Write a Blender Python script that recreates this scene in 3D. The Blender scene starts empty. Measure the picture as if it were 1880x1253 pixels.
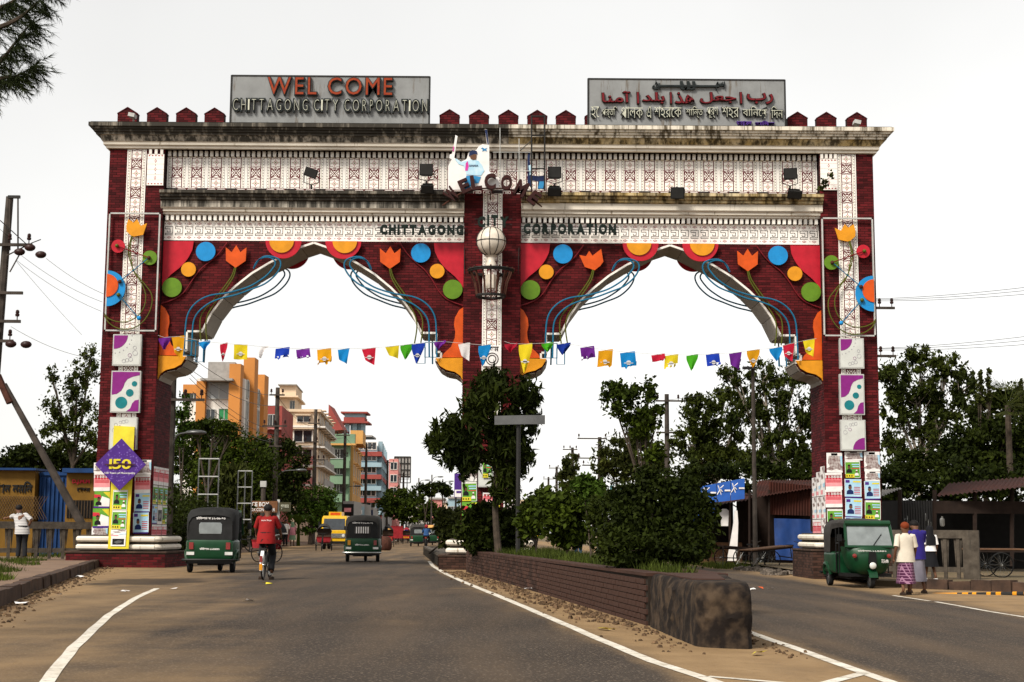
import bpy, bmesh, math, random
import numpy as np
from mathutils import Vector, Matrix
R = math.radians
scene = bpy.context.scene
col = scene.collection
random.seed(7)

# ------------------------------------------------------------------ camera
FPX, PITCH, ROLL, CH = 2700.0, math.atan(352.5 / 2700.0), R(0.4), 1.1
fw = Vector((0, math.cos(PITCH), math.sin(PITCH)))
r0 = Vector((1, 0, 0)); u0 = r0.cross(fw)
cr = r0 * math.cos(ROLL) + u0 * math.sin(ROLL)
cu = u0 * math.cos(ROLL) - r0 * math.sin(ROLL)
cam = bpy.data.cameras.new('camera'); camo = bpy.data.objects.new('camera', cam); col.objects.link(camo)
camo.matrix_world = Matrix(((cr.x, cu.x, -fw.x, 0), (cr.y, cu.y, -fw.y, 0), (cr.z, cu.z, -fw.z, CH), (0, 0, 0, 1)))
cam.sensor_fit = 'HORIZONTAL'; cam.sensor_width = 36; cam.lens = 36 * FPX / 1880
cam.clip_end = 6000; cam.clip_start = 0.1
scene.camera = camo

# ------------------------------------------------------------------ sky, sun, exposure
SUN_EL, SUN_AZ = 45, -142          # elevation, azimuth from +Y (negative: towards -X): a veiled sun high behind the camera's shoulder
w = bpy.data.worlds.new('World'); scene.world = w; w.use_nodes = True
nt = w.node_tree; N = nt.nodes; L = nt.links
bg = N['Background']
sky = N.new('ShaderNodeTexSky'); sky.sky_type = 'NISHITA'; sky.sun_disc = False
sky.sun_elevation = R(SUN_EL); sky.sun_rotation = R(SUN_AZ); sky.air_density = 1.0; sky.dust_density = 1.0; sky.ozone_density = 1.0
hs = N.new('ShaderNodeHueSaturation'); hs.inputs['Saturation'].default_value = 0.10
L.new(sky.outputs[0], hs.inputs['Color'])
gm = N.new('ShaderNodeGamma'); gm.inputs[1].default_value = 0.55      # an even cloud sheet: flatten the clear sky's gradient
L.new(hs.outputs[0], gm.inputs[0])
tc = N.new('ShaderNodeTexCoord'); ns = N.new('ShaderNodeTexNoise'); ns.inputs['Scale'].default_value = 1.6; ns.inputs['Detail'].default_value = 5
L.new(tc.outputs['Generated'], ns.inputs['Vector'])
mr = N.new('ShaderNodeMapRange'); mr.inputs[1].default_value = .3; mr.inputs[2].default_value = .7; mr.inputs[3].default_value = .86; mr.inputs[4].default_value = 1.1
L.new(ns.outputs[0], mr.inputs[0])
mx = N.new('ShaderNodeMix'); mx.data_type = 'RGBA'; mx.blend_type = 'MULTIPLY'; mx.inputs[0].default_value = 1
L.new(gm.outputs[0], mx.inputs[6])
cm = N.new('ShaderNodeCombineColor'); L.new(mr.outputs[0], cm.inputs[0])
for k, t in ((1, .985), (2, .955)):
    ml = N.new('ShaderNodeMath'); ml.operation = 'MULTIPLY'; ml.inputs[1].default_value = t
    L.new(mr.outputs[0], ml.inputs[0]); L.new(ml.outputs[0], cm.inputs[k])
L.new(cm.outputs[0], mx.inputs[7]); L.new(mx.outputs[2], bg.inputs['Color'])
bg.inputs['Strength'].default_value = 0.132
sl = bpy.data.lights.new('sun', 'SUN'); sl.energy = 1.5; sl.angle = R(16); sl.color = (1, .94, .84)
so = bpy.data.objects.new('sun', sl); col.objects.link(so)
sd = Vector((math.sin(R(SUN_AZ)) * math.cos(R(SUN_EL)), math.cos(R(SUN_AZ)) * math.cos(R(SUN_EL)), math.sin(R(SUN_EL))))
so.rotation_euler = sd.to_track_quat('Z', 'Y').to_euler()
vs = scene.view_settings
vs.view_transform = 'Standard'; vs.look = 'None'; vs.gamma = 1; vs.exposure = 1.65

# ------------------------------------------------------------------ helpers
def P(px, py, Y):
    d = fw + cr * ((px - 940) / FPX) + cu * ((626.5 - py) / FPX)
    return Vector((0, 0, CH)) + d * (Y / d.y)
def PXZ(px, py, Y):
    p = P(px, py, Y); return (p.x, p.z)
def gz(x, y=0):
    return -0.025 * min(max(x, 0), 8)
def lerp(pts, y):
    if y <= pts[0][0]: i = 0
    elif y >= pts[-1][0]: i = len(pts) - 2
    else: i = max(k for k in range(len(pts) - 1) if pts[k][0] <= y)
    (a, b), (c, d) = pts[i], pts[i + 1]
    return b + (d - b) * (y - a) / (c - a)

MATS = {}
def mat(name, c, rough=.8, var=.18, scale=4.0, bump=0.0, bscale=30.0, metal=0.0, spec=.18, c2=None, isl=0.0, stain=None, streak=0.0, emis=None, coat=0):
    """plain procedural material: base colour varied by noise; optional second colour, per-piece variation, dark weather streaks"""
    m = bpy.data.materials.new(name); m.use_nodes = True; t = m.node_tree; n = t.nodes; l = t.links
    b = n['Principled BSDF']; b.inputs['Roughness'].default_value = rough; b.inputs['Metallic'].default_value = metal
    b.inputs['Specular IOR Level'].default_value = spec
    if coat: b.inputs['Coat Weight'].default_value = coat
    geo = n.new('ShaderNodeNewGeometry'); tco = n.new('ShaderNodeTexCoord')
    no = n.new('ShaderNodeTexNoise'); no.inputs['Scale'].default_value = scale; no.inputs['Detail'].default_value = 6
    l.new(tco.outputs['Object'], no.inputs['Vector'])
    r = n.new('ShaderNodeMapRange'); r.inputs[1].default_value = .3 if name != 'concrete_dark' else .34; r.inputs[2].default_value = .7 if name != 'concrete_dark' else .56
    l.new(no.outputs[0], r.inputs[0])
    mixn = n.new('ShaderNodeMix'); mixn.data_type = 'RGBA'
    a2 = c2 if c2 else tuple(max(0, x * (1 - var)) for x in c)
    a1 = c if c2 else tuple(x * (1 + var) for x in c)
    mixn.inputs[6].default_value = (*a1, 1); mixn.inputs[7].default_value = (*a2, 1); l.new(r.outputs[0], mixn.inputs[0])
    out = mixn.outputs[2]
    if isl:
        hv = n.new('ShaderNodeHueSaturation'); l.new(out, hv.inputs['Color'])
        rr = n.new('ShaderNodeMapRange'); rr.inputs[3].default_value = 1 - isl; rr.inputs[4].default_value = 1 + isl
        l.new(geo.outputs['Random Per Island'], rr.inputs[0]); l.new(rr.outputs[0], hv.inputs['Value']); out = hv.outputs[0]
    if streak:
        mp = n.new('ShaderNodeMapping'); mp.inputs['Scale'].default_value = (5.0, 5.0, .42); l.new(geo.outputs['Position'], mp.inputs[0])
        sn = n.new('ShaderNodeTexNoise'); sn.inputs['Scale'].default_value = 1.0; sn.inputs['Detail'].default_value = 8; sn.inputs['Roughness'].default_value = .7
        l.new(mp.outputs[0], sn.inputs['Vector'])
        sr = n.new('ShaderNodeMapRange'); sr.inputs[1].default_value = .62 - streak * .25; sr.inputs[2].default_value = .66 - streak * .1; sr.inputs[3].default_value = 0; sr.inputs[4].default_value = .93
        l.new(sn.outputs[0], sr.inputs[0])
        m3 = n.new('ShaderNodeMix'); m3.data_type = 'RGBA'; l.new(sr.outputs[0], m3.inputs[0]); l.new(out, m3.inputs[6])
        m3.inputs[7].default_value = (*(stain or (.02, .018, .013)), 1); out = m3.outputs[2]
    l.new(out, b.inputs['Base Color'])
    if bump:
        bn = n.new('ShaderNodeTexNoise'); bn.inputs['Scale'].default_value = bscale; bn.inputs['Detail'].default_value = 5; l.new(tco.outputs['Object'], bn.inputs['Vector'])
        bm_ = n.new('ShaderNodeBump'); bm_.inputs['Strength'].default_value = bump; bm_.inputs['Distance'].default_value = .02
        l.new(bn.outputs[0], bm_.inputs['Height']); l.new(bm_.outputs[0], b.inputs['Normal'])
    if emis:
        b.inputs['Emission Color'].default_value = (*emis[0], 1); b.inputs['Emission Strength'].default_value = emis[1]
    MATS[name] = m
    return m
def leafmat(name, c, c2):
    m = mat(name, c, .7, c2=c2, scale=.7, isl=.5, spec=.06); t = m.node_tree; n = t.nodes; l = t.links
    b = n['Principled BSDF']; tr = n.new('ShaderNodeBsdfTranslucent'); ad = n.new('ShaderNodeMixShader'); ad.inputs[0].default_value = .16 if name.startswith('leaf') else .3
    src = b.inputs['Base Color'].links[0].from_socket
    l.new(src, tr.inputs[0]); l.new(b.outputs[0], ad.inputs[1]); l.new(tr.outputs[0], ad.inputs[2])
    l.new(ad.outputs[0], n['Material Output'].inputs[0])
    return m

class B:
    def __init__(s): s.v = []; s.f = []; s.m = []
    def add(s, vs_, fs, mi=0):
        o = len(s.v); s.v += [tuple(p) for p in vs_]; s.f += [tuple(i + o for i in f) for f in fs]; s.m += [mi] * len(fs)
    def box(s, c, d, mi=0, rz=0, rx=0, ry=0, tp=1.0):
        x, y, z = (k / 2 for k in d); pts = []
        M = None
        if rz or rx or ry: M = Matrix.Rotation(rz, 3, 'Z') @ Matrix.Rotation(ry, 3, 'Y') @ Matrix.Rotation(rx, 3, 'X')
        for sz in (-1, 1):
            k = tp if sz > 0 else 1
            for sx, sy in ((-1, -1), (1, -1), (1, 1), (-1, 1)):
                p = Vector((sx * x * k, sy * y * k, sz * z))
                if M: p = M @ p
                pts.append((p.x + c[0], p.y + c[1], p.z + c[2]))
        s.add(pts, [(3, 2, 1, 0), (4, 5, 6, 7), (0, 1, 5, 4), (1, 2, 6, 5), (2, 3, 7, 6), (3, 0, 4, 7)], mi)
    def bb(s, x0, x1, y0, y1, z0, z1, mi=0):
        s.box(((x0 + x1) / 2, (y0 + y1) / 2, (z0 + z1) / 2), (abs(x1 - x0), abs(y1 - y0), abs(z1 - z0)), mi)
    def quad(s, a, b, c, d, mi=0): s.add([a, b, c, d], [(0, 1, 2, 3)], mi)
    def tube(s, pts, r, n=6, mi=0, caps=True, flat=None):
        pts = [Vector(p) for p in pts]; k = len(pts)
        rs = r if isinstance(r, (list, tuple)) else [r] * k
        T = []
        for i in range(k):
            d = pts[min(i + 1, k - 1)] - pts[max(i - 1, 0)]
            T.append(d.normalized() if d.length > 1e-9 else Vector((0, 0, 1)))
        a = T[0].orthogonal().normalized(); vv = []
        if abs(T[0].x) < .9:
            a = (Vector((1, 0, 0)) - T[0] * T[0].x).normalized()
        for i in range(k):
            a = (a - T[i] * a.dot(T[i]))
            a = a.normalized() if a.length > 1e-6 else T[i].orthogonal().normalized()
            b = T[i].cross(a)
            for j in range(n):
                t = 2 * math.pi * j / n
                q = rs[i]
                qa, qb = (q if not isinstance(q, tuple) else q[0]), (q if not isinstance(q, tuple) else q[1])
                vv.append(pts[i] + a * (math.cos(t) * qa) + b * (math.sin(t) * qb))
        ff = [(i * n + j, i * n + (j + 1) % n, (i + 1) * n + (j + 1) % n, (i + 1) * n + j) for i in range(k - 1) for j in range(n)]
        if caps: ff += [tuple(range(n - 1, -1, -1)), tuple((k - 1) * n + j for j in range(n))]
        s.add(vv, ff, mi)
    def lathe(s, prof, c=(0, 0, 0), n=16, axis='z', mi=0):
        vv = []
        for r_, h in prof:
            for j in range(n):
                t = 2 * math.pi * j / n; a, b = r_ * math.cos(t), r_ * math.sin(t)
                q = (a, b, h) if axis == 'z' else ((a, h, b) if axis == 'y' else (h, a, b))
                vv.append((q[0] + c[0], q[1] + c[1], q[2] + c[2]))
        k = len(prof)
        ff = [(i * n + j, i * n + (j + 1) % n, (i + 1) * n + (j + 1) % n, (i + 1) * n + j) for i in range(k - 1) for j in range(n)]
        ff += [tuple(range(n - 1, -1, -1)), tuple((k - 1) * n + j for j in range(n))]
        s.add(vv, ff, mi)
    def prism(s, poly, axis, a, b, mi=0, mis=None):
        n = len(poly)
        def q(p, t): return (p[0], t, p[1]) if axis == 'y' else ((t, p[0], p[1]) if axis == 'x' else (p[0], p[1], t))
        vv = [q(p, a) for p in poly] + [q(p, b) for p in poly]
        s.add(vv, [tuple(range(n)), tuple(range(2 * n - 1, n - 1, -1))], mi)
        o = len(s.v) - 2 * n
        s.f += [(o + i, o + (i + 1) % n, o + n + (i + 1) % n, o + n + i) for i in range(n)]; s.m += [mi if mis is None else mis] * n
    def loft(s, rings, mi=0, caps=True, closed=True):
        n = len(rings[0]); k = len(rings); vv = [p for r_ in rings for p in r_]
        jn = n if closed else n - 1
        ff = [(i * n + j, i * n + (j + 1) % n, (i + 1) * n + (j + 1) % n, (i + 1) * n + j) for i in range(k - 1) for j in range(jn)]
        if caps and closed: ff += [tuple(range(n - 1, -1, -1)), tuple((k - 1) * n + j for j in range(n))]
        s.add(vv, ff, mi)
    def sphere(s, c, r, mi=0, n=10, k=7):
        rx, ry, rz = (r, r, r) if not isinstance(r, tuple) else r
        rings = []
        for i in range(k + 1):
            ph = -math.pi / 2 + math.pi * i / k; q = max(math.cos(ph), .02)
            rings.append([(c[0] + rx * q * math.cos(2 * math.pi * j / n), c[1] + ry * q * math.sin(2 * math.pi * j / n), c[2] + rz * math.sin(ph)) for j in range(n)])
        s.loft(rings, mi)
    def mesh(s, name, mats, smooth=False, off=None, fix=True):
        me = bpy.data.meshes.new(name)
        v = s.v if off is None else [(p[0] - off[0], p[1] - off[1], p[2] - off[2]) for p in s.v]
        me.from_pydata(v, [], s.f)
        for m in (mats if isinstance(mats, (list, tuple)) else [mats]): me.materials.append(MATS[m] if isinstance(m, str) else m)
        me.polygons.foreach_set('material_index', s.m)
        if fix:
            bm = bmesh.new(); bm.from_mesh(me); bmesh.ops.recalc_face_normals(bm, faces=bm.faces); bm.to_mesh(me); bm.free()
        if smooth:
            me.polygons.foreach_set('use_smooth', [True] * len(me.polygons)); me.set_sharp_from_angle(angle=R(40))
        me.update()
        return me

def obj(name, me, parent=None, loc=None):
    o = bpy.data.objects.new(name, me); col.objects.link(o)
    if parent: o.parent = parent
    if loc is not None: o.location = loc
    return o
def base_of(o):
    p = Vector((0, 0, 0))
    while o: p = p + o.location; o = o.parent
    return p
def part(name, b, mats, parent, smooth=False, kind=None, label=None, world=True):
    """b in world coordinates (world=True) becomes a mesh child of parent; parent is not turned"""
    o = obj(name, b.mesh(name, mats, smooth, base_of(parent) if world else None), parent)
    if kind: o['kind'] = kind
    if label: o['label'] = label
    return o
def tag(o, label, cat, group=None):
    o['label'] = label; o['category'] = cat
    if group: o['group'] = group
    return o
def thing(name, label, cat, loc=(0, 0, 0), rz=0, group=None):
    o = bpy.data.objects.new(name, None); col.objects.link(o); o.location = loc; o.rotation_euler = (0, 0, rz)
    o.empty_display_size = .2
    return tag(o, label, cat, group)
def single(name, b, mats, label, cat, loc=(0, 0, 0), smooth=False, group=None, world=True):
    o = obj(name, b.mesh(name, mats, smooth, loc if world else None), None, loc)
    return tag(o, label, cat, group)
def structure(name, b, mats, smooth=False, parent=None):
    o = obj(name, b.mesh(name, mats, smooth), parent); o['kind'] = 'structure'; return o
def dup(root, loc, rz=None, label=None, group=None, sc=None):
    def rec(o, par):
        c = o.copy(); col.objects.link(c); c.parent = par
        for ch in o.children: rec(ch, c)
        return c
    r_ = rec(root, None); r_.location = loc
    if rz is not None: r_.rotation_euler = (0, 0, rz)
    if sc: r_.scale = (sc, sc, sc) if not isinstance(sc, tuple) else sc
    if label: r_['label'] = label
    if group: r_['group'] = group
    return r_
def circ(cx, cy, r_, n=24, a0=0, a1=2 * math.pi, end=False):
    k = n + (1 if end else 0)
    return [(cx + r_ * math.cos(a0 + (a1 - a0) * i / n), cy + r_ * math.sin(a0 + (a1 - a0) * i / n)) for i in range(k)]
def smooth_path(pts, k=6):
    """Catmull-Rom through the points"""
    p = [Vector(q) for q in pts]; out = []
    for i in range(len(p) - 1):
        a, b, c, d = p[max(i - 1, 0)], p[i], p[i + 1], p[min(i + 2, len(p) - 1)]
        for j in range(k):
            t = j / k
            out.append(.5 * ((2 * b) + (c - a) * t + (2 * a - 5 * b + 4 * c - d) * t * t + (3 * b - a - 3 * c + d) * t ** 3))
    out.append(p[-1]); return out
TXT = {}
def textmesh(s, size, depth, mats, off=0.0, align='CENTER'):
    """lettering as a mesh standing in the XZ plane, facing -Y, centred on x, baseline z = 0"""
    cu_ = bpy.data.curves.new('lettering', 'FONT'); cu_.body = s; cu_.size = size; cu_.extrude = depth / 2; cu_.offset = off; cu_.align_x = align; cu_.resolution_u = 3
    to = bpy.data.objects.new('lettering', cu_)
    me = bpy.data.meshes.new_from_object(to)
    bpy.data.objects.remove(to); bpy.data.curves.remove(cu_)
    me.transform(Matrix.Rotation(R(90), 4, 'X'))
    me.materials.clear()
    for m in (mats if isinstance(mats, (list, tuple)) else [mats]): me.materials.append(MATS[m])
    me.name = 'lettering'
    return me
def fit(me, x0, x1, z0, z1, y=0):
    """scale a lettering mesh into a box"""
    n = len(me.vertices); a = np.empty(n * 3, 'f'); me.vertices.foreach_get('co', a); a = a.reshape(-1, 3)
    mn, mxx = a.min(0), a.max(0)
    a[:, 0] = x0 + (a[:, 0] - mn[0]) / max(mxx[0] - mn[0], 1e-6) * (x1 - x0)
    a[:, 2] = z0 + (a[:, 2] - mn[2]) / max(mxx[2] - mn[2], 1e-6) * (z1 - z0)
    a[:, 1] += y
    me.vertices.foreach_set('co', a.ravel()); me.update(); return me

# ------------------------------------------------------------------ materials
mat('brick_red', (.072, .006, .0075), .75, isl=.5, scale=1.2, var=.25, spec=.12)
mat('mortar', (.022, .006, .006), .9, scale=8)
mat('brick_brown', (.042, .020, .014), .85, isl=.5, scale=1.5, var=.3)
mat('mortar_grey', (.022, .016, .012), .95, scale=10)
mat('tile_white', (.86, .81, .75), .25, var=.05, scale=3, spec=.5)
mat('print_red', (.10, .006, .010), .3, var=.1)
mat('print_pink', (.36, .07, .08), .3, var=.1)
mat('print_green', (.20, .22, .08), .3, var=.1)
mat('print_black', (.03, .022, .02), .3, var=.1)
mat('plaster', (.62, .56, .47), .8, var=.12, scale=1.2, streak=1.15, stain=(.012, .011, .008), bump=.3)
mat('plaster_clean', (.66, .60, .51), .8, var=.12, scale=1.5, streak=.1, stain=(.25, .2, .14), bump=.2)
mat('plaster_black', (.40, .35, .28), .85, var=.2, scale=1.5, streak=1.75, stain=(.010, .009, .007), bump=.3)
mat('plaster_ochre', (.62, .52, .34), .85, c2=(.42, .29, .10), scale=2.2, streak=.85, stain=(.03, .02, .008), bump=.3)
mat('plaster_fair', (.66, .60, .50), .8, var=.12, scale=1.2, streak=.62, stain=(.05, .032, .010), bump=.3)
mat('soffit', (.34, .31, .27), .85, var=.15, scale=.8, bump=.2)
mat('trim_white', (.78, .74, .68), .6, var=.1)
mat('concrete', (.095, .078, .06), .9, c2=(.045, .036, .028), scale=5, bump=.6, bscale=14, streak=.22, stain=(.05, .042, .034))
mat('concrete_dark', (.060, .040, .025), .95, c2=(.011, .0075, .006), scale=5.5, var=.3, bump=1.0, bscale=8)
mat('paint_red', (.42, .012, .025), .4, var=.12, isl=.1)
mat('paint_orange', (.56, .075, .008), .4, var=.15)
mat('paint_yellow', (.62, .25, .012), .4, var=.12)
mat('paint_blue', (.012, .22, .52), .4, var=.12)
mat('paint_green', (.10, .20, .012), .45, var=.12)
mat('pipe_blue', (.01, .12, .22), .35, var=.1)
mat('pipe_green', (.075, .085, .008), .4, var=.1)
mat('pipe_red', (.14, .008, .012), .4)
mat('steel_white', (.42, .42, .40), .5, var=.15, scale=6)
mat('steel_dark', (.02, .019, .018), .5, var=.2)
mat('steel_grey', (.11, .11, .11), .35, metal=.6, var=.15)
mat('rust', (.06, .022, .014), .85, var=.4, scale=8)
mat('board_grey', (.22, .225, .225), .55, var=.14, scale=2.2, streak=.12, stain=(.13, .11, .09))
mat('letter_red', (.20, .010, .006), .5, c2=(.30, .055, .006), scale=9)
mat('letter_dark', (.014, .018, .018), .45, var=.3)
mat('letter_line', (.52, .52, .42), .4, var=.2)
mat('letter_green', (.002, .008, .005), .6, var=.3)
mat('letter_maroon', (.028, .005, .004), .6, var=.3)
mat('globe_glass', (.62, .55, .46), .25, var=.15, scale=6, spec=.6)
mat('purple', (.20, .015, .17), .45, var=.1)
mat('violet', (.065, .022, .19), .4, var=.12)
mat('violet_light', (.16, .09, .36), .4)
mat('teal', (.008, .16, .18), .4)
mat('box_white', (.52, .53, .50), .5, var=.12, scale=2)
mat('ring_grey', (.30, .28, .32), .5)
mat('black', (.008, .008, .008), .5, var=.2)
mat('paper_white', (.75, .72, .70), .7, var=.1, scale=3)
mat('paper_pink', (.72, .28, .30), .7, var=.12)
mat('paper_red', (.55, .03, .05), .7)
mat('paper_green', (.05, .24, .035), .7, c2=(.16, .35, .03), scale=3)
mat('paper_yellow', (.62, .52, .03), .6, var=.12)
mat('paper_blue', (.28, .50, .66), .7, c2=(.45, .62, .72), scale=2)
mat('paper_torn', (.10, .03, .025), .85, c2=(.5, .46, .44), scale=7)
mat('skin', (.12, .055, .03), .6, var=.12)
mat('hair', (.006, .005, .005), .7)
mat('shirt_blue_dark', (.01, .02, .09), .8)
# ================================================================== ground, road, kerbs
LL = [(10.9, -3.37), (19.5, -5.23), (28.8, -6.7), (40, -8.0), (60, -9.6), (400, -29)]     # left painted line: (y, x)
ML = [(5, 2.2), (11.8, 1.43), (20.2, .47), (27.8, -.37), (39.5, -1.69), (58.2, -3.18), (400, -24)]
MRL = [(5, 3.5), (13, 3.14), (18.2, 2.94), (46, 1.9), (60, 1.0), (400, -19.5)]
RL = [(5, 8.25), (24, 8.3), (32.3, 8.3), (45, 8.2), (60, 7.6), (400, -10)]
KL = [(5, -3.2), (14, -5.6), (21.3, -7.29), (30, -9.2), (45, -12.4), (54, -12.5), (74, -13.7), (106, -16.2), (400, -33)]      # kerb
def asphalt_material():
    m = bpy.data.materials.new('asphalt'); m.use_nodes = True; t = m.node_tree; n = t.nodes; l = t.links
    b = n['Principled BSDF']; b.inputs['Roughness'].default_value = .85; b.inputs['Specular IOR Level'].default_value = .12
    geo = n.new('ShaderNodeNewGeometry')
    def noise(sc, det=6, rough=.6, vec=None):
        q = n.new('ShaderNodeTexNoise'); q.inputs['Scale'].default_value = sc; q.inputs['Detail'].default_value = det; q.inputs['Roughness'].default_value = rough
        l.new(vec or geo.outputs['Position'], q.inputs['Vector']); return q.outputs[0]
    def rng(s, a, b_, c=0, d=1):
        q = n.new('ShaderNodeMapRange'); q.inputs[1].default_value = a; q.inputs[2].default_value = b_; q.inputs[3].default_value = c; q.inputs[4].default_value = d
        l.new(s, q.inputs[0]); return q.outputs[0]
    def mixc(f, a, b_):
        q = n.new('ShaderNodeMix'); q.data_type = 'RGBA'; l.new(f, q.inputs[0])
        for k, v in ((6, a), (7, b_)):
            if isinstance(v, tuple): q.inputs[k].default_value = (*v, 1)
            else: l.new(v, q.inputs[k])
        return q.outputs[2]
    def math_(op, a, b_):
        q = n.new('ShaderNodeMath'); q.operation = op
        for k, v in ((0, a), (1, b_)):
            if isinstance(v, float): q.inputs[k].default_value = v
            else: l.new(v, q.inputs[k])
        return q.outputs[0]
    mp = n.new('ShaderNodeMapping'); mp.inputs['Rotation'].default_value = (0, 0, R(-7)); mp.inputs['Scale'].default_value = (1.0, .12, 1); l.new(geo.outputs['Position'], mp.inputs[0])
    tracks = noise(1.1, 4, .5, mp.outputs[0])
    base = mixc(rng(noise(.35, 5), .35, .65), (.064, .048, .036), (.040, .030, .023))
    vor = n.new('ShaderNodeTexVoronoi'); vor.inputs['Scale'].default_value = 30; l.new(geo.outputs['Position'], vor.inputs['Vector'])
    speck = rng(vor.outputs['Distance'], .2, .42, 1, 0)
    pick = rng(noise(22, 2), .46, .56)
    base = mixc(math_('MULTIPLY', math_('MULTIPLY', speck, pick), .9), base, (.26, .20, .145))
    base = mixc(rng(noise(110, 3, .7), .35, .7, 0, .6), base, (.022, .02, .019))
    base = mixc(rng(tracks, .42, .72, 0, .5), base, (.125, .085, .052))
    at = n.new('ShaderNodeAttribute'); at.attribute_name = 'sand'
    sandc = mixc(rng(noise(1.3, 6), .35, .65), (.28, .185, .095), (.21, .135, .068))
    sandc = mixc(rng(noise(9, 6, .75), .56, .68, 0, .65), sandc, (.15, .09, .045))
    sandc = mixc(rng(noise(70, 3, .7), .4, .7, 0, .4), sandc, (.18, .115, .06))
    k = math_('ADD', math_('ADD', at.outputs['Fac'], math_('MULTIPLY', math_('SUBTRACT', noise(1.0, 8, .65), .5), .9)), math_('MULTIPLY', math_('SUBTRACT', tracks, .5), .8))
    f = rng(k, .12, .95)
    base = mixc(f, base, sandc)
    wet = n.new('ShaderNodeAttribute'); wet.attribute_name = 'wet'
    wk = rng(math_('ADD', wet.outputs['Fac'], math_('MULTIPLY', math_('SUBTRACT', noise(.9, 6, .6), .5), 1.3)), .45, .62, 0, .8)
    base = mixc(wk, base, (.03, .022, .016))
    l.new(base, b.inputs['Base Color'])
    bp = n.new('ShaderNodeBump'); bp.inputs['Strength'].default_value = .55; bp.inputs['Distance'].default_value = .012
    l.new(math_('ADD', math_('MULTIPLY', vor.outputs['Distance'], .5), noise(45, 4, .7)), bp.inputs['Height']); l.new(bp.outputs[0], b.inputs['Normal'])
    MATS['asphalt'] = m
asphalt_material()
mat('earth', (.16, .11, .065), .95, c2=(.09, .075, .04), scale=.6, bump=.5, bscale=4)
mat('paving', (.20, .13, .085), .9, c2=(.13, .085, .06), scale=1.4, bump=.4, bscale=12, isl=.12)
mat('kerb_stone', (.085, .05, .034), .9, c2=(.03, .02, .016), scale=3, bump=.6, bscale=14)
def paint_material():
    m = mat('road_paint', (.66, .62, .55), .7, c2=(.50, .45, .37), scale=2.5); t = m.node_tree; n = t.nodes; l = t.links; b = n['Principled BSDF']
    src = b.inputs['Base Color'].links[0].from_socket; geo = n.new('ShaderNodeNewGeometry')
    q = n.new('ShaderNodeTexNoise'); q.inputs['Scale'].default_value = 7; q.inputs['Detail'].default_value = 9; q.inputs['Roughness'].default_value = .75; l.new(geo.outputs['Position'], q.inputs['Vector'])
    r_ = n.new('ShaderNodeMapRange'); r_.inputs[1].default_value = .52; r_.inputs[2].default_value = .64; r_.inputs[4].default_value = .8; l.new(q.outputs[0], r_.inputs[0])
    x = n.new('ShaderNodeMix'); x.data_type = 'RGBA'; l.new(r_.outputs[0], x.inputs[0]); l.new(src, x.inputs[6]); x.inputs[7].default_value = (.16, .115, .075, 1); l.new(x.outputs[2], b.inputs['Base Color'])
paint_material()
# the ground sheet to the horizon
b = B(); xs = [-3000, -300, -60, -20, 0, 2, 4, 6, 8, 20, 60, 300, 3000]; ys = [-200, 0, 100, 400, 4000]
b.add([(x, y, gz(x) - .03) for y in ys for x in xs], [(j * len(xs) + i, j * len(xs) + i + 1, (j + 1) * len(xs) + i + 1, (j + 1) * len(xs) + i) for j in range(len(ys) - 1) for i in range(len(xs) - 1)])
structure('ground', b, 'earth')
# the road with drifted sand
ys = [-3 + .5 * i for i in range(126)] + [60 + 4 * 1.06 ** i * i * .5 for i in range(1, 40)]
ys = [y for y in ys if y < 420]
NX = 90; v = []; sand = []; wet = []
for y in ys:
    xl, xr = lerp(KL, y) - .5, lerp(RL, y) + (2.3 if y < 30 else 5.5)
    for i in range(NX):
        x = xl + (xr - xl) * i / (NX - 1); v.append((x, y, gz(x)))
        s_ = 0
        if y < 75:
            dl = lerp(LL, y) - x            # left of the line
            s_ = max(s_, min(1, max(0, .46 + dl * .20)))
            if y > 40: s_ *= max(.3, 1 - (y - 40) / 45)
            dm = min(x - lerp(ML, y), lerp(MRL, y) - x)
            s_ = max(s_, min(1, max(0, .5 + dm * 1.6)))
        dr = x - lerp(RL, y); s_ = max(s_, min(1, max(0, .35 + dr * .9)))
        if y >= 55: s_ = max(s_, min(1, max(0, .25 + (lerp(LL, y) - 1.5 - x) * .5)), .18 + min(.3, (y - 55) / 120))
        sand.append(s_)
        wet.append(max(0, 1 - math.hypot((x + 7.8) / 2.1, (y - 32.3) / 4.0)) * 1.15)
f = [(j * NX + i, j * NX + i + 1, (j + 1) * NX + i + 1, (j + 1) * NX + i) for j in range(len(ys) - 1) for i in range(NX - 1)]
b = B(); b.add(v, f); o = structure('road', b, 'asphalt')
for nm, a in (('sand', sand), ('wet', wet)):
    at = o.data.attributes.new(nm, 'FLOAT', 'POINT'); at.data.foreach_set('value', a)
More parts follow.
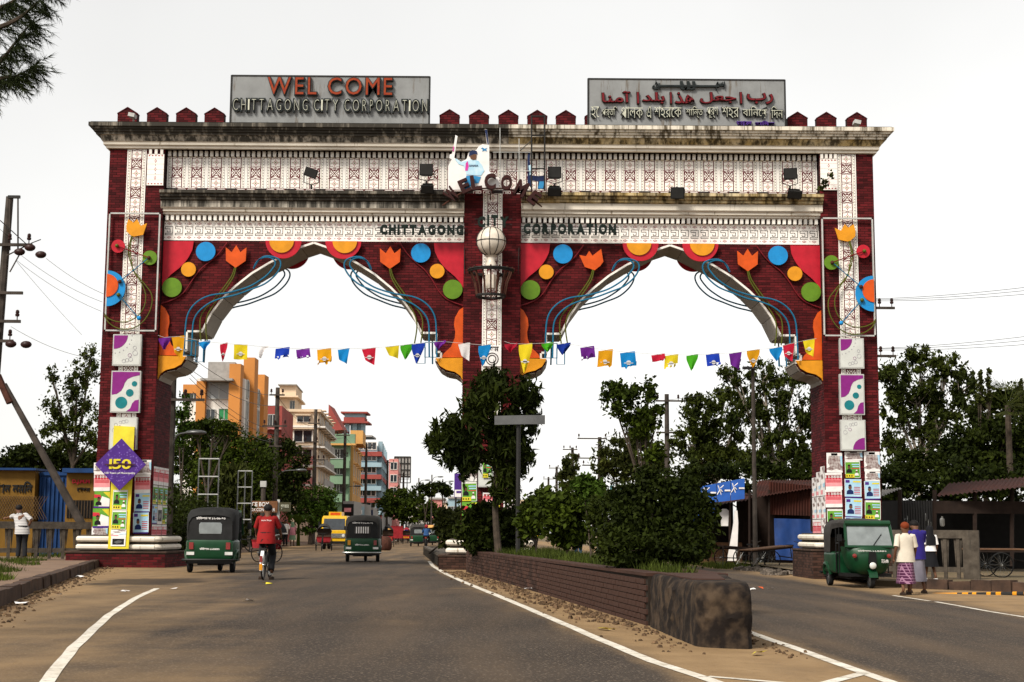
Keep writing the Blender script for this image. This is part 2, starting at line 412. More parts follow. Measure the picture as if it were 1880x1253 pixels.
# painted lines
def line(pts, wd, name='lane_line'):
    q = [Vector((p[0], p[1], 0)) for p in pts]
    fine = []
    for a, c in zip(q, q[1:]):
        k = max(1, int((c - a).length / .8))
        fine += [a + (c - a) * (i / k) for i in range(k)]
    fine.append(q[-1]); b = B(); vv = []
    for i, p in enumerate(fine):
        d = (fine[min(i + 1, len(fine) - 1)] - fine[max(i - 1, 0)]).normalized(); nn = Vector((-d.y, d.x, 0)) * wd / 2
        jt = .012 * math.sin(i * 2.3) + .006 * math.sin(i * 5.1)
        for s_ in (1 + jt * 8, -1 + jt * 6):
            e = p + nn * s_; vv.append((e.x, e.y, gz(e.x) + .005))
    b.add(vv, [(2 * i, 2 * i + 1, 2 * i + 3, 2 * i + 2) for i in range(len(fine) - 1)])
    structure(name, b, 'road_paint')
def on(px, py):
    p = P(px, py, 1.0); d = p - Vector((0, 0, CH)); z = 0
    for _ in range(4):
        q = Vector((0, 0, CH)) + d * ((z - CH) / d.z); z = gz(q.x)
    return (q.x, q.y)
line([on(40, 1310), on(85, 1253), on(135, 1190), on(200, 1130), on(250, 1098), on(288, 1081)], .11)
line([on(788, 1031), on(795, 1040), on(820, 1055), on(858, 1072), on(900, 1089), on(1000, 1131), on(1100, 1174), on(1200, 1216), on(1290, 1245), on(1420, 1290)], .13)
line([on(1300, 1243), on(1430, 1254), on(1600, 1272)], .10)
line([on(1360, 1156), on(1480, 1198), on(1585, 1236), on(1660, 1262), on(1800, 1310)], .13)
line([on(1585, 1237), on(1520, 1254), on(1440, 1275)], .11)
line([on(1640, 1094), on(1720, 1106), on(1760, 1113), on(1820, 1124), on(1890, 1135), on(1990, 1150)], .09)
# pavement beside the left carriageway: slabs behind a kerb of stones
PZ = .2
pav = thing('pavement', 'dusty raised pavement with a worn stone kerb beside the railing', 'pavement', (-9.4, 30, 0)); pav['kind'] = 'structure'
b = B(); yy = [4 + 1.2 * i for i in range(35)]
vv = []
for y in yy:
    x = lerp(KL, y); vv += [(x - .2, y, PZ), (x - 9.0, y - 1.5, PZ), (x - .2, y, -.1)]
b.add(vv, [(3 * i, 3 * i + 1, 3 * i + 4, 3 * i + 3) for i in range(len(yy) - 1)])
part('paving_bed', b, 'paving', pav)
ks = B(); y = 6.0; rnd = random.Random(3)
first = None
while y < 45.0:
    d = .78 + rnd.random() * .25; x0, x1 = lerp(KL, y), lerp(KL, y + d - .02); h = PZ + .012 + rnd.random() * .02; j = (rnd.random() - .5) * .04
    b = B(); b.add([(x0 + j, y, -.05), (x1 + j, y + d - .02, -.05), (x1 - .24 + j, y + d - .02, -.05), (x0 - .24 + j, y, -.05),
                    (x0 - .02 + j, y, h), (x1 - .02 + j, y + d - .02, h), (x1 - .24 + j, y + d - .02, h), (x0 - .24 + j, y, h)],
                   [(3, 2, 1, 0), (4, 5, 6, 7), (0, 1, 5, 4), (1, 2, 6, 5), (2, 3, 7, 6), (3, 0, 4, 7)])
    part('kerb_stone', b, 'kerb_stone', pav); y += d
# pavement and kerb further on, beyond the gate
b = B(); yy = [46.5 + 3 * i for i in range(40)]; vv = []
for y in yy:
    x = lerp(KL, y); vv += [(x + .1, y, -.02), (x, y, .17), (x - 4, y, .17)]
b.add(vv, [f_ for i in range(len(yy) - 1) for f_ in ((3 * i, 3 * i + 1, 3 * i + 4, 3 * i + 3), (3 * i + 1, 3 * i + 2, 3 * i + 5, 3 * i + 4))])
structure('pavement_strip', b, 'paving')
# raised earth pavement on the far side of the other carriageway
b = B()
edge = [on(1560, 1070), on(1660, 1074), on(1720, 1083), on(1800, 1087), on(1880, 1085), on(1990, 1085)]
edge = [(9.3, 38.8), (10.4, 37.4), (11.6, 36.8), (13.2, 36.4), (17, 36.2), (26, 36)]
vv = []
for (x, y) in edge: vv += [(x, y, -.22), (x, y + .05, -.05), (x + .2, y + 24, -.04)]
b.add(vv, [f_ for i in range(len(edge) - 1) for f_ in ((3 * i, 3 * i + 3, 3 * i + 4, 3 * i + 1), (3 * i + 1, 3 * i + 4, 3 * i + 5, 3 * i + 2))])
structure('pavement_earth', b, 'earth')
# ================================================================== the gate
XO0, XI0, XC0, XC1, XI1, XO1 = -12.66, -10.93, -1.52, .26, 9.60, 11.28
YF, YS, YB = 45.0, 45.3, 47.1
S = .017
gate = thing('city_gate', 'twin-arched red brick city gate with white tile friezes and battlements', 'gate', (-.67, 46, 0))
PROF = [(-1, 278), (4, 278), (12, 255), (41, 199), (61.5, 166), (87, 135), (107, 115), (135.6, 94.4), (170, 78), (170.2, 51), (205, 51), (205.2, 42), (217, 42), (217.2, 51), (221, 51), (233, 43), (240, 31), (243, 15), (250, 5), (259, .5)]
PT = 10.12            # top of the arch panels
def usolid(z): return lerp(PROF, (PT - z) / S) * S
BH, BW = .08, .25
rb = random.Random(11)
def bricks(b, axis, const, out, a0, a1, z0, z1, spans=None, bw=BW, bh=BH, j=.012, mi=0):
    """brick slips on a wall plane; spans(z) -> list of (from, to) along the wall"""
    row = 0; z = z0
    while z + bh * .5 < z1:
        zt = min(z + bh - j, z1)
        for (s0, s1) in (spans((z + zt) / 2) if spans else [(a0, a1)]):
            k = math.floor((s0 - a0) / bw) - 1
            x = a0 + k * bw + (bw / 2 if row % 2 else 0)
            while x < s1:
                p, q = max(x, s0), min(x + bw - j, s1)
                if q - p > .03:
                    t = .004 + rb.random() * .004; c0, c1 = const, const + out * t
                    e = .003
                    if axis == 'y':
                        vv = [(p, c0, z), (q, c0, z), (q, c0, zt), (p, c0, zt), (p + e, c1, z + e), (q - e, c1, z + e), (q - e, c1, zt - e), (p + e, c1, zt - e)]
                    else:
                        vv = [(c0, p, z), (c0, q, z), (c0, q, zt), (c0, p, zt), (c1, p + e, z + e), (c1, q - e, z + e), (c1, q - e, zt - e), (c1, p + e, zt - e)]
                    b.add(vv, [(4, 5, 6, 7), (0, 1, 5, 4), (1, 2, 6, 5), (2, 3, 7, 6), (3, 0, 4, 7)], mi)
                x += bw
        z += bh; row += 1
# pillars
for (x0, x1, g, zt) in ((XO0, XI0, 0, 13.0), (XC0, XC1, -.02, 11.62), (XI1, XO1, -.2, 13.0)):
    b = B(); b.bb(x0 + .01, x1 - .01, YF + .01, YB, g, zt); part('pillar', b, 'mortar', gate)
    b = B(); bricks(b, 'y', YF + .01, -1, x0, x1, g + .3, zt)
    if x1 == XI0: bricks(b, 'x', x1 - .01, 1, YF, YB, .4, 7.0); bricks(b, 'x', x0 + .01, -1, YF, YB, .4, zt)
    if x0 == XI1: bricks(b, 'x', x0 + .01, -1, YF, YB, .2, 7.0); bricks(b, 'x', x1 - .01, 1, YF, YB, .2, zt)
    part('brickwork', b, 'brick_red', gate, kind='stuff')
# the beam over both arches, carrying the friezes
b = B(); b.bb(XI0, XI1, YS + .02, YB - .2, PT, 13.4); b.bb(XO0 + .2, XO1 - .2, YF + .3, YB - .1, 12.9, 13.66)
part('beam', b, 'mortar', gate)
# spandrels
AC = [(XI0 + XC0) / 2, (XC1 + XI1) / 2]; HS = 278 * S
for k, c in enumerate(AC):
    for sg in (-1, 1):
        xp = c + sg * HS                                       # pillar side
        poly = [(xp, PT)] + [(xp - sg * u * S, PT - v_ * S) for v_, u in PROF[1:]]
        poly = [(xp, PT), (c, PT)] + poly[1:] if False else poly
        b = B(); b.prism(poly + [], 'y', YS + .01, YB - .2); part('spandrel', b, 'mortar', gate)
        b = B()
        a0 = min(xp, c)
        def sp(z, xp=xp, sg=sg):
            u = usolid(z); return [(xp, xp + u)] if sg < 0 else [(xp - u, xp)]
        bricks(b, 'y', YS + .01, -1, a0, max(xp, c), PT - 259 * S, PT, spans=sp)
        part('brickwork', b, 'brick_red', gate, kind='stuff')
        # white rim and the slabs of the soffit
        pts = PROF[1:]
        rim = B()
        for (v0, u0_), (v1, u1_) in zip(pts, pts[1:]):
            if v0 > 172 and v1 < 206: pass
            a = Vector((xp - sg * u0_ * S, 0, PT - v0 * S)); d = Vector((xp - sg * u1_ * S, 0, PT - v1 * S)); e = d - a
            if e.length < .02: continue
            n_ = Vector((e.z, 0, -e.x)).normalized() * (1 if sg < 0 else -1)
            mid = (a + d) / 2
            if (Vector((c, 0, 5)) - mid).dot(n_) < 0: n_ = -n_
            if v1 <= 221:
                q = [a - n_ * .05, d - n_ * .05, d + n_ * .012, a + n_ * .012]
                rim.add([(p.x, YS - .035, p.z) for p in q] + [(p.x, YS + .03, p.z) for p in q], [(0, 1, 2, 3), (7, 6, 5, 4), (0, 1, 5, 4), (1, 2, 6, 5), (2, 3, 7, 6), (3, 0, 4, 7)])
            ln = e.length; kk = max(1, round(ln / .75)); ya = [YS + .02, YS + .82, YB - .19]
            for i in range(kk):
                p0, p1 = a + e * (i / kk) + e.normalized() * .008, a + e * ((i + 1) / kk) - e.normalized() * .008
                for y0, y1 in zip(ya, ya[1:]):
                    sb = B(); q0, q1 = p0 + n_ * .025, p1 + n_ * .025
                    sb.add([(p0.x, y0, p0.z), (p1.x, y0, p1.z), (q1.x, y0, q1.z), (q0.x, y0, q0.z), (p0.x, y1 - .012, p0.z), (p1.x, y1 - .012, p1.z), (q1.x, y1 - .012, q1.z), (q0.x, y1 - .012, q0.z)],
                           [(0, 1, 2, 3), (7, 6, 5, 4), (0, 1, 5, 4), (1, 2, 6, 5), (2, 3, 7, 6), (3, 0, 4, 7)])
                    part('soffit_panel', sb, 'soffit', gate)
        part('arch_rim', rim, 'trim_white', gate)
# cornices
CP = [(.03, 12.96), (.10, 12.98), (.10, 13.05), (.17, 13.07), (.17, 13.15), (.20, 13.17), (.30, 13.33), (.36, 13.35), (.36, 13.41), (.42, 13.43), (.42, 13.48), (.48, 13.50), (.48, 13.55), (.55, 13.57), (.55, 13.69), (.0, 13.72)]
xm = -.15
for xe, sg, ms, lb in ((XO0, -1, ['plaster_clean', 'plaster', 'plaster_black'], 'soot-blackened half of the top cornice'), (XO1, 1, ['plaster_clean', 'plaster_ochre', 'plaster_fair'], 'yellow-stained half of the top cornice')):
    b = B()
    for mi, (i0, i1) in enumerate(((0, 6), (5, 8), (7, 16))):
        b.loft([[(xm, YF - d, z), (xe + sg * d, YF - d, z), (xe + sg * d, YB + d, z), (xm, YB + d, z)] for d, z in CP[i0:i1]], mi, closed=False, caps=False)
    part('cornice', b, ms, gate, label=lb)
b = B(); b.quad((XO0 - .5, YF - .5, 13.715), (XO1 + .5, YF - .5, 13.715), (XO1 + .5, YB + .5, 13.715), (XO0 - .5, YB + .5, 13.715)); part('roof_slab', b, 'concrete', gate)
MP = [(0, 10.90), (.2, 10.92), (.2, 10.98), (.28, 11.0), (.28, 11.07), (.33, 11.09), (.36, 11.12), (.36, 11.31), (.45, 11.34), (.45, 11.40), (.52, 11.43), (.52, 11.49), (.6, 11.52), (.6, 11.61), (0, 11.64)]
for (x0, x1, ms) in ((XI0 - .06, XC0 + .0, ['plaster_clean', 'plaster', 'plaster_black']), (XC1, XI1 + .06, ['plaster_clean', 'plaster_clean', 'plaster_ochre'])):
    b = B()
    for mi, (i0, i1) in enumerate(((0, 7), (6, 8), (7, 15))): b.loft([[(x0, YS - d, z), (x1, YS - d, z)] for d, z in MP[i0:i1]], mi, closed=False, caps=False)
    for x in (x0, x1): b.add([(x, YS - d, z) for d, z in MP], [tuple(range(len(MP)))], 1)
    part('string_course', b, ms, gate)
# dentils
b = B()
def dent(x0, x1, y, z0, z1, pitch=.165, w_=.095, d=.1):
    n_ = int((x1 - x0) / pitch)
    for i in range(n_):
        x = x0 + (i + .5) * (x1 - x0) / n_; b.bb(x - w_ / 2, x + w_ / 2, y - d, y + .02, z0, z1)
dent(XI0 + .02, XI1 - .02, YS, 12.80, 12.97, d=.12)
dent(-11.46, XI0, YF, 12.80, 12.955, .14, .085, .06); dent(XI1, 10.16, YF, 12.80, 12.955, .14, .085, .06)
dent(XI0 + .02, XC0, YS, 10.74, 10.905, d=.16); dent(XC1, XI1 - .02, YS, 10.74, 10.905, d=.16)
part('dentil_course', b, 'trim_white', gate, kind='stuff')
# printed tiles
def pl(b, pts, w_, mi, y=-.006, close=False):
    q = [Vector((p[0], 0, p[1])) for p in pts]
    if close: q.append(q[0])
    for a, c in zip(q, q[1:]):
        e = (c - a).normalized() * (w_ * .4); n_ = Vector((e.z, 0, -e.x)).normalized() * (w_ / 2)
        b.add([((p.x), y, p.z) for p in (a - e - n_, c + e - n_, c + e + n_, a - e + n_)], [(0, 1, 2, 3)], mi)
def dia(b, x, z, rx, rz_, mi, y=-.007): b.add([(x - rx, y, z), (x, y, z - rz_), (x + rx, y, z), (x, y, z + rz_)], [(0, 1, 2, 3)], mi)
TM = ['tile_white', 'print_red', 'print_pink', 'print_green', 'print_black']
def tile_module(W, H):
    """one repeat of the tile print: flower, knot, flower between dotted borders"""
    b = B(); b.bb(-W / 2 + .002, W / 2 - .002, -.004, .02, .002, H - .002, 0)
    lw = .028
    for s_ in (-1, 1):
        pl(b, [(s_ * .155, 0.02), (s_ * .155, H - .02)], lw, 1)
        pl(b, [(s_ * .262, 0), (s_ * .262, H)], .010, 4); pl(b, [(s_ * .205, 0), (s_ * .205, H)], .010, 3)
        for i in range(int(H / .09)): dia(b, s_ * .234, .045 + i * .09, .014, .022, 1 if i % 2 else 4)
    for fz in (H * .165, H * .835):
        dia(b, 0, fz, .075, .085, 2); dia(b, 0, fz, .055, .06, 0, -.008); dia(b, 0, fz, .03, .035, 3, -.009)
        for s_ in (-1, 1): dia(b, s_ * .10, fz, .018, .022, 3); dia(b, 0, fz + s_ * .105, .016, .02, 2)
        pl(b, [(-.155, fz - .12), (-.07, fz - .12), (0, fz - .15), (.07, fz - .12), (.155, fz - .12)], .016, 1)
        pl(b, [(-.155, fz + .12), (-.07, fz + .12), (0, fz + .15), (.07, fz + .12), (.155, fz + .12)], .017, 1)
    z0, z1 = H * .335, H * .665; zm = H / 2
    for s_ in (-1, 1):
        pl(b, [(-.195, z0 - s_ * .0), (.195, z0)], .017, 1); pl(b, [(-.195, z1), (.195, z1)], .017, 1)
        pl(b, [(s_ * .12, z0 + .02), (-s_ * .12, z1 - .02)], lw, 1)
        pl(b, [(s_ * .12, z0 + .02), (s_ * .14, zm - .06), (s_ * .06, zm), (s_ * .14, zm + .06), (s_ * .12, z1 - .02), (0, zm + .08), (s_ * .03, z1)], lw * .8, 1)
        pl(b, [(0, zm - .08), (s_ * .12, z0 + .02)], lw * .8, 1)
        for q in (-1, 1): dia(b, s_ * .085, zm + q * .07, .012, .014, 3)
    dia(b, 0, zm, .014, .016, 3)
    return b.mesh('tile_panel', TM)
NF = 33; FW = (XI1 - XI0 - .04) / NF
tm = tile_module(FW, 1.0)
for i in range(NF): obj('tile_panel', tm, gate, Vector((XI0 + .02 + (i + .5) * FW, YS - .002, 11.80)) - gate.location)
tp = tile_module(.60, .92)
for (xc, zb, zt) in ((-11.80, 3.5, 12.95), (-.63, 3.6, 11.62), (10.44, 3.5, 12.95)):
    z = zt - .92
    while z > zb: obj('tile_panel', tp, gate, Vector((xc, YF - .012, z)) - gate.location); z -= .92
# plain white tile blocks beside the frieze
for xc in (-11.20, 9.88):
    b = B(); w_ = .26; b.bb(-w_, w_, -.04, .02, 0, 1.0, 0)
    for i in range(3): dia(b, 0, .24 + i * .27, .035, .07, 2, -.043); dia(b, 0, .24 + i * .27, .018, .04, 0, -.045)
    for i in range(2): dia(b, 0, .375 + i * .27, .016, .02, 1, -.043)
    for i in range(5):
        for z in (.05, .95): dia(b, -.2 + i * .1, z, .035, .025, 2, -.043)
    for i in range(1, 6): pl(b, [(-w_, i * .17), (w_, i * .17)], .004, 2, -.0425)
    obj('tile_panel', b.mesh('tile_panel', TM), gate, Vector((xc, YF - .004, 11.8)) - gate.location)
# meander friezes
b = B(); Wm = .312
b.bb(-Wm / 2 + .001, Wm / 2 - .001, -.003, .02, 0, .62, 0)
for z in (.09, .53):
    dia(b, 0, z, .075, .042, 2); dia(b, 0, z, .045, .024, 0, -.008); dia(b, 0, z, .02, .012, 1, -.009); dia(b, -.13, z, .016, .02, 1)
pl(b, [(-.06, .30), (-.06, .26), (.03, .26), (.03, .36), (-.12, .36), (-.12, .43), (.11, .43), (.11, .22), (-.12, .22)], .019, 4)
pl(b, [(-.12, .22), (-.12, .17), (.11, .17)], .019, 4)
bm_ = b.mesh('meander_tile', TM)
for x0, x1 in ((XI0, XC0), (XC1, XI1)):
    n_ = round((x1 - x0) / Wm)
    for i in range(n_):
        o = obj('meander_tile', bm_, gate, Vector((x0 + (i + .5) * (x1 - x0) / n_, YS - .002, 10.125)) - gate.location); o.scale = ((x1 - x0) / n_ / Wm, 1, 1)
b = B(); k = 0; x = XI0 + .05
while x < XI1 - .3:
    if k % 3 == 0: b.bb(x, x + .30, YS - .06, YS + .01, 11.67, 11.79, 4)
    else:
        b.bb(x, x + .30, YS - .02, YS + .01, 11.655, 11.795, 1)
        bb_ = B(); pl(bb_, [(.03, .02), (.03, .11), (.26, .11), (.26, .03), (.10, .03), (.10, .07), (.2, .07)], .018, 0, 0)
        b.add([(v_[0] + x, YS - .024, v_[2] + 11.655) for v_ in bb_.v], bb_.f, 0)
    x += .31; k += 1
part('key_band', b, TM, gate, kind='stuff')
# battlements
b = B(); mw = .315
b.prism([(-mw, 0), (mw, 0), (mw, .5), (0, .70), (-mw, .5)], 'y', .01, .25, 1)
bricks(b, 'y', .01, -1, -mw, mw, 0, .7, spans=lambda z: [(-mw, mw)] if z < .5 else [(-mw * (.7 - z) / .2, mw * (.7 - z) / .2)])
b.prism([(-mw - .01, .5), (0, .705), (mw + .01, .5), (mw + .01, .53), (0, .735), (-mw - .01, .53)], 'y', -.012, .26, 0)
mm = b.mesh('merlon', ['brick_red', 'mortar'])
for px in (234.5, 288.5, 342, 394, 825.5, 879.5, 933.5, 986.5, 1039, 1092, 1464, 1517, 1573):
    x = P(px, 200, 45.25).x; obj('merlon', mm, gate, Vector((x, 45.25, 13.67)) - gate.location)
# plinths and white roll mouldings
def rollpath(x0, x1, y0, y1, r_=.12):
    out = []
    for cx, cy, a in ((x1 - r_, y0 + r_, -90), (x1 - r_, y1 - r_, 0), (x0 + r_, y1 - r_, 90), (x0 + r_, y0 + r_, 180)):
        for i in range(5): t = R(a + 22.5 * i); out.append((cx + r_ * math.cos(t), cy + r_ * math.sin(t)))
    return out + [out[0]]
for (x0, x1, g, zt) in ((XO0, XI0, 0, .48), (XC0, XC1, -.02, .44), (XI1, XO1, -.2, .68)):
    e = .62 if g > -.1 else .55
    b = B(); b.bb(x0 - e, x1 + e, YF - e, YB + e, g - .05, zt - .05); part('plinth', b, 'mortar_grey', gate)
    b = B(); b.bb(x0 - e - .03, x1 + e + .03, YF - e - .03, YB + e + .03, zt - .05, zt); part('plinth_cap', b, 'kerb_stone', gate)
    b = B(); m = 'brick_red' if x0 == XO0 else 'brick_brown'
    bricks(b, 'y', YF - e, -1, x0 - e, x1 + e, g, zt - .06); bricks(b, 'x', x1 + e, 1, YF - e, YB + e, g, zt - .06); bricks(b, 'x', x0 - e, -1, YF - e, YB + e, g, zt - .06)
    part('brickwork', b, m, gate, kind='stuff')
    for dz in (.12, .36):
        b = B(); b.tube([(x, y, zt + dz) for x, y in rollpath(x0 - .36, x1 + .36, YF - .36, YB + .36)], .085, 8); part('roll_moulding', b, 'plaster_clean', gate, smooth=True)
        b = B(); b.bb(x0 - .3, x1 + .3, YF - .3, YB + .3, zt + dz - .12, zt + dz + .12); part('base_course', b, 'concrete', gate)
# ================================================================== art, signs, lamps and posters on the gate
def disc(b, x, z, r_, y0, y1, mi=0, n=28, lower=False):
    if lower: b.prism(circ(x, z, r_, n, math.pi, 2 * math.pi, True), 'y', y0, y1, mi)
    else: b.prism(circ(x, z, r_, n), 'y', y0, y1, mi)
ART_AT = {(0, -1): 'beside the pillar with the purple diamond', (0, 1): 'under the CHITTAGONG letters', (1, -1): 'under the CORPORATION letters', (1, 1): 'beside the pillar behind the parked auto rickshaw'}
def crop(cx, cy): return ((1050 - cx) / 3.917, (cy - 248) / 3.917)
TUL = [[(0, -26), (-18, -13), (-19, 12), (-8, 3), (0, 16), (8, 3), (19, 12), (18, -13)], [(2, -26), (-16, -20), (-26, 2), (-14, 0), (-8, 10), (-2, 1), (14, 14), (18, -10), (12, -18)]]
for k, c in enumerate(AC):
    for sg in (-1, 1):
        xp = c + sg * HS
        art = thing('flower_artwork', 'painted flower artwork with looping pipes ' + ART_AT[(k, sg)], 'artwork', (xp - sg * 1.5, YS - .1, 8.5), group='painted flower artworks on the arch haunches')
        def M(u, v_): return (xp - sg * u * S, PT - v_ * S)
        def poly(pts): return [M(*p) for p in pts]
        y1 = YS - .015
        b = B(); b.prism(poly([(57, 2), (55, 18), (50, 29), (46, 36), (40, 44), (33, 51.5), (25, 58), (18, 64), (9, 74), (1.5, 86), (1.5, 2)]), 'y', YS - .06, y1); part('corner_panel', b, 'paint_red', art)
        for (u, v_, r_, m) in ((80.4, 21.7, 17.9, 'paint_blue'), (50, 55.4, 13.5, 'paint_yellow'), (21, 89, 17.9, 'paint_green')):
            b = B(); q = M(u, v_); disc(b, q[0], q[1], r_ * S, YS - .13, YS - .07); part('disc', b, m, art)
            b = B(); b.tube([(q[0], YS - .08, q[1]), (q[0], y1, q[1])], .03); part('disc_mount', b, 'steel_dark', art)
        q = M(223 if sg * (1 if k == 0 else 1) else 0, 1)
        for yy0, yy1 in ((YS - .15, YS - .09), (YB - .12, YB - .06)):
            b = B(); disc(b, q[0], q[1], 33 * S, yy0, yy1, lower=True); part('half_disc', b, 'paint_red', art)
        b = B(); q2 = M(220, 1.2); disc(b, q2[0], q2[1], 22.5 * S, YS - .19, YS - .152, lower=True); part('half_disc', b, 'paint_yellow', art)
        b = B(); b.prism(poly([(1, 121), (9, 127), (16.5, 141), (18, 154), (15.5, 167), (16.5, 179), (23, 194.5), (36, 207), (39.5, 214), (1, 214)]), 'y', YS - .07, y1); part('leaf_panel', b, 'paint_orange', art)
        b = B(); b.prism(poly([(51, 216), (43, 230), (31, 237), (15, 241), (5, 248), (.5, 258), (.5, 215)]), 'y', YS - .11, YS - .03); part('bracket_panel', b, 'paint_yellow', art)
        def pipe(cp, r_, y, nm, m, ys=None):
            pts = []
            for i, (cx, cy) in enumerate(cp):
                u, v_ = crop(cx, cy); q = M(u, v_); pts.append((q[0], ys[i] if ys else y, q[1]))
            b = B(); b.tube(smooth_path(pts, 5), r_, 6); part(nm, b, m, art, smooth=True)
        pipe([(585, 262), (640, 340), (700, 400), (760, 450), (815, 520), (870, 610), (920, 660), (980, 690), (1045, 712)], .022, YS - .05, 'vine_rod', 'pipe_red')
        tl = TUL[1 if (k, sg) in ((1, -1),) else 0]; u, v_ = crop(515, 350)
        b = B(); b.prism([(lambda q: (q[0], q[1]))(M(u + p[0], v_ - p[1])) for p in tl], 'y', YS - .16, YS - .10); part('tulip', b, 'paint_orange', art)
        pipe([(520, 445), (545, 520), (620, 630), (690, 715), (750, 800), (755, 900), (745, 985)], .022, YS - .14, 'stem_pipe', 'pipe_green')
        pipe([(512, 445), (530, 520), (590, 620), (660, 715), (705, 800), (715, 880), (700, 990)], .022, YS - .14, 'stem_pipe', 'pipe_green')
        for yb in (YS - .22, YB - .1):
            pipe([(862, 1090), (858, 980), (850, 830), (820, 750), (760, 690), (680, 655), (570, 638), (470, 612), (390, 580), (300, 520), (250, 465), (228, 425), (242, 392), (290, 376), (345, 395), (380, 455)], .026, yb, 'loop_pipe', 'pipe_blue')
            pipe([(808, 1090), (805, 980), (800, 850), (765, 775), (690, 712), (600, 675), (500, 650), (400, 612), (300, 570), (225, 505), (190, 440), (200, 395), (250, 372), (310, 372), (360, 410), (383, 460)], .026, yb, 'loop_pipe', 'pipe_blue')
        for (a, d, e, f_) in ((722, 1020, 778, 1135), (776, 985, 862, 1090)):
            pts = [(lambda q: (q[0], YS - .22, q[1]))(M(*crop(x, y))) for x, y in ((a, d), (e, d), (e, f_), (a, f_), (a, d))]
            b = B(); b.tube(pts, .018, 5); part('foot_frame', b, 'pipe_blue', art)
# framed artworks on the outer pillars
for sg, nb in ((-1, 'above the purple diamond board'), (1, 'above the parked auto rickshaw')):
    xc, W2 = (-11.76, .78) if sg < 0 else (10.40, .78)
    z0, z1 = 7.2, 10.88
    art = thing('framed_artwork', 'white steel frame with yellow tulip, coloured discs and green loops ' + nb, 'artwork', (xc, YF - .1, z0), group='framed flower artworks on the outer pillars')
    y = YF - .12
    b = B()
    for p, q in (((xc - W2, z0), (xc + W2, z0)), ((xc + W2, z0), (xc + W2, z1)), ((xc + W2, z1), (xc - W2, z1)), ((xc - W2, z1), (xc - W2, z0))):
        b.box(((p[0] + q[0]) / 2, y, (p[1] + q[1]) / 2), (abs(p[0] - q[0]) + .045, .05, abs(p[1] - q[1]) + .045))
    part('frame', b, 'steel_white', art)
    s2 = .01708 / 3.917
    def F(cx, cy): return (xc + (-sg) * ((cx - 258) * s2) + 0, z1 - (cy - 48) * s2)
    def fp(pts): return [F(*p) for p in pts]
    b = B(); b.prism(fp([(205, 180), (203, 140), (215, 92), (255, 118), (278, 92), (305, 140), (350, 120), (325, 205), (250, 220)]), 'y', y - .06, y - .01); part('tulip', b, 'paint_yellow', art)
    for (cx, cy, r_, m) in ((150, 288, 48, 'paint_red'), (378, 370, 52, 'paint_green')):
        q = F(cx, cy); b = B(); disc(b, q[0], q[1], r_ * s2, y - .05, y); part('disc', b, m, art)
    q = F(85, 592); b = B(); th = math.pi / 2
    b.prism(circ(q[0], q[1], 128 * s2, 24, -th, th, True) if sg < 0 else circ(q[0], q[1], 128 * s2, 24, th, 3 * th, True), 'y', y - .05, y); part('half_disc', b, 'paint_blue', art)
    q = F(82, 572); b = B(); b.prism(circ(q[0], q[1], 82 * s2, 24, -th, th, True) if sg < 0 else circ(q[0], q[1], 82 * s2, 24, th, 3 * th, True), 'y', y - .08, y - .052); part('half_disc', b, 'paint_orange', art)
    for p0, p1, m in (((145, 288), (375, 372), 'pipe_red'), ((375, 372), (175, 545), 'pipe_blue'), ((170, 640), (320, 805), 'pipe_blue')):
        a, d = F(*p0), F(*p1); b = B(); b.tube([(a[0], y - .1, a[1]), (d[0], y - .1, d[1])], .016, 6); part('rod', b, m, art)
    for p0, r_, m in (((145, 288), 14, 'pipe_green'), ((375, 372), 14, 'rust'), ((175, 545), 14, 'rust'), ((170, 640), 15, 'pipe_green'), ((322, 806), 16, 'paint_blue')):
        a = F(*p0); b = B(); b.sphere((a[0], y - .1, a[1]), r_ * s2); part('ball', b, m, art, smooth=True)
    for cp in ([(245, 215), (228, 300), (240, 390), (280, 480), (350, 560), (405, 640), (400, 740), (350, 830), (270, 880), (180, 880), (110, 840), (78, 790)], [(252, 215), (238, 300), (250, 390), (270, 470), (320, 540), (360, 630), (355, 720), (310, 790), (240, 830), (160, 830), (100, 805), (75, 775)]):
        b = B(); b.tube(smooth_path([(F(*p)[0], y - .07, F(*p)[1]) for p in cp], 4), .018, 6); part('stem_pipe', b, 'pipe_green', art, smooth=True)
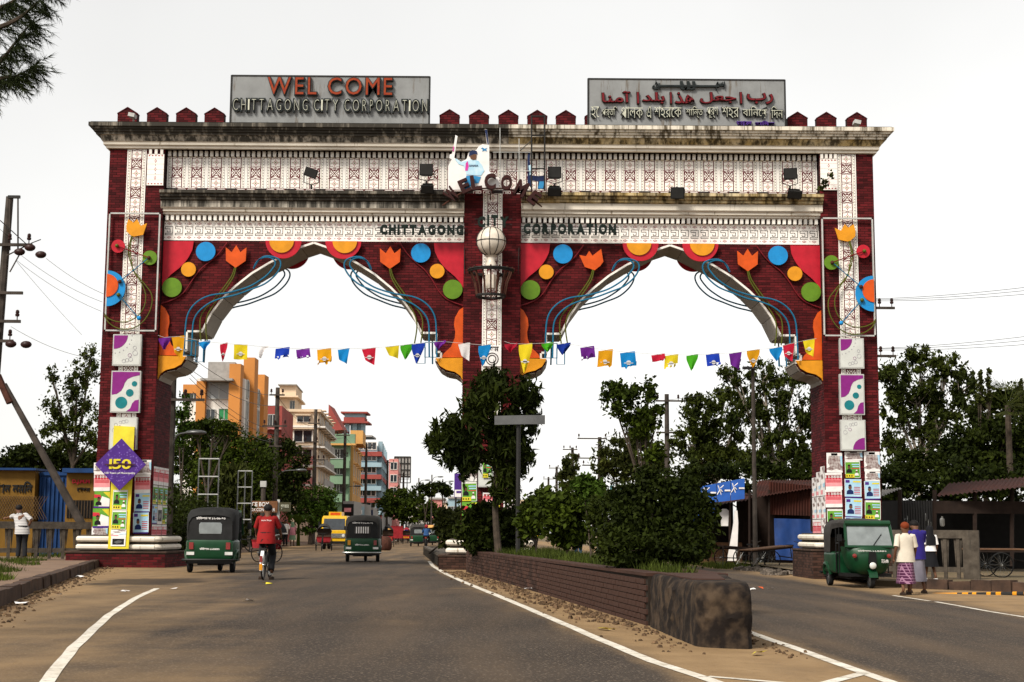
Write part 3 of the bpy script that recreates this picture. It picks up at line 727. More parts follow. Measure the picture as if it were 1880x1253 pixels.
# light boxes
def light_box(nm, lab, x0, x1, z0, z1, kind, flip=False, y=None, grp='printed light boxes on the pillars'):
    y = y or YF - .16
    t = thing(nm, lab, 'light box', ((x0 + x1) / 2, y, z0), group=grp); W, H = x1 - x0, z1 - z0
    b = B(); b.bb(x0, x1, y, YF - .02, z0, z1); part('case', b, 'steel_white', t)
    b = B(); b.bb(x0 + .035, x1 - .035, y - .006, y + .01, z0 + .035, z1 - .035); part('face', b, 'box_white', t)
    yp, yq = y - .012, y - .007
    def pr(pts, m, nm2='print'):
        pp = [(x0 + .035 + (p[0] if not flip else p[0]) * (W - .07), z0 + .035 + p[1] * (H - .07)) for p in pts]
        b = B(); b.prism(pp, 'y', yp, yq); part(nm2, b, m, t)
    asp = (W - .07) / (H - .07)
    def arc(cx, cz, r_, a0, a1, n=14): return [(cx + r_ * math.cos(R(a0 + (a1 - a0) * i / n)), cz + r_ * asp * math.sin(R(a0 + (a1 - a0) * i / n))) for i in range(n + 1)]
    def ring(cx, cz, r_, w_, m):
        b = B(); n = 14; o = [(cx + (r_ + w_) * math.cos(6.2832 * i / n), cz + (r_ + w_) * asp * math.sin(6.2832 * i / n)) for i in range(n)]; q = [(cx + r_ * math.cos(6.2832 * i / n), cz + r_ * asp * math.sin(6.2832 * i / n)) for i in range(n)]
        T_ = lambda p: (x0 + .035 + p[0] * (W - .07), yp, z0 + .035 + p[1] * (H - .07))
        b.add([T_(p) for p in o + q], [(i, (i + 1) % n, n + (i + 1) % n, n + i) for i in range(n)]); part('print', b, m, t)
    if kind == 'quarter':
        pr([(0, 1)] + arc(0, 1, .52, -90, 0), 'purple')
        for i in range(7): a = -85 + i * 14; pr(arc(.68 * math.cos(R(a)), 1 + .68 * asp * math.sin(R(a)), .022, 0, 340, 8), 'ring_grey')
        for (cx, cz, r_, m) in ((.4, .12, .06, 'ring_grey'), (.52, .15, .06, 'ring_grey'), (.66, .18, .07, 'ring_grey'), (.62, .32, .06, 'purple'), (.82, .4, .09, 'ring_grey'), (.80, .58, .06, 'ring_grey')): ring(cx, cz, r_, .012, m)
    if kind == 'quarter2':
        pr([(1, 0)] + arc(1, 0, .52, 90, 180), 'purple')
        for (cx, cz, r_, m) in ((.15, .6, .08, 'ring_grey'), (.2, .78, .06, 'ring_grey'), (.38, .86, .05, 'ring_grey'), (.36, .70, .06, 'purple'), (.5, .88, .06, 'ring_grey'), (.62, .9, .06, 'ring_grey')): ring(cx, cz, r_, .012, m)
    if kind == 'wave':
        pr([(0, 1), (0, .42), (.18, .44), (.34, .52), (.42, .62), (.46, .72), (.56, .82), (.75, .88), (1, .92), (1, 1)], 'purple')
        pr([(1, 0), (1, .30), (.86, .28), (.76, .2), (.7, .08), (.55, 0)], 'purple')
        for (cx, cz, r_) in ((.36, .22, .22), (.66, .47, .14), (.82, .70, .10)): pr(arc(cx, cz, r_, 0, 345, 20), 'teal')
def bx(px0, px1, py0, py1, Y=YF - .16):
    a, c = P(px0, py0, Y), P(px1, py1, Y); return a.x, c.x, c.z, a.z
for s_, nb, q in ((0, 'over the purple diamond', [(208, 258, 614, 672), (205, 256, 681, 758), (202, 250, 766, 826)]), (1, 'over the parked auto rickshaw', [(1541, 1587, 621, 677), (1541, 1588, 687, 762), (1543, 1590, 771, 828)])):
    for (r_, kd, lb) in zip(q, ('quarter', 'wave', 'quarter2'), ('white light box with purple quarter disc in its upper corner', 'tall light box with purple waves and three teal dots', 'white light box with purple quarter disc in its lower corner')):
        x0, x1, z0, z1 = bx(*r_); light_box('light_box', lb + ' ' + nb, x0, x1, z0, z1, kd)
x0, x1, z0, z1 = bx(878, 926, 838, 895); light_box('light_box', 'grimy empty light box behind the median tree', x0, x1, z0, z1, 'none')
x0, x1, z0, z1 = bx(887, 920, 640, 672); 
em = thing('emblem_board', 'white board with a round black emblem and lettering under the globe lamp', 'sign', ((x0 + x1) / 2, YF - .06, z0))
b = B(); b.bb(x0, x1, YF - .06, YF - .02, z0, z1 + .1); part('board', b, 'paper_white', em)
b = B(); n = 20; xc, zc = (x0 + x1) / 2, z0 + .22
for r_, w_ in ((.17, .03), (.10, .03)): b.add([(xc + rr * math.cos(6.2832 * i / n), YF - .066, zc + rr * math.sin(6.2832 * i / n)) for rr in (r_, r_ + w_) for i in range(n)], [(i, (i + 1) % n, n + (i + 1) % n, n + i) for i in range(n)])
part('emblem', b, 'print_black', em)
o = obj('lettering', fit(textmesh('৩তম', .2, .004, 'print_black', .006), x0 + .08, x1 - .08, z1 - .1, z1 + .07, YF - .066), em); o.location = -em.location

# ------------------------------------------------------------------ signboards on the roof
def letters(s, x0, x1, z0, z1, y, m, parent, nm='letter', off=.0, depth=.05, core=None, gap=.16, dy=.0):
    ms = [(ch, textmesh(ch, 1, depth, m, off) if ch != ' ' else None) for ch in s]
    wd = []
    for ch, me in ms:
        if me is None: wd.append((0, .22)); continue
        a = np.empty(len(me.vertices) * 3, 'f'); me.vertices.foreach_get('co', a); a = a.reshape(-1, 3); wd.append((a[:, 0].min(), a[:, 0].max()))
    tot = sum(b_ - a_ for a_, b_ in wd) + gap * (len(s) - 1) * .5; k = (x1 - x0) / tot; x = x0; out = []
    for (ch, me), (a_, b_) in zip(ms, wd):
        ww = (b_ - a_) * k
        if me is not None:
            fit(me, -ww / 2, ww / 2, 0, z1 - z0)
            o = obj(nm, me, parent, Vector((x + ww / 2, y, z0)) - parent.location); out.append(o)
            if core:
                c2 = textmesh(ch, 1, .02, core[0], core[1]); q = core[2]; fit(c2, -ww / 2 + q, ww / 2 - q, q, z1 - z0 - q); obj('neon_tube', c2, o, (0, -depth / 2 - .015, 0))
        x += ww + gap * .5 * k
    return out
YG = 44.85
def signboard(lab, px0, px1, py0, py1):
    a, c = P(px0, py0, YG), P(px1, py0 + 2, YG)
    t = thing('signboard', lab, 'signboard', ((a.x + c.x) / 2, YG + .1, 13.72))
    b = B(); b.bb(a.x, c.x, YG + .03, YG + .1, 13.72, a.z); part('panel', b, 'board_grey', t)
    b = B()
    for x in (a.x, c.x): b.bb(x - .025, x + .025, YG + .01, YG + .12, 13.72, a.z + .02)
    b.bb(a.x, c.x, YG + .01, YG + .12, a.z - .01, a.z + .03); part('frame', b, 'steel_dark', t)
    for f_ in (.02, .5, .98):
        x = a.x + (c.x - a.x) * f_; b = B(); b.tube([(x, YG + .1, a.z - .5), (x + .1, YG + 1.1, 13.72)], .025, 6); part('brace', b, 'rust', t)
    return t
t = signboard('grey roof signboard reading WEL COME, CHITTAGONG CITY CORPORATION', 425, 789, 139, 222)
a, c = P(491, 142, YG), P(722, 178, YG); letters('WEL COME', a.x, c.x, c.z, a.z, YG - .03, 'letter_dark', t, off=.035, depth=.10, core=('letter_red', .0, .03), gap=.22)
a, c = P(427, 181, YG), P(787, 209, YG); letters('CHITTAGONG CITY CORPORATION', a.x, c.x, c.z, a.z, YG - .03, 'letter_dark', t, off=.028, depth=.10, core=('letter_line', -.030, .05), gap=.12)
t = signboard('grey roof signboard with Arabic and Bengali lettering', 1080, 1441, 145, 228)
def wordline(s, px0, px1, py0, py1, m, off, core=None):
    a, c = P(px0, py0, YG), P(px1, py1, YG)
    o = obj('lettering', fit(textmesh(s, 1, .08, m, off), a.x, c.x, c.z, a.z, YG - .01), t); o.location = -t.location
    if core: q = obj('neon_tube', fit(textmesh(s, 1, .02, core[0], core[1]), a.x + .02, c.x - .02, c.z + .015, a.z - .015, YG - .06), o)
for wd, p0, p1 in (('হে', 1084, 1101), ('পর্তি', 1104, 1134), ('পালক', 1139, 1181), ('এ', 1186, 1196), ('শহরেক', 1200, 1252), ('শািন্ত', 1258, 1291), ('পূর্ণ', 1296, 1319), ('শহর', 1324, 1357), ('বািনেয়', 1362, 1409), ('িদন', 1414, 1438)):
    wordline(wd, p0, p1, 196, 219, 'letter_dark', .05, ('letter_line', -.014))
for wd, p0, p1, dy in (('ﺎﻨﻣﺁ', 1104, 1158, 0), ('ا', 1168, 1174, 2), ('ﺪﻠﺑ', 1178, 1221, 2), ('ا', 1229, 1234, 2), ('ﺬﻫ', 1238, 1275, 2), ('ﻞﻌﺟ', 1284, 1352, 2), ('ا', 1357, 1363, 2), ('بر', 1370, 1420, 3)):
    wordline(wd, p0, p1, 168 + dy, 190 + dy, 'letter_maroon', .035, ('pipe_red', .006))
wordline('ﷲ', 1197, 1212, 149, 165, 'letter_dark', .02); wordline('ﺎﻟﻟ', 1248, 1277, 150, 166, 'letter_dark', .03); wordline('ﻢﺴﺑ', 1314, 1331, 150, 167, 'letter_dark', .03)
a, c = P(1208, 157, YG), P(1320, 161, YG); b = B(); b.bb(a.x, c.x, YG - .06, YG + .03, c.z, a.z); part('letter_stroke', b, 'letter_dark', t)
wordline('আল', 1352, 1380, 223, 232, 'violet', .03); wordline('হািদস', 1386, 1422, 223, 232, 'violet', .03)

# ------------------------------------------------------------------ metal letters on the facade
t = thing('welcome_letters', 'rusty maroon metal letters spelling WELCOME on an arched rail', 'letters', (-.6, 44.35, 11.6))
for ch, px, py, an, h in (('W', 829, 358, 47, 28), ('E', 853, 342, 24, 26), ('L', 874, 336, 9, 28), ('C', 900, 334, 0, 30), ('O', 930, 336, -6, 29), ('M', 957, 347, -27, 30), ('E', 981, 364, -40, 25)):
    p = P(px, py, 44.35); me = textmesh(ch, 1, .16, 'letter_maroon', .04); hh = h * .0165; fit(me, -hh * .36, hh * .36, -hh / 2, hh / 2)
    o = obj('letter', me, t, p - t.location); o.rotation_euler = (0, -R(an), 0)
b = B(); b.tube(smooth_path([P(px, py, 44.42) for px, py in ((812, 378), (835, 362), (860, 350), (900, 346), (940, 349), (970, 362), (995, 380))], 5), .025, 6); part('rail', b, 'rust', t)
for px in (840, 900, 965):
    p = P(px, 352, 44.42); b = B(); b.tube([p, (p.x, 44.75, p.z - .2)], .02, 5); part('bracket', b, 'rust', t)
t = thing('facade_letters', 'dark green frilled metal letters spelling CHITTAGONG CITY CORPORATION', 'letters', (-.6, 44.7, 10.3))
for s_, px0, px1, py0, py1, n_ in (('CHITTAGONG', 698, 851, 413, 432, 0), ('CITY', 877, 934, 397, 417, 1), ('CORPORATION', 961, 1131, 411, 431, 2)):
    yy = 44.9 if n_ != 1 else 44.55
    a, c = P(px0, py0, yy), P(px1, py1, yy)
    ls = letters(s_, a.x, c.x, c.z, a.z, yy, 'letter_green', t, off=.06, depth=.12, gap=.35)
    for zz in (.25, .75):
        b = B(); z = c.z + (a.z - c.z) * zz; b.tube([(a.x - .1, yy + .07, z), (c.x + .1, yy + .07, z)], .012, 5); part('rail', b, 'steel_dark', t)
    if n_ == 1:
        for o, dz in zip(ls, (-.02, .03, .03, -.02)): o.location.z += dz

# ------------------------------------------------------------------ cut-out boards of batsmen and the steel ladder
def cutout(t, pts, m, y0, y1, nm='board'):
    b = B(); b.prism([PXZ(740 + x / 4.474, 180 + y / 4.474, 44.5) for x, y in pts], 'y', y0, y1); return part(nm, b, m, t)
mat('cloth_sky', (.22, .50, .68), .5, c2=(.55, .68, .75), scale=4); mat('cloth_blue', (.03, .22, .45), .5); mat('pink', (.55, .04, .28), .5); mat('navy', (.01, .02, .07), .5)
t = thing('cutout_board', 'white cut-out board of a batsman in light blue raising a bat', 'sign', P(865, 349, 44.5))
cutout(t, [(368, 755), (370, 560), (400, 505), (380, 495), (383, 465), (402, 460), (415, 400), (430, 305), (448, 315), (425, 465), (420, 490), (470, 530), (520, 505), (540, 450), (600, 430), (620, 400), (650, 380), (690, 385), (672, 262), (662, 250), (690, 258), (708, 390), (708, 600), (740, 640), (790, 655), (790, 755)], 'paper_white', 44.5, 44.54)
cutout(t, [(425, 505), (440, 500), (480, 528), (520, 518), (560, 508), (620, 518), (650, 555), (668, 600), (640, 640), (520, 632), (512, 600), (500, 560), (455, 545)], 'cloth_sky', 44.485, 44.499, 'print')
cutout(t, [(510, 600), (515, 540), (530, 520), (540, 560), (530, 600)], 'pink', 44.48, 44.484, 'print')
cutout(t, [(540, 480), (545, 445), (570, 430), (605, 438), (612, 465), (585, 462)], 'navy', 44.48, 44.499, 'print')
cutout(t, [(548, 482), (585, 464), (605, 470), (600, 505), (575, 515), (555, 500)], 'skin', 44.48, 44.499, 'print')
cutout(t, [(505, 700), (520, 640), (580, 640), (640, 650), (620, 700), (560, 710), (545, 752), (510, 752)], 'cloth_blue', 44.485, 44.499, 'print')
cutout(t, [(640, 415), (655, 408), (668, 420), (690, 412), (680, 425), (692, 440), (668, 432), (650, 440), (656, 424)], 'cloth_blue', 44.485, 44.499, 'print')
cutout(t, [(410, 400), (420, 402), (416, 440), (408, 440)], 'pink', 44.485, 44.499, 'print')
cutout(t, [(672, 265), (690, 262), (703, 380), (694, 385)], 'navy', 44.485, 44.499, 'print')
a, c = PXZ(740 + 543 / 4.474, 180 + 548 / 4.474, 44.48), PXZ(740 + 618 / 4.474, 180 + 566 / 4.474, 44.48)
o = obj('lettering', fit(textmesh('SAHARA', 1, .003, 'navy', .02), a[0], c[0], c[1], a[1], 44.478), t); o.location = -t.location
t = thing('cutout_board', 'torn dark blue remains of a second batsman board on the steel ladder', 'sign', P(985, 349, 44.5))
cutout(t, [(1022, 470), (1045, 445), (1040, 520), (1062, 640), (1110, 645), (1168, 640), (1160, 750), (1105, 748), (1110, 690), (1062, 680), (1050, 740), (1022, 700)], 'navy', 44.46, 44.50)
cutout(t, [(1030, 560), (1055, 550), (1060, 620), (1040, 640)], 'cloth_sky', 44.45, 44.459, 'print'); cutout(t, [(1120, 690), (1160, 690), (1150, 748), (1108, 748)], 'cloth_blue', 44.45, 44.459, 'print')
t = thing('steel_ladder', 'tall thin black steel ladder frame standing against the gate cornice', 'frame', P(987, 349, 44.3))
for q in ([(976, 212), (976, 350)], [(1000, 212), (1000, 350)]):
    b = B(); b.tube([P(x, y, 44.3) for x, y in q], .025, 6); part('rail', b, 'steel_dark', t)
for yy in (214, 249, 310):
    b = B(); b.tube([P(975, yy, 44.3), P(1001, yy, 44.3)], .022, 6); part('rung', b, 'steel_dark', t)
for q in ([(915, 315), (1005, 314)], [(976, 258), (955, 277)], [(918, 235), (918, 330)], [(953, 255), (953, 330)], [(905, 280), (975, 280)]):
    b = B(); b.tube([P(x, y, 44.42) for x, y in q], .014, 5); part('tie_rod', b, 'steel_white' if q[0][0] < 960 else 'steel_dark', t)

# ------------------------------------------------------------------ floodlights
def floodlight(px, py, Y, w_, h, roll, lab, tilt=-.35, foot=(0, -.35)):
    p = P(px, py, Y); t = thing('floodlight', lab, 'floodlight', p, group='black floodlights on the gate ledge')
    b = B(); rg = []
    for i in range(5):
        f_ = i / 4; dd = .26 * f_; k = 1 - .35 * f_ ** 2
        rg.append([(sx * w_ / 2 * k, -.13 + dd, sz * h / 2 * k) for sx, sz in ((-1, -1), (1, -1), (1, 1), (-1, 1))])
    b.loft(rg)
    for i in range(5): b.bb(-w_ * .4, w_ * .4, .04 + i * .02, .05 + i * .02, -h * .48, h * .48)
    M_ = Matrix.Rotation(roll, 4, 'Y') @ Matrix.Rotation(tilt, 4, 'X')
    me = b.mesh('housing', 'black'); me.transform(M_); obj('housing', me, t)
    b = B(); b.bb(-w_ * .44, w_ * .44, -.14, -.131, -h * .42, h * .42); me = b.mesh('lens', 'steel_dark'); me.transform(M_); obj('lens', me, t)
    b = B(); b.tube([(-w_ / 2 - .03, .03, 0), (-w_ / 2 - .03, .0, foot[1] * .6), (foot[0], 0, foot[1] * .75), (w_ / 2 + .03, 0, foot[1] * .6), (w_ / 2 + .03, .03, 0)], .015, 5); b.tube([(foot[0], 0, foot[1] * .75), (foot[0], .05, foot[1])], .03, 6); part('bracket', b, 'steel_dark', t, world=False)
for a in ((572, 318, 44.62, .40, .28, .35, 'lone black floodlight tilted over the ledge under CITY CORPORATION sign', .2, (.0, -.5)),
          (783, 313, 44.62, .42, .36, 0, 'upper black floodlight of the pair beside the batsman board', .1, (0, -.45)), (785, 346, 44.5, .40, .24, 0, 'lower black floodlight of the pair beside the batsman board', .6, (0, -.12)),
          (1018, 318, 44.62, .42, .36, 0, 'upper black floodlight of the pair beside the steel ladder', .1, (0, -.45)), (1018, 351, 44.5, .42, .26, 0, 'lower black floodlight of the pair beside the steel ladder', .6, (0, -.12)),
          (1243, 355, 44.5, .42, .36, 0, 'single black floodlight hanging over the ledge under the Arabic signboard', .2, (0, .2)),
          (1450, 320, 44.62, .42, .34, -.05, 'upper black floodlight of the pair by the ledge plant', .1, (0, -.5)), (1458, 356, 44.5, .44, .24, .05, 'lower black floodlight of the pair by the ledge plant', .6, (-.1, .14))): floodlight(*a)
for px, py, nb in ((243, 213, 'on the battlement over the framed tulip'), (1573, 226, 'on the battlement at the clean corner of the cornice')):
    p = P(px, py, 44.9); b = B(); b.box((p.x, p.y, p.z), (.2, .3, .12), ry=.2); b.tube([(p.x, p.y + .1, p.z), (p.x, p.y + .3, 13.72)], .03); single('security_camera', b, 'steel_white', 'small pale security camera ' + nb, 'camera', p)

# ------------------------------------------------------------------ globe lamp
YL = 44.35; p = P(902, 444, YL); rG = 27.5 / 2700 * YL
t = thing('globe_lamp', 'large round ribbed globe lamp in a cage basket on the middle pillar', 'lamp', (p.x, YL, p.z - 1.75))
b = B(); b.sphere(p, rG, n=24, k=14); part('globe', b, 'globe_glass', t, smooth=True)
for i in range(5):
    a = math.pi * i / 5 + .2; b = B(); n = 24
    b.tube([(p.x + (rG + .008) * math.cos(u) * math.cos(a), p.y + (rG + .008) * math.cos(u) * math.sin(a), p.z + (rG + .008) * math.sin(u)) for u in [2 * math.pi * j / n for j in range(n + 1)]], .011, 5); part('rib', b, 'steel_dark', t)
b = B(); n = 28; b.tube([(p.x + (rG + .01) * math.cos(2 * math.pi * j / n), p.y + (rG + .01) * math.sin(2 * math.pi * j / n), p.z) for j in range(n + 1)], .012, 5); part('rib', b, 'steel_dark', t)
zr, zb = P(902, 497, YL).z, P(902, 545, YL).z
b = B(); b.lathe([(.16, 0), (.18, .1), (.13, .2), (.13, .32), (.2, .38)], (p.x, p.y, p.z - rG - .37), 12); part('neck', b, 'globe_glass', t, smooth=True)
b = B(); b.lathe([(.17, 0), (.17, .42)], (p.x, p.y, zb + .25), 6); part('lantern', b, 'globe_glass', t)
for z, r_ in ((zr, .70), (zr - .05, .68), (zb + .03, .44), (zb, .44)):
    b = B(); b.tube([(p.x + r_ * math.cos(2 * math.pi * j / 24), p.y + r_ * math.sin(2 * math.pi * j / 24), z) for j in range(25)], .03, 6); part('ring', b, 'steel_dark', t)
for i in range(16):
    a = 2 * math.pi * i / 16; b = B(); b.tube([(p.x + r_ * math.cos(a), p.y + r_ * math.sin(a), z) for r_, z in ((.72, zr + .05), (.66, zr), (.5, (zr + zb) / 2), (.43, zb))], .028, 5); part('strut', b, 'rust', t)
for x in (p.x - .85, p.x + .85):
    b = B(); b.tube([(x, YF - .05, P(0, 440, 45).z - .15), (x * .98 + p.x * .02, YF - .05, zr)], .012, 5); part('stay', b, 'steel_dark', t)
# ------------------------------------------------------------------ posters
def poster_mesh(kind):
    b = B(); b.add([(0, 0, 0), (1, 0, 0), (1, 0, 1), (0, 0, 1)], [(0, 1, 2, 3)], 0)
    def q(x0, x1, z0, z1, mi, y=-.003): b.add([(x0, y, z0), (x1, y, z0), (x1, y, z1), (x0, y, z1)], [(0, 1, 2, 3)], mi)
    def pg(pts, mi, y=-.005): b.add([(x, y, z) for x, z in pts], [tuple(range(len(pts)))], mi)
    def man(cx, cz, k, coat, sk):
        pg([(cx - .22 * k, cz - .38 * k), (cx + .22 * k, cz - .38 * k), (cx + .2 * k, cz - .2 * k), (cx + .08 * k, cz - .12 * k), (cx - .08 * k, cz - .12 * k), (cx - .2 * k, cz - .2 * k)], coat)
        pg(circ(cx, cz, .11 * k, 10), sk, -.006); pg(circ(cx, cz + .07 * k, .105 * k, 10, 0, math.pi, True), coat if coat != 5 else 6, -.007)
    if kind == 'green':
        ms = ['paper_green', 'paper_yellow', 'paper_white', 'paper_red', 'skin', 'black', 'black', 'paper_blue']
        q(0, .62, 0, .22, 1); q(.05, .95, .9, .97, 2); q(.45, .95, .74, .8, 7); q(.5, .95, .62, .68, 7); q(.42, .95, .52, .56, 3)
        man(.27, .62, .85, 5, 4); man(.76, .36, .6, 2, 4)
        for i in range(3): pg(circ(.12 + i * .16, .12, .05, 6), 5)
        q(0, 1, 0, .02, 2); q(0, .03, 0, 1, 2); q(.97, 1, 0, 1, 2); q(0, 1, .98, 1, 2)
    elif kind == 'blue':
        ms = ['paper_blue', 'paper_white', 'paper_red', 'shirt_blue_dark', 'skin', 'hair', 'hair', 'print_pink', 'paper_yellow', 'violet']
        q(.5, .95, .82, .9, 8); q(.06, .3, .8, .95, 9)
        man(.32, .55, .95, 3, 4)
        for i in range(5): q(.56, .92, .18 + i * .09, .22 + i * .09, 2 if i % 2 else 7)
        q(0, 1, 0, .06, 9); q(0, .03, 0, 1, 1); q(.97, 1, 0, 1, 1)
    elif kind == 'pink':
        ms = ['paper_pink', 'paper_red', 'paper_white', 'paper_red']
        q(0, 1, .7, 1, 2)
        for i in range(5): q(.06 + i * .18, .20 + i * .18, .62, .84, 1)
        q(.03, .97, .84, .88, 1)
        for i in range(3): q(.05, .95, .44 + i * .055, .47 + i * .055, 1)
        q(.0, 1, .0, .2, 2)
    elif kind == 'party':
        ms = ['paper_green', 'paper_white', 'paper_red', 'paper_yellow', 'skin', 'black', 'black', 'violet']
        pg([(.3, .1), (1, .1), (1, .55), (.5, .7)], 1, -.002); pg([(0, .6), (.45, .6), (.4, .78), (0, .8)], 2); pg([(.55, .95), (1, .95), (1, .6)], 3)
        man(.3, .5, .9, 5, 4); q(0, 1, 0, .1, 7)
    elif kind == 'torn':
        ms = ['paper_torn', 'paper_white', 'paper_blue', 'paper_pink', 'paper_green']
        q(0, 1, .84, 1, 1); q(.3, .7, .86, .98, 3); pg([(0, .84), (.15, .84), (.08, .5), (.2, .3), (0, .2)], 1); pg([(.85, .84), (1, .84), (1, .3), (.9, .4)], 2); pg([(0, .0), (1, .0), (1, .1), (.6, .18), (.3, .1), (0, .15)], 1)
    elif kind == 'strip':
        ms = ['paper_white', 'paper_torn', 'paper_red', 'paper_blue', 'paper_pink']
        pg([(.1, .7), (.5, .75), (.7, .6), (.3, .55)], 1); pg([(.5, .4), (1, .45), (1, .3), (.6, .28)], 3); q(0, .5, .05, .2, 4); pg([(.4, .95), (.8, 1), (1, .8), (.7, .75)], 1); pg([(.0, .4), (.2, .42), (.15, .3), (0, .28)], 1)
    else:
        ms = ['paper_white', 'steel_grey', 'black', 'paper_red']
        q(.1, .9, .15, .75, 2); pg([(.2, .4), (.5, .6), (.8, .5), (.7, .35), (.4, .25)], 1, -.005)
    return b.mesh('poster', ms, fix=False)
PM = {k: poster_mesh(k) for k in ('green', 'blue', 'pink', 'party', 'torn', 'strip', 'photo')}
PL = {'green': 'green portrait poster', 'blue': 'pale blue portrait poster', 'pink': 'pink lettering poster', 'party': 'green campaign poster', 'torn': 'torn brown poster', 'strip': 'ragged white poster', 'photo': 'white photo poster'}
PLACE = {'L': 'the diamond board pillar', 'Y': 'the yellow leaning board', 'R': 'the auto rickshaw pillar', 'C': 'the middle pillar'}
ORD = ['topmost', 'second', 'third', 'fourth', 'fifth', 'sixth']
rows = {}
def plabel(o, kind, pl_, col_):
    i = rows.get((pl_, col_), 0); rows[(pl_, col_)] = i + 1
    tag(o, f"{PL[kind]}, {ORD[i]} down the {col_} of {PLACE[pl_]}", 'poster', 'posters pasted on ' + PLACE[pl_])
pn = 0
def poster(kind, px0, px1, py0, py1, pl_, col_, Y=YF - .03):
    global pn; pn += 1
    Y -= .0015 * (pn % 5)
    a, c = P(px0, py1, Y), P(px1, py0, Y)
    o = obj('poster', PM[kind], None, a); o.scale = (c.x - a.x, 1, c.z - a.z); o.rotation_euler = (0, R(random.uniform(-1.5, 1.5)), 0)
    plabel(o, kind, pl_, col_)
for pl_, col_, lst in (('L', 'outer column', [('torn', 172, 200, 850, 868), ('pink', 172, 203, 868, 902), ('party', 172, 202, 902, 933), ('party', 170, 201, 934, 970), ('torn', 168, 198, 968, 986)]),
        ('L', 'column beside the arch', [('torn', 250, 278, 845, 872), ('pink', 247, 277, 873, 906), ('blue', 246, 276, 906, 941), ('blue', 244, 274, 942, 980)]),
        ('R', 'column beside the arch', [('torn', 1518, 1546, 832, 868), ('pink', 1516, 1546, 869, 900), ('pink', 1516, 1546, 900, 932), ('green', 1519, 1547, 935, 970), ('green', 1520, 1548, 970, 1000)]),
        ('R', 'middle column', [('torn', 1551, 1583, 830, 846), ('green', 1552, 1579, 846, 878), ('blue', 1551, 1581, 880, 914), ('blue', 1552, 1582, 915, 950), ('blue', 1552, 1582, 950, 984)]),
        ('R', 'outer column', [('torn', 1587, 1615, 830, 866), ('torn', 1588, 1615, 866, 883), ('blue', 1588, 1616, 884, 918), ('green', 1588, 1616, 919, 954), ('blue', 1588, 1616, 955, 990)]),
        ('C', 'column on the city side', [('torn', 848, 876, 833, 884), ('green', 848, 876, 885, 921), ('party', 848, 876, 922, 958)]),
        ('C', 'middle column', [('pink', 886, 918, 905, 925), ('party', 886, 918, 926, 950)]),
        ('C', 'column behind the signboard post', [('torn', 928, 953, 826, 856), ('green', 926, 952, 856, 891), ('pink', 924, 952, 892, 920), ('strip', 924, 950, 920, 960)])):
    for a in lst: poster(*a, pl_, col_)
poster('green', 886, 903, 843, 878, 'C', 'grimy light box', YF - .2)
def side_poster(kind, x, out, y0, y1, z0, z1, pl_, col_):
    global pn; pn += 1
    o = obj('poster', PM[kind], None, (x + out * (.012 + .0015 * (pn % 5)), y0 if out > 0 else y1, z0)); o.scale = (y1 - y0, 1, z1 - z0); o.rotation_euler = (0, 0, R(90) if out > 0 else R(-90))
    plabel(o, kind, pl_, col_)
for i in range(3):
    y0 = YF + .08 + i * .66
    cn = ('front', 'middle', 'rear')[i] + ' inner-face column'
    for a in (('pink', XI0, 1, y0, y0 + .64, 2.5, 3.05), ('green', XI0, 1, y0, y0 + .6, 1.9, 2.48), ('blue' if i == 0 else ('photo' if i == 1 else 'green'), XI0, 1, y0, y0 + .62, 1.3, 1.88), ('pink', XI0, 1, y0, y0 + .62, .78, 1.28)): side_poster(*a, 'L', cn)
    for a in (('strip', XI1, -1, y0, y0 + .62, 2.3, 3.2 - .15 * i), ('strip', XI1, -1, y0, y0 + .62, 1.6, 2.28), ('pink' if i else 'strip', XI1, -1, y0, y0 + .64, .95, 1.58)): side_poster(*a, 'R', cn)
# yellow leaning board and purple diamond
t = thing('notice_board', 'tall yellow board leaning on the brick pillar under the purple diamond', 'board', P(221, 1008, 44.45))
def YBd(px, py, d=0):
    f_ = (py - 782) / (1008 - 782); Y = 44.78 - .33 * f_ - d; return P(px, py, Y)
q = [YBd(209, 782), YBd(247, 784), YBd(236, 1008), YBd(198, 1008)]; b = B(); r_ = [p + Vector((0, .05, 0)) for p in q]
b.add(q + r_, [(0, 1, 2, 3), (7, 6, 5, 4), (0, 1, 5, 4), (1, 2, 6, 5), (2, 3, 7, 6), (3, 0, 4, 7)]); part('board', b, 'paper_yellow', t)
for kd, px0, px1, py0, py1 in (('green', 206, 235, 900, 936), ('green', 204, 233, 937, 972), ('strip', 203, 232, 973, 985), ('photo', 203, 231, 985, 1003)):
    a, c = YBd(px0, py1, .02), YBd(px1, py0, .02); o = obj('poster', PM[kd], None, a); o.scale = (c.x - a.x, 1, c.z - a.z); o.rotation_euler = (R(-4.4), 0, 0)
    plabel(o, kd, 'Y', 'face')
YD = 44.35; p = P(221, 853, YD); h = 46.5 / 2700 * YD
t = thing('diamond_board', 'purple diamond-shaped board with a golden 150 on the brick pillar', 'sign', p)
b = B(); b.prism([(p.x - h, p.z), (p.x, p.z - h * 1.02), (p.x + h, p.z), (p.x, p.z + h * 1.02)], 'y', YD, YD + .05); part('board', b, 'violet', t)
b = B()
for i in range(90):
    while True:
        x, z = random.uniform(-h, h), random.uniform(-h, h)
        if abs(x) + abs(z) < h * .93: break
    rr = random.uniform(.012, .03); b.add([(p.x + x + rr * math.cos(a), YD - .004, p.z + z + rr * math.sin(a)) for a in [6.28 * k_ / 8 for k_ in range(8)]], [tuple(range(8))])
part('speckle', b, 'violet_light', t, kind='stuff')
letters('150', p.x - .33, p.x + .33, p.z - .14, p.z + .16, YD - .02, 'paper_yellow', t, off=.02, depth=.02, gap=.05)
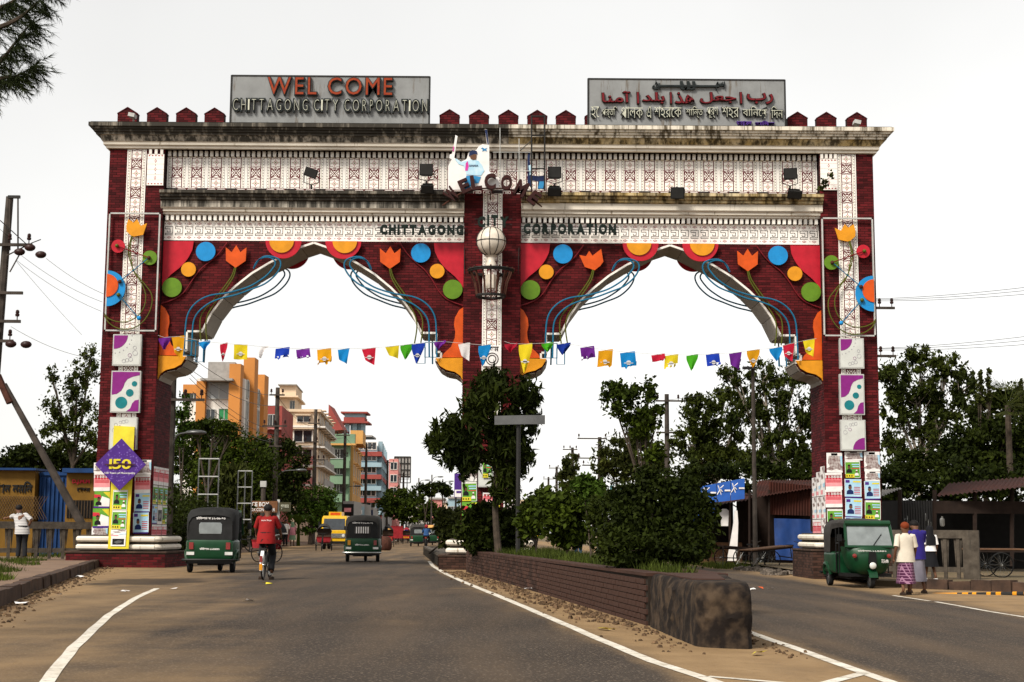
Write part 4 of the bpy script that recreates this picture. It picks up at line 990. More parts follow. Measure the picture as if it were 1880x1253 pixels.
b = B(); b.prism([(p.x - .52, p.z + .02), (p.x - .3, p.z - .06), (p.x, p.z - .01), (p.x + .3, p.z - .04), (p.x + .5, p.z + .0), (p.x + .3, p.z + .02), (p.x, p.z + .04), (p.x - .3, p.z + 0)], 'y', YD - .045, YD - .035); part('ribbon', b, 'rust', t)
o = obj('lettering', fit(textmesh('150 Years of Municipality', 1, .004, 'paper_white', .01), p.x - .46, p.x + .46, p.z - .30, p.z - .23, YD - .006), t); o.location = -t.location

# ------------------------------------------------------------------ bunting
FC = {'y': 'flag_yellow', 'b': 'flag_blue', 'n': 'flag_navy', 'r': 'flag_red', 'g': 'flag_green', 'p': 'flag_purple', 'o': 'flag_orange', 'w': 'flag_white'}
for k_, c_ in (('yellow', (.70, .55, .02)), ('blue', (.01, .22, .55)), ('navy', (.015, .05, .42)), ('red', (.50, .015, .04)), ('green', (.06, .36, .015)), ('purple', (.14, .02, .24)), ('orange', (.65, .30, .01)), ('white', (.7, .68, .68))):
    m = leafmat('flag_' + k_, c_, tuple(x * .8 for x in c_))
FL = [[(302, 620, 'p', 22, 22, 1), (327, 618, 'o', 24, 38, 2), (375, 627, 'b', 22, 15, 1), (411, 631, 'r', 14, 32, 1), (442, 633, 'y', 25, 28, 0), (482, 637, 'w', 22, 20, 1), (519, 639, 'n', 26, 22, 3), (556, 641, 'p', 25, 20, 3), (595, 641, 'o', 26, 30, 3), (631, 641, 'b', 22, 24, 2), (677, 640, 'r', 26, 27, 2), (720, 636, 'y', 26, 20, 2), (747, 633, 'g', 24, 27, 1), (768, 631, 'n', 24, 36, 1), (808, 627, 'p', 22, 15, 1), (852, 631, 'w', 22, 28, 2), (890, 634, 'b', 23, 38, 1)],
      [(938, 631, 'r', 24, 16, 1), (965, 632, 'y', 25, 52, 1), (1005, 630, 'g', 22, 16, 1), (1035, 631, 'n', 26, 20, 1), (1078, 637, 'p', 26, 26, 3), (1112, 643, 'o', 27, 36, 3), (1152, 647, 'b', 28, 32, 3), (1208, 651, 'r', 25, 15, 3), (1233, 652, 'y', 25, 26, 3), (1271, 652, 'g', 22, 28, 1), (1308, 650, 'n', 25, 26, 3), (1350, 648, 'p', 24, 27, 2), (1383, 643, 'o', 24, 32, 1), (1424, 639, 'b', 24, 24, 1), (1448, 632, 'r', 22, 28, 2), (1485, 624, 'y', 22, 28, 2)]]
YN = 44.0; rf = random.Random(5)
for fl, nb in zip(FL, ('strung from the diamond pillar to the middle pillar', 'strung from the middle pillar to the auto rickshaw pillar')):
    a0 = P(fl[0][0] - 12, fl[0][1] - 4, YN)
    t = thing('bunting', 'string of tattered coloured paper flags ' + nb, 'bunting', a0)
    pts = [P(f_[0], f_[1], YN) for f_ in fl]
    b = B(); b.tube([a0] + pts + [P(fl[-1][0] + 14, fl[-1][1] - 2, YN)], .007, 4); part('cord', b, 'steel_white', t)
    for (px, py, c_, w_, h_, st) in fl:
        p = P(px, py, YN); k_ = YN / 2700; w2, h2 = w_ * k_, h_ * k_; b = B(); nx, nz = 7, 6; vv = []
        ph = rf.random() * 6; sk = (rf.random() - .5) * .25; crump = .10 if h_ < 23 and st == 1 else .04
        for j in range(nz + 1):
            for i in range(nx + 1):
                u, v_ = i / nx - .5, j / nz
                if st == 1: kx = 1 - .85 * max(0, v_ - .25) / .75
                elif st == 2: kx = 1 - .35 * v_
                else: kx = 1
                dz = -v_ * h2
                if st == 3 and j == nz: dz += rf.random() * h2 * .55
                if st == 2: dz -= u * v_ * h2 * .5
                vv.append((p.x + u * w2 * kx + sk * v_ * w2, YN + math.sin(u * 7 + ph + v_ * 3) * crump * v_ - .02 * v_, p.z + dz + (.03 * math.sin(u * 3) if st else 0)))
        ff = []
        for j in range(nz):
            for i in range(nx):
                if st == 3 and j >= nz - 2 and rf.random() < .33: continue
                ff.append((j * (nx + 1) + i, j * (nx + 1) + i + 1, (j + 1) * (nx + 1) + i + 1, (j + 1) * (nx + 1) + i))
        b.add(vv, ff); fo = part('flag', b, FC[c_], t, smooth=True)
        if h_ > 24 and c_ in 'yobnr':
            q = B(); q.prism(circ(p.x + sk * .6 * w2, p.z - h2 * .62, w2 * .16, 10), 'y', YN - crump - .05, YN - crump - .048); q.bb(p.x - w2 * .3 + sk * .6 * w2, p.x + w2 * .3 + sk * .6 * w2, YN - crump - .05, YN - crump - .048, p.z - h2 * .66, p.z - h2 * .62)
            # small round mark printed on the cloth
            me = q.mesh('flag_mark', 'flag_white', False, base_of(t)); o = obj('flag_mark', me, fo); o.location = (0, crump + .01, 0)
# plant rooted on the ledge
# ================================================================== vegetation helpers
leafmat('leaf_dark', (0.0238, 0.0322, 0.0035), (0.0056, 0.0095, 0.0017)); leafmat('leaf_mid', (0.0432, 0.0612, 0.005), (0.0104, 0.0184, 0.0023)); leafmat('leaf_euc', (0.0465, 0.0585, 0.0075), (0.012, 0.018, 0.0036))
leafmat('leaf_olive', (0.0525, 0.0595, 0.0112), (0.0146, 0.019, 0.0045)); leafmat('leaf_bright', (0.0562, 0.0975, 0.0105), (0.018, 0.036, 0.0048)); leafmat('grass_blade', (0.07, 0.091, 0.014), (0.028, 0.0392, 0.0084)); leafmat('needle', (.035, .045, .015), (.012, .018, .008))
mat('bark', (.075, .055, .04), .95, c2=(.03, .024, .018), scale=5, bump=.8, bscale=12); mat('bark_pale', (.30, .25, .2), .9, c2=(.12, .10, .08), scale=3, bump=.5)
def leaf_mesh(name, C, size, m, seed=0, long=1.7, droop=0.0, flat=.0):
    rng = np.random.default_rng(seed); n = len(C)
    a = rng.normal(size=(n, 3)); a[:, 2] = a[:, 2] * (1 - flat) - droop * 1.6; a /= np.linalg.norm(a, axis=1)[:, None]
    r_ = rng.normal(size=(n, 3)); bb = np.cross(a, r_); bb /= np.linalg.norm(bb, axis=1)[:, None] + 1e-9
    s_ = (size * rng.uniform(.6, 1.35, n))[:, None]; l_ = s_ * long / 2; w_ = s_ / 2
    V = np.stack([C - a * l_, C + bb * w_ - a * l_ * .1, C + a * l_, C - bb * w_ - a * l_ * .1], 1).reshape(-1, 3).astype('f')
    me = bpy.data.meshes.new(name); me.vertices.add(4 * n); me.vertices.foreach_set('co', V.ravel()); me.loops.add(4 * n); me.loops.foreach_set('vertex_index', np.arange(4 * n, dtype=np.int32))
    me.polygons.add(n); me.polygons.foreach_set('loop_start', np.arange(0, 4 * n, 4, dtype=np.int32)); me.update(calc_edges=True)
    me.materials.append(MATS[m]); return me
def clumps(blobs, n, seed=0, sub=18, tight=.30, drop=0.0):
    """leaf positions: every blob holds smaller clumps with air between them"""
    rng = np.random.default_rng(seed); tot = sum(b_[3] * b_[4] * b_[5] for b_ in blobs) if blobs else 1; out = []; subs = []
    wts = np.array([(b_[3] * b_[4] * b_[5]) ** .67 for b_ in blobs]); wts /= wts.sum()
    for b_, wt in zip(blobs, wts):
        c = np.array(b_[:3]); r_ = np.array(b_[3:6]); k = max(4, int(sub))
        d = rng.normal(size=(k, 3)); d /= np.linalg.norm(d, axis=1)[:, None]; rad = rng.uniform(.25, 1.12, k)[:, None] ** .7
        sc = c + d * rad * r_ * .9; subs.append(sc)
        per = np.maximum(1, (rng.dirichlet(np.ones(k) * 2) * n * wt)).astype(int)
        for p, q in zip(sc, per):
            e = rng.normal(size=(q, 3)) * .52                       # ragged: dense heart, loose rim
            pt = p + e * r_ * tight * rng.uniform(.55, 1.35) * rng.uniform(.6, 1.3, 3)
            if drop: pt[:, 2] -= np.abs(rng.normal(size=q)) * drop
            out.append(pt)
        q = int(n * wt * .10); e = rng.normal(size=(q, 3)); e /= np.linalg.norm(e, axis=1)[:, None]
        sp = c + e * r_ * rng.uniform(.8, 1.22, q)[:, None]; out.append(sp)
    return np.concatenate(out), subs
def tree(name, label, cat, base, blobs, n, size, m, trunk=.15, seed=0, sub=18, tight=.3, droop=0.0, long=1.7, drop=0.0, group=None, bark='bark', fork=.45, trunk_name='trunk', nl=3, lean=None):
    base = Vector(base); t = thing(name, label, cat, base, group=group)
    C, subs = clumps(blobs, n, seed, sub, tight, drop)
    o = obj('crown', leaf_mesh('crown', C - np.array(base), size, m, seed, long, droop), t)
    rr = random.Random(seed); b = B(); top = max(q[2] for q in blobs); zf = base.z + (top - base.z) * fork
    cx = sum(q[0] for q in blobs) / len(blobs); cy = sum(q[1] for q in blobs) / len(blobs)
    f_ = lean or Vector((base.x + (cx - base.x) * .4, base.y + (cy - base.y) * .4, zf))
    mid = (base + f_) / 2 + Vector((rr.uniform(-.1, .1), rr.uniform(-.1, .1), 0)) * (zf - base.z) * .25
    b.tube(smooth_path([base, mid, f_], 4), [trunk * (1 - .45 * i / 8) for i in range(9)], 8)
    for q, sc in zip(blobs, subs):
        e = Vector(q[:3]); md = (f_ + e) / 2 + Vector((rr.uniform(-.2, .2), rr.uniform(-.2, .2), rr.uniform(0, .3))) * q[3] * .5
        b.tube(smooth_path([f_, md, e], 3), [trunk * .5 * (1 - .11 * i) for i in range(7)], 6)
        for s_ in sc[:nl * 2]:
            b.tube([md + (e - md) * rr.random(), Vector(s_)], [trunk * .17, trunk * .06], 5)
    part(trunk_name, b, bark, t, smooth=True)
    return t
def bl(px, py, rx, ry, Y, dy=0, ky=1.0):
    p = P(px, py, Y); k = Y / 2700; return (p.x, Y + dy, p.z, rx * k, (rx + ry) / 2 * k * ky, ry * k)

# ================================================================== the median
A0, A1 = Vector((1.74, 18.8)), Vector((-1.25, 42.2)); C0, C1 = Vector((2.72, 18.8)), Vector((1.45, 44.0))
WT = .60
med = thing('median_planter', 'long brick planter wall of the road median with rough concrete end', 'planter', (1.2, 30, 0))
def wall_core(a, c, inw, nm='wall_core'):
    d = (c - a).normalized(); n_ = Vector((-d.y, d.x)) * inw
    b = B(); q = [a, c, c + n_ * .26, a + n_ * .26]; b.prism([(p.x, p.y) for p in q], 'z', -.15, WT - .03); part(nm, b, 'mortar_grey', med)
    b = B(); q = [a - n_ * .03, c - n_ * .03, c + n_ * .29, a + n_ * .29]; b.prism([(p.x, p.y) for p in q], 'z', WT - .028, WT + .012); part('coping', b, 'brick_brown', med)
wall_core(A0, A1, -1); wall_core(C0, C1, 1)
d = (A1 - A0); ln = d.length; d.normalize(); ang = math.atan2(d.y, d.x); nrm = Vector((-d.y, d.x))
bm1 = B(); bm1.box((0, 0, 0), (.236, .03, .064), tp=.97); bmesh1 = bm1.mesh('brick', 'brick_brown')
rest = B(); nb_ = 0; rk = random.Random(2)
for i in range(int(ln / .25)):
    for r_ in range(8):
        s0 = i * .25 + (.125 if r_ % 2 else 0) + .13
        if s0 > ln - .1: continue
        p = A0 + d * s0 + nrm * (.004 + rk.random() * .007); z = .0 + r_ * .0755 - .02
        zz = gz(p.x) + .02 + r_ * .0745
        if i < 37:
            o = obj('brick', bmesh1, med, Vector((p.x, p.y, zz)) - med.location); o.rotation_euler = (0, rk.uniform(-.01, .01), ang); nb_ += 1
        else: rest.box((p.x, p.y, zz), (.236, .03, .064), rz=ang)
part('brickwork', rest, 'brick_brown', med, kind='stuff')
b = B(); b.prism([(A0.x + .15, A0.y), (C0.x - .15, C0.y), (C1.x - .15, C1.y), (A1.x + .15, A1.y)], 'z', -.1, WT - .08); part('soil', b, 'earth', med)
# rough end block
def ring_pts(poly, n, inset, z, jit, rr, rad=.16):
    pts = []; k = len(poly)
    for i in range(k):
        p0, p1, p2 = Vector(poly[i - 1]), Vector(poly[i]), Vector(poly[(i + 1) % k]); a = p1 + (p0 - p1).normalized() * rad; c = p1 + (p2 - p1).normalized() * rad
        for t_ in range(5): f_ = t_ / 4; pts.append((a * (1 - f_) + p1 * f_) * (1 - f_) + (p1 * (1 - f_) + c * f_) * f_)
    L_ = [0]
    for a, c in zip(pts, pts[1:] + [pts[0]]): L_.append(L_[-1] + (c - a).length)
    cen = sum(pts, Vector((0, 0))) / len(pts); out = []; pp = pts + [pts[0]]
    for j in range(n):
        s_ = L_[-1] * j / n; i = max(q for q in range(len(pts)) if L_[q] <= s_); f_ = (s_ - L_[i]) / max(L_[i + 1] - L_[i], 1e-6); p = pp[i] * (1 - f_) + pp[i + 1] * f_
        dd = (cen - p).normalized(); p = p + dd * (inset + rr.uniform(-jit, jit)); out.append((p.x, p.y, z + rr.uniform(-jit, jit) * .6))
    return out
rr = random.Random(4); fp = [(1.73, 18.76), (1.93, 15.35), (2.49, 15.28), (2.73, 18.76)]
b = B(); b.loft([ring_pts(fp, 90, i_, z, j_, rr, .2) for z, i_, j_ in ((-.12, -.02, .0), (.0, -.015, .02), (.08, .0, .028), (.16, .005, .028), (.24, .0, .03), (.32, .012, .028), (.40, .01, .028), (.48, .02, .026), (.54, .05, .024), (.585, .09, .018), (.605, .16, .008))]); part('end_block', b, 'concrete_dark', med, smooth=True)
b = B(); b.prism([(1.85, 18.8), (2.0, 16.4), (2.35, 16.3), (2.6, 18.8)], 'z', .60, .618); part('end_capping', b, 'brick_brown', med)
# clods, grit and rubble swept against the walls and kerbs
def clods(label, area, n, s0, s1, seed, m):
    rr = random.Random(seed); b = B()
    for _ in range(n):
        x, y = area(rr); s_ = rr.uniform(s0, s1) * rr.random() ** .6 + s0 * .5; z = (PZ if x < lerp(KL, y) - .3 and y < 45 else gz(x))
        b.box((x, y, z + s_ * .25), (s_ * rr.uniform(.7, 1.5), s_ * rr.uniform(.7, 1.5), s_ * .7), rz=rr.random() * 3, rx=rr.uniform(-.4, .4), ry=rr.uniform(-.4, .4), tp=.6)
    o = obj('rubble', b.mesh('rubble', m, fix=False)); o['kind'] = 'stuff'; o['label'] = label; o['category'] = 'rubble'
mat('clod', (.14, .085, .045), .95, c2=(.05, .032, .02), scale=20, isl=.4); mat('rubble_grey', (.16, .13, .105), .95, c2=(.05, .04, .03), scale=9, isl=.5)
def a1(rr):
    f_ = rr.random(); p = A0 + (A1 - A0) * f_ if f_ > .0 else A0; return (p.x - .12 - abs(rr.gauss(0, .30)), p.y - .2)
clods('dry clods of earth lying along the foot of the median wall', a1, 900, .015, .07, 3, 'clod')
def a1b(rr): y = rr.uniform(14.3, 19); return (rr.choice((1.85 - abs(rr.gauss(0, .22)), 2.6 + abs(rr.gauss(0, .2)))) - .05 * (y - 15), y)
clods('dry clods of earth around the rough concrete end block', a1b, 160, .012, .05, 4, 'clod')
def a2(rr): y = rr.uniform(8, 45); return (lerp(KL, y) + .05 + abs(rr.gauss(0, .22)), y)
clods('grit and leaf litter in the gutter beside the pavement kerb', a2, 900, .012, .06, 5, 'clod')
def a3(rr): y = rr.uniform(48, 56); return (8.6 + rr.uniform(0, 4.2) * rr.random() + .3 * math.sin(y), y)
clods('heap of rubble and rubbish beside the flat carts', a3, 700, .04, .22, 6, 'rubble_grey')
# planter beyond the gate
b = B(); q = [(-2.35, 48.2), (1.2, 48.2), (.2, 75), (-4.4, 75)]
for (a, c) in ((q[0], q[3]), (q[3], q[2]), (q[2], q[1]), (q[1], q[0])):
    a, c = Vector(a), Vector(c); e = (c - a).normalized(); n_ = Vector((-e.y, e.x)) * -.2; b.prism([(p.x, p.y) for p in (a, c, c + n_, a + n_)], 'z', -.1, .42)
b.prism(q, 'z', -.1, .34); o = single('median_kerb', b, 'concrete', 'low concrete planter kerb holding the clipped hedge behind the middle pillar', 'planter', (-1.2, 60, 0))

# grass
def grass(name, area, n, h, seed, m='grass_blade', label=None):
    rng = np.random.default_rng(seed); pts = np.array([area() for _ in range(n)]); b = np.stack([rng.normal(size=n), rng.normal(size=n), np.zeros(n)], 1); b /= np.linalg.norm(b, axis=1)[:, None]
    hh = h * rng.uniform(.4, 1.3, n)[:, None]; tip = pts + np.concatenate([rng.normal(size=(n, 2)) * .35 * hh, hh], 1)
    V = np.stack([pts - b * .008 - b * hh * .03, pts + b * .008 + b * hh * .03, tip], 1).reshape(-1, 3).astype('f')
    me = bpy.data.meshes.new(name); me.vertices.add(3 * n); me.vertices.foreach_set('co', V.ravel()); me.loops.add(3 * n); me.loops.foreach_set('vertex_index', np.arange(3 * n, dtype=np.int32)); me.polygons.add(n); me.polygons.foreach_set('loop_start', np.arange(0, 3 * n, 3, dtype=np.int32)); me.update(calc_edges=True); me.materials.append(MATS[m])
    o = obj(name, me); o['kind'] = 'stuff'; o['label'] = label; o['category'] = 'grass'; return o
rg = random.Random(9)
def am():
    f_ = rg.random() ** .8; y = 18.9 + f_ * 24; x0 = A0.x + (A1.x - A0.x) * f_ + .28; x1 = C0.x + (C1.x - C0.x) * f_ - .28; return (x0 + (x1 - x0) * rg.random(), y, WT - .09)
grass('grass', am, 9000, .20, 1, label='tufts of grass growing in the brick median planter')
def al():
    while True:
        x, y = rg.uniform(-17, -8.5), rg.uniform(23, 44)
        if x < lerp(KL, y) - .75 - .06 * (y - 26) - .35 * math.sin(y * 1.1) and y < 44 and rg.random() < .5 + .5 * math.sin(x * 2.1 + y): return (x, y, PZ - .01)
grass('grass', al, 26000, .12, 2, label='patchy grass on the pavement in front of the concrete railing')
def av():
    y = rg.uniform(50, 95); return (lerp(KL, y) - 1.2 - rg.random() * 3, y, .15)
grass('grass', av, 5000, .3, 3, label='weeds along the pavement under the roadside trees')
def ar():
    return (rg.uniform(7.7, 10.5), rg.uniform(56, 66), -.2)
grass('grass', ar, 2500, .18, 4, label='weeds beside the flat tricycle carts')

# shrubs and trees of the median
tree('round_bush', 'large round dark bush on the median beside the concrete block', 'bush', (2.1, 21.5, WT - .1), [bl(1197, 960, 88, 76, 22), bl(1140, 965, 58, 66, 22), bl(1255, 960, 55, 70, 22), bl(1200, 905, 62, 42, 22), bl(1130, 1000, 40, 40, 21.6), bl(1230, 1005, 72, 38, 21.6), bl(1175, 1010, 60, 32, 21.3), bl(1262, 912, 36, 38, 22.2), bl(1100, 945, 24, 34, 22.4)], 26000, .046, 'leaf_dark', .06, 21, 44, .30, nl=2, fork=.25)
tree('sapling', 'slender forked tree rising out of the large round bush', 'tree', (2.25, 24.5, WT - .1), [bl(1140, 735, 34, 34, 24.5), bl(1165, 770, 30, 26, 24.5), bl(1190, 715, 15, 28, 24.5), bl(1118, 715, 14, 16, 24.5), bl(1185, 775, 28, 30, 24.5), bl(1205, 760, 12, 18, 24.5), bl(1195, 830, 26, 26, 24.5), bl(1175, 800, 14, 14, 24.5)], 4200, .05, 'leaf_mid', .05, 22, 16, .36, nl=3, fork=.42)
for i, (q, lb, n, m) in enumerate((
        ([bl(1040, 950, 42, 40, 29), bl(1010, 940, 30, 30, 29), bl(1050, 985, 34, 22, 29), bl(1075, 925, 22, 26, 29)], 'small leafy bush beside the large round bush on the median', 5200, 'leaf_mid'),
        ([bl(985, 945, 30, 36, 34), bl(1000, 915, 20, 20, 34), bl(968, 960, 22, 26, 34)], 'thin shrub on the median between two darker bushes', 3200, 'leaf_mid'),
        ([bl(905, 975, 52, 38, 39.5), bl(875, 965, 34, 34, 39.5), bl(940, 970, 38, 42, 39.5), bl(900, 940, 34, 22, 39.5), bl(885, 1000, 30, 18, 39)], 'dense dark bush at the foot of the middle pillar', 8500, 'leaf_dark'),
        ([bl(1088, 905, 26, 24, 27), bl(1070, 890, 20, 16, 27)], 'light green shrub top leaning over the median bushes', 1800, 'leaf_bright'))):
    y = q[0][1]; tree('shrub', lb, 'shrub', (q[0][0], y, WT - .1), q, n, .075 if y < 33 else .09, m, .035, 30 + i, 18, .38, nl=2, fork=.2)
tree('hedge', 'clipped box hedge in the planter behind the middle pillar', 'hedge', (-3.0, 55, .34), [bl(828, 968, 24, 30, 53), bl(815, 965, 14, 26, 56), bl(842, 970, 16, 30, 51), bl(830, 950, 20, 16, 53), bl(832, 990, 22, 18, 52)], 6500, .10, 'leaf_olive', .04, 41, 24, .42, nl=1, fork=.2)
tree('pillar_tree', 'bushy drooping tree growing on the median before the middle pillar', 'tree', (-.30, 38, WT - .1),
     [bl(918, 745, 48, 58, 38), bl(875, 740, 30, 40, 38), bl(960, 720, 30, 34, 38), bl(945, 790, 42, 44, 38), bl(895, 800, 40, 44, 38), bl(838, 790, 44, 34, 38), bl(815, 815, 32, 34, 38), bl(858, 840, 34, 32, 38), bl(905, 695, 34, 20, 38), bl(975, 755, 18, 30, 38), bl(930, 845, 26, 36, 38), bl(795, 805, 16, 18, 38), bl(960, 835, 20, 26, 38), bl(915, 880, 16, 34, 38), bl(940, 900, 14, 26, 38)], 11500, .066, 'leaf_dark', .10, 43, 22, .27, droop=.6, long=3.8, drop=.14, nl=3, fork=.5)
t = thing('curved_signboard', 'blank grey curved signboard on a dark post beside the median tree', 'signboard', (.16, 36.4, WT - .1))
b = B(); a, c = P(908, 764, 36.4), P(1000, 781, 36.4); n = 10
b.loft([[(a.x + (c.x - a.x) * i / n, 36.4 - .35 * math.sin(math.pi * i / n * .5) + dy, z) for i in range(n + 1)] for z, dy in ((c.z, 0), (a.z, 0), (a.z, .06), (c.z, .06), (c.z, 0))], closed=False); part('panel', b, 'steel_grey', t, smooth=True)
b = B(); p = P(952, 782, 36.4); b.tube([(p.x, 36.3, WT - .12), (p.x, 36.3, p.z + .1)], .055, 8); part('post', b, 'steel_dark', t)
# casuarina bough hanging in from a tree outside the frame
t = thing('casuarina_tree', 'casuarina tree with feathery needle boughs hanging over the road edge', 'tree', (-7.6, 13.6, PZ))
b = B(); b.tube(smooth_path([(-7.6, 13.6, PZ), (-7.5, 13.5, 3), (-7.55, 13.4, 6), (-7.3, 13.3, 9.5)], 4), [.2 - .011 * i for i in range(13)], 8)
limbs = []
for q in ([(-7.5, 13.5, 5.4), P(-160, 90, 13.2), P(0, 50, 13), P(62, 12, 13), P(100, -30, 13)], [(-7.5, 13.5, 4.6), P(-150, 190, 13.2), P(-20, 130, 13), P(25, 82, 13), P(58, 40, 13)], [(-7.5, 13.5, 4.4), P(-120, 220, 13.2), P(-10, 150, 13), P(30, 140, 13), P(66, 119, 13)], [(-7.5, 13.5, 5.8), P(-150, 30, 13.4), P(-20, 20, 13.3), P(40, -10, 13.3), P(70, -60, 13.3)]):
    s_ = smooth_path(q, 6); limbs.append(s_); b.tube(s_, [max(.006, .05 - .0022 * i) for i in range(len(s_))], 6)
part('trunk', b, 'bark', t, smooth=True)
rng = np.random.default_rng(3); V = []
for s_ in limbs:
    s_ = s_[7:]
    for j in range(85):
        k = rng.random() * (len(s_) - 1.01); i = int(k); p = s_[i] + (s_[i + 1] - s_[i]) * (k - i); dv = (s_[i + 1] - s_[i]).normalized()
        tw = Vector((rng.normal() * .5 + dv.x, rng.normal() * .5, rng.normal() * .45 - .35)).normalized() * rng.uniform(.10, .28)
        for q in range(44):
            f_ = rng.random(); c = p + tw * f_; nd = (tw.normalized() + Vector((rng.normal() * .55, rng.normal() * .55, rng.normal() * .5 - .25))).normalized() * rng.uniform(.05, .11); sd_ = nd.cross(Vector((rng.normal(), rng.normal(), rng.normal()))).normalized() * .0032
            V += [c - sd_, c + sd_, c + nd]
b = B(); b.v = [tuple(p) for p in V]; b.f = [(i, i + 1, i + 2) for i in range(0, len(V), 3)]; b.m = [0] * len(b.f)
me = b.mesh('needles', 'needle', fix=False, off=t.location); obj('needles', me, t)
# weed on the ledge
p = P(1515, 345, 44.6); tree('ledge_plant', 'wispy weed rooted on the gate ledge under the white tile block', 'plant', p, [bl(1515, 335, 8, 9, 44.6), bl(1525, 322, 6, 8, 44.6), bl(1508, 345, 7, 5, 44.6)], 260, .06, 'leaf_olive', .012, 50, 6, .4, trunk_name='stem')
# ================================================================== far street: buildings, poles, trees beyond the gate
mat('wall_cream', (.62, .48, .34), .85, var=.1, scale=.3, streak=.15, stain=(.3, .22, .15)); mat('wall_white', (.66, .62, .57), .85, var=.1, scale=.3, streak=.12, stain=(.35, .3, .25)); mat('wall_orange', (.50, .20, .05), .8, var=.1, scale=.4)
mat('wall_red', (.27, .06, .05), .85, var=.15, scale=.4); mat('wall_green', (.16, .25, .16), .85, var=.15, scale=.4); mat('wall_ochre', (.52, .28, .09), .85, var=.12, scale=.4); mat('wall_blue', (.26, .36, .41), .85, var=.12, scale=.4); mat('wall_pink', (.50, .20, .18), .85, var=.12); mat('wall_grey', (.30, .28, .26), .85, var=.15)
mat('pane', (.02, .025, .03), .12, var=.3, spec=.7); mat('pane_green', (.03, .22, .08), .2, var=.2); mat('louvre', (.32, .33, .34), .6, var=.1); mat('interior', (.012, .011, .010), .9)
FR = B(); FR.bb(-.5, .5, -.07, .02, .94, 1); FR.bb(-.5, .5, -.07, .02, 0, .06); FR.bb(-.5, -.44, -.07, .02, .06, .94); FR.bb(.44, .5, -.07, .02, .06, .94); FR.bb(-.03, .03, -.05, .02, .06, .94)
WMs = {}
def wmesh(fm):
    if fm not in WMs: WMs[fm] = FR.mesh('window', fm)
    return WMs[fm]
PN = B(); PN.bb(-.45, .45, -.02, .01, .05, .95); PNM = {k: PN.mesh('pane', k) for k in ('pane', 'pane_green', 'louvre', 'interior')}
SIL = B(); SIL.bb(-.58, .58, -.35, .0, 0, .06); SILM = {}
def window(t, x, y, z, w_, h, rz=0, fm='steel_white', pm='pane', shade=None):
    o = obj('window', wmesh(fm), t, Vector((x, y, z)) - base_of(t)); o.scale = (w_, 1, h); o.rotation_euler = (0, 0, rz); obj('pane', PNM[pm], o)
    if shade:
        if shade not in SILM: SILM[shade] = SIL.mesh('sunshade', shade)
        q = obj('sunshade', SILM[shade], t, Vector((x, y, z + h * 1.03)) - base_of(t)); q.scale = (w_, 1.6, 1.6); q.rotation_euler = (0, 0, rz)
def block(t, nm, m, x0, x1, y0, y1, z0, z1, sh=-.06):
    """a storey block whose street side follows the road"""
    b = B(); b.prism([(x0, y0), (x1, y0), (x1 + sh * (y1 - y0), y1), (x0 + sh * (y1 - y0), y1)], 'z', z0, z1); return part(nm, b, m, t)
def side(x1, y0, y, sh=-.06): return x1 + sh * (y - y0) + .03
RS = R(90) + math.atan(.06)
def X(px, Y): return P(px, 976, Y).x
def Z(py, Y): return P(600, py, Y).z
# orange and white block
Y0 = 108; t = thing('apartment_building', 'orange and white block with tall orange fins and grey louvres', 'building', (-22.3, Y0, 0), group='buildings along the street')
xa, xb = X(352, Y0), X(441, Y0); zt = Z(672, Y0); block(t, 'wall', 'wall_white', xa, xb, Y0, 124, 0, zt - 1)
block(t, 'parapet', 'wall_grey', X(375, Y0), X(425, Y0), Y0 - .6, 116, Z(700, Y0), Z(668, Y0))
for p0, p1, zz, d in ((354, 371, 703, .5), (416, 437, 672, .9)):
    b = B(); b.bb(X(p0, Y0), X(p1, Y0), Y0 - d, Y0 + .4, 0, Z(zz, Y0)); part('fin', b, 'wall_orange', t)
for yy, w_, top in ((112, 1.6, Z(660, 112)), (119.5, 2.0, Z(690, 119))):
    b = B(); xs_ = side(xb, Y0, yy); b.bb(xs_ - .5, xs_ + .35, yy - w_ / 2, yy + w_ / 2, 0, top); part('fin', b, 'wall_orange', t)
b = B(); b.bb(X(366, Y0), X(425, Y0), Y0 - 1.5, Y0, Z(704, Y0), Z(700, Y0)); part('canopy', b, 'wall_grey', t)
window(t, X(394, Y0), Y0 - .05, Z(735, Y0), 1.55, 1.2, pm='louvre'); window(t, X(380, Y0), Y0 - .05, Z(773, Y0), .7, .8, pm='pane'); window(t, X(405, Y0), Y0 - .05, Z(773, Y0), .85, .85, pm='pane_green')
for k_, zz in enumerate((Z(730, Y0), Z(770, Y0), Z(805, Y0), Z(835, Y0))):
    for yy in (109.6, 115.5, 117): window(t, side(xb, Y0, yy), yy, zz, .9, 1.4, RS)
    if k_ > 1: window(t, X(394, Y0), Y0 - .05, zz, 1.4, 1.0)
block(t, 'wing', 'wall_white', X(322, Y0), xa, Y0 + 1, 118, 0, Z(722, Y0)); b = B(); b.bb(X(322, Y0), xa, Y0 + .8, 118, Z(722, Y0), Z(706, Y0)); part('parapet', b, 'wall_orange', t)
window(t, X(342, Y0), Y0 + .95, Z(735, Y0), .9, .5)
# red block
Y0 = 127; t = thing('apartment_building', 'narrow dark red building between the orange block and the cream block', 'building', (-21, Y0, 0), group='buildings along the street')
xa, xb = X(474, Y0), X(512, Y0); block(t, 'wall', 'wall_red', xa, xb, Y0, 138, 0, Z(746, Y0))
for zz in (Z(785, Y0), Z(830, Y0)):
    for px in (481, 490, 500): window(t, X(px, Y0), Y0 - .03, zz, .55, 1.1, fm='steel_white')
b = B(); b.bb(xa, xb, Y0 - .4, Y0, Z(790, Y0), Z(787, Y0)); part('ledge', b, 'wall_pink', t)
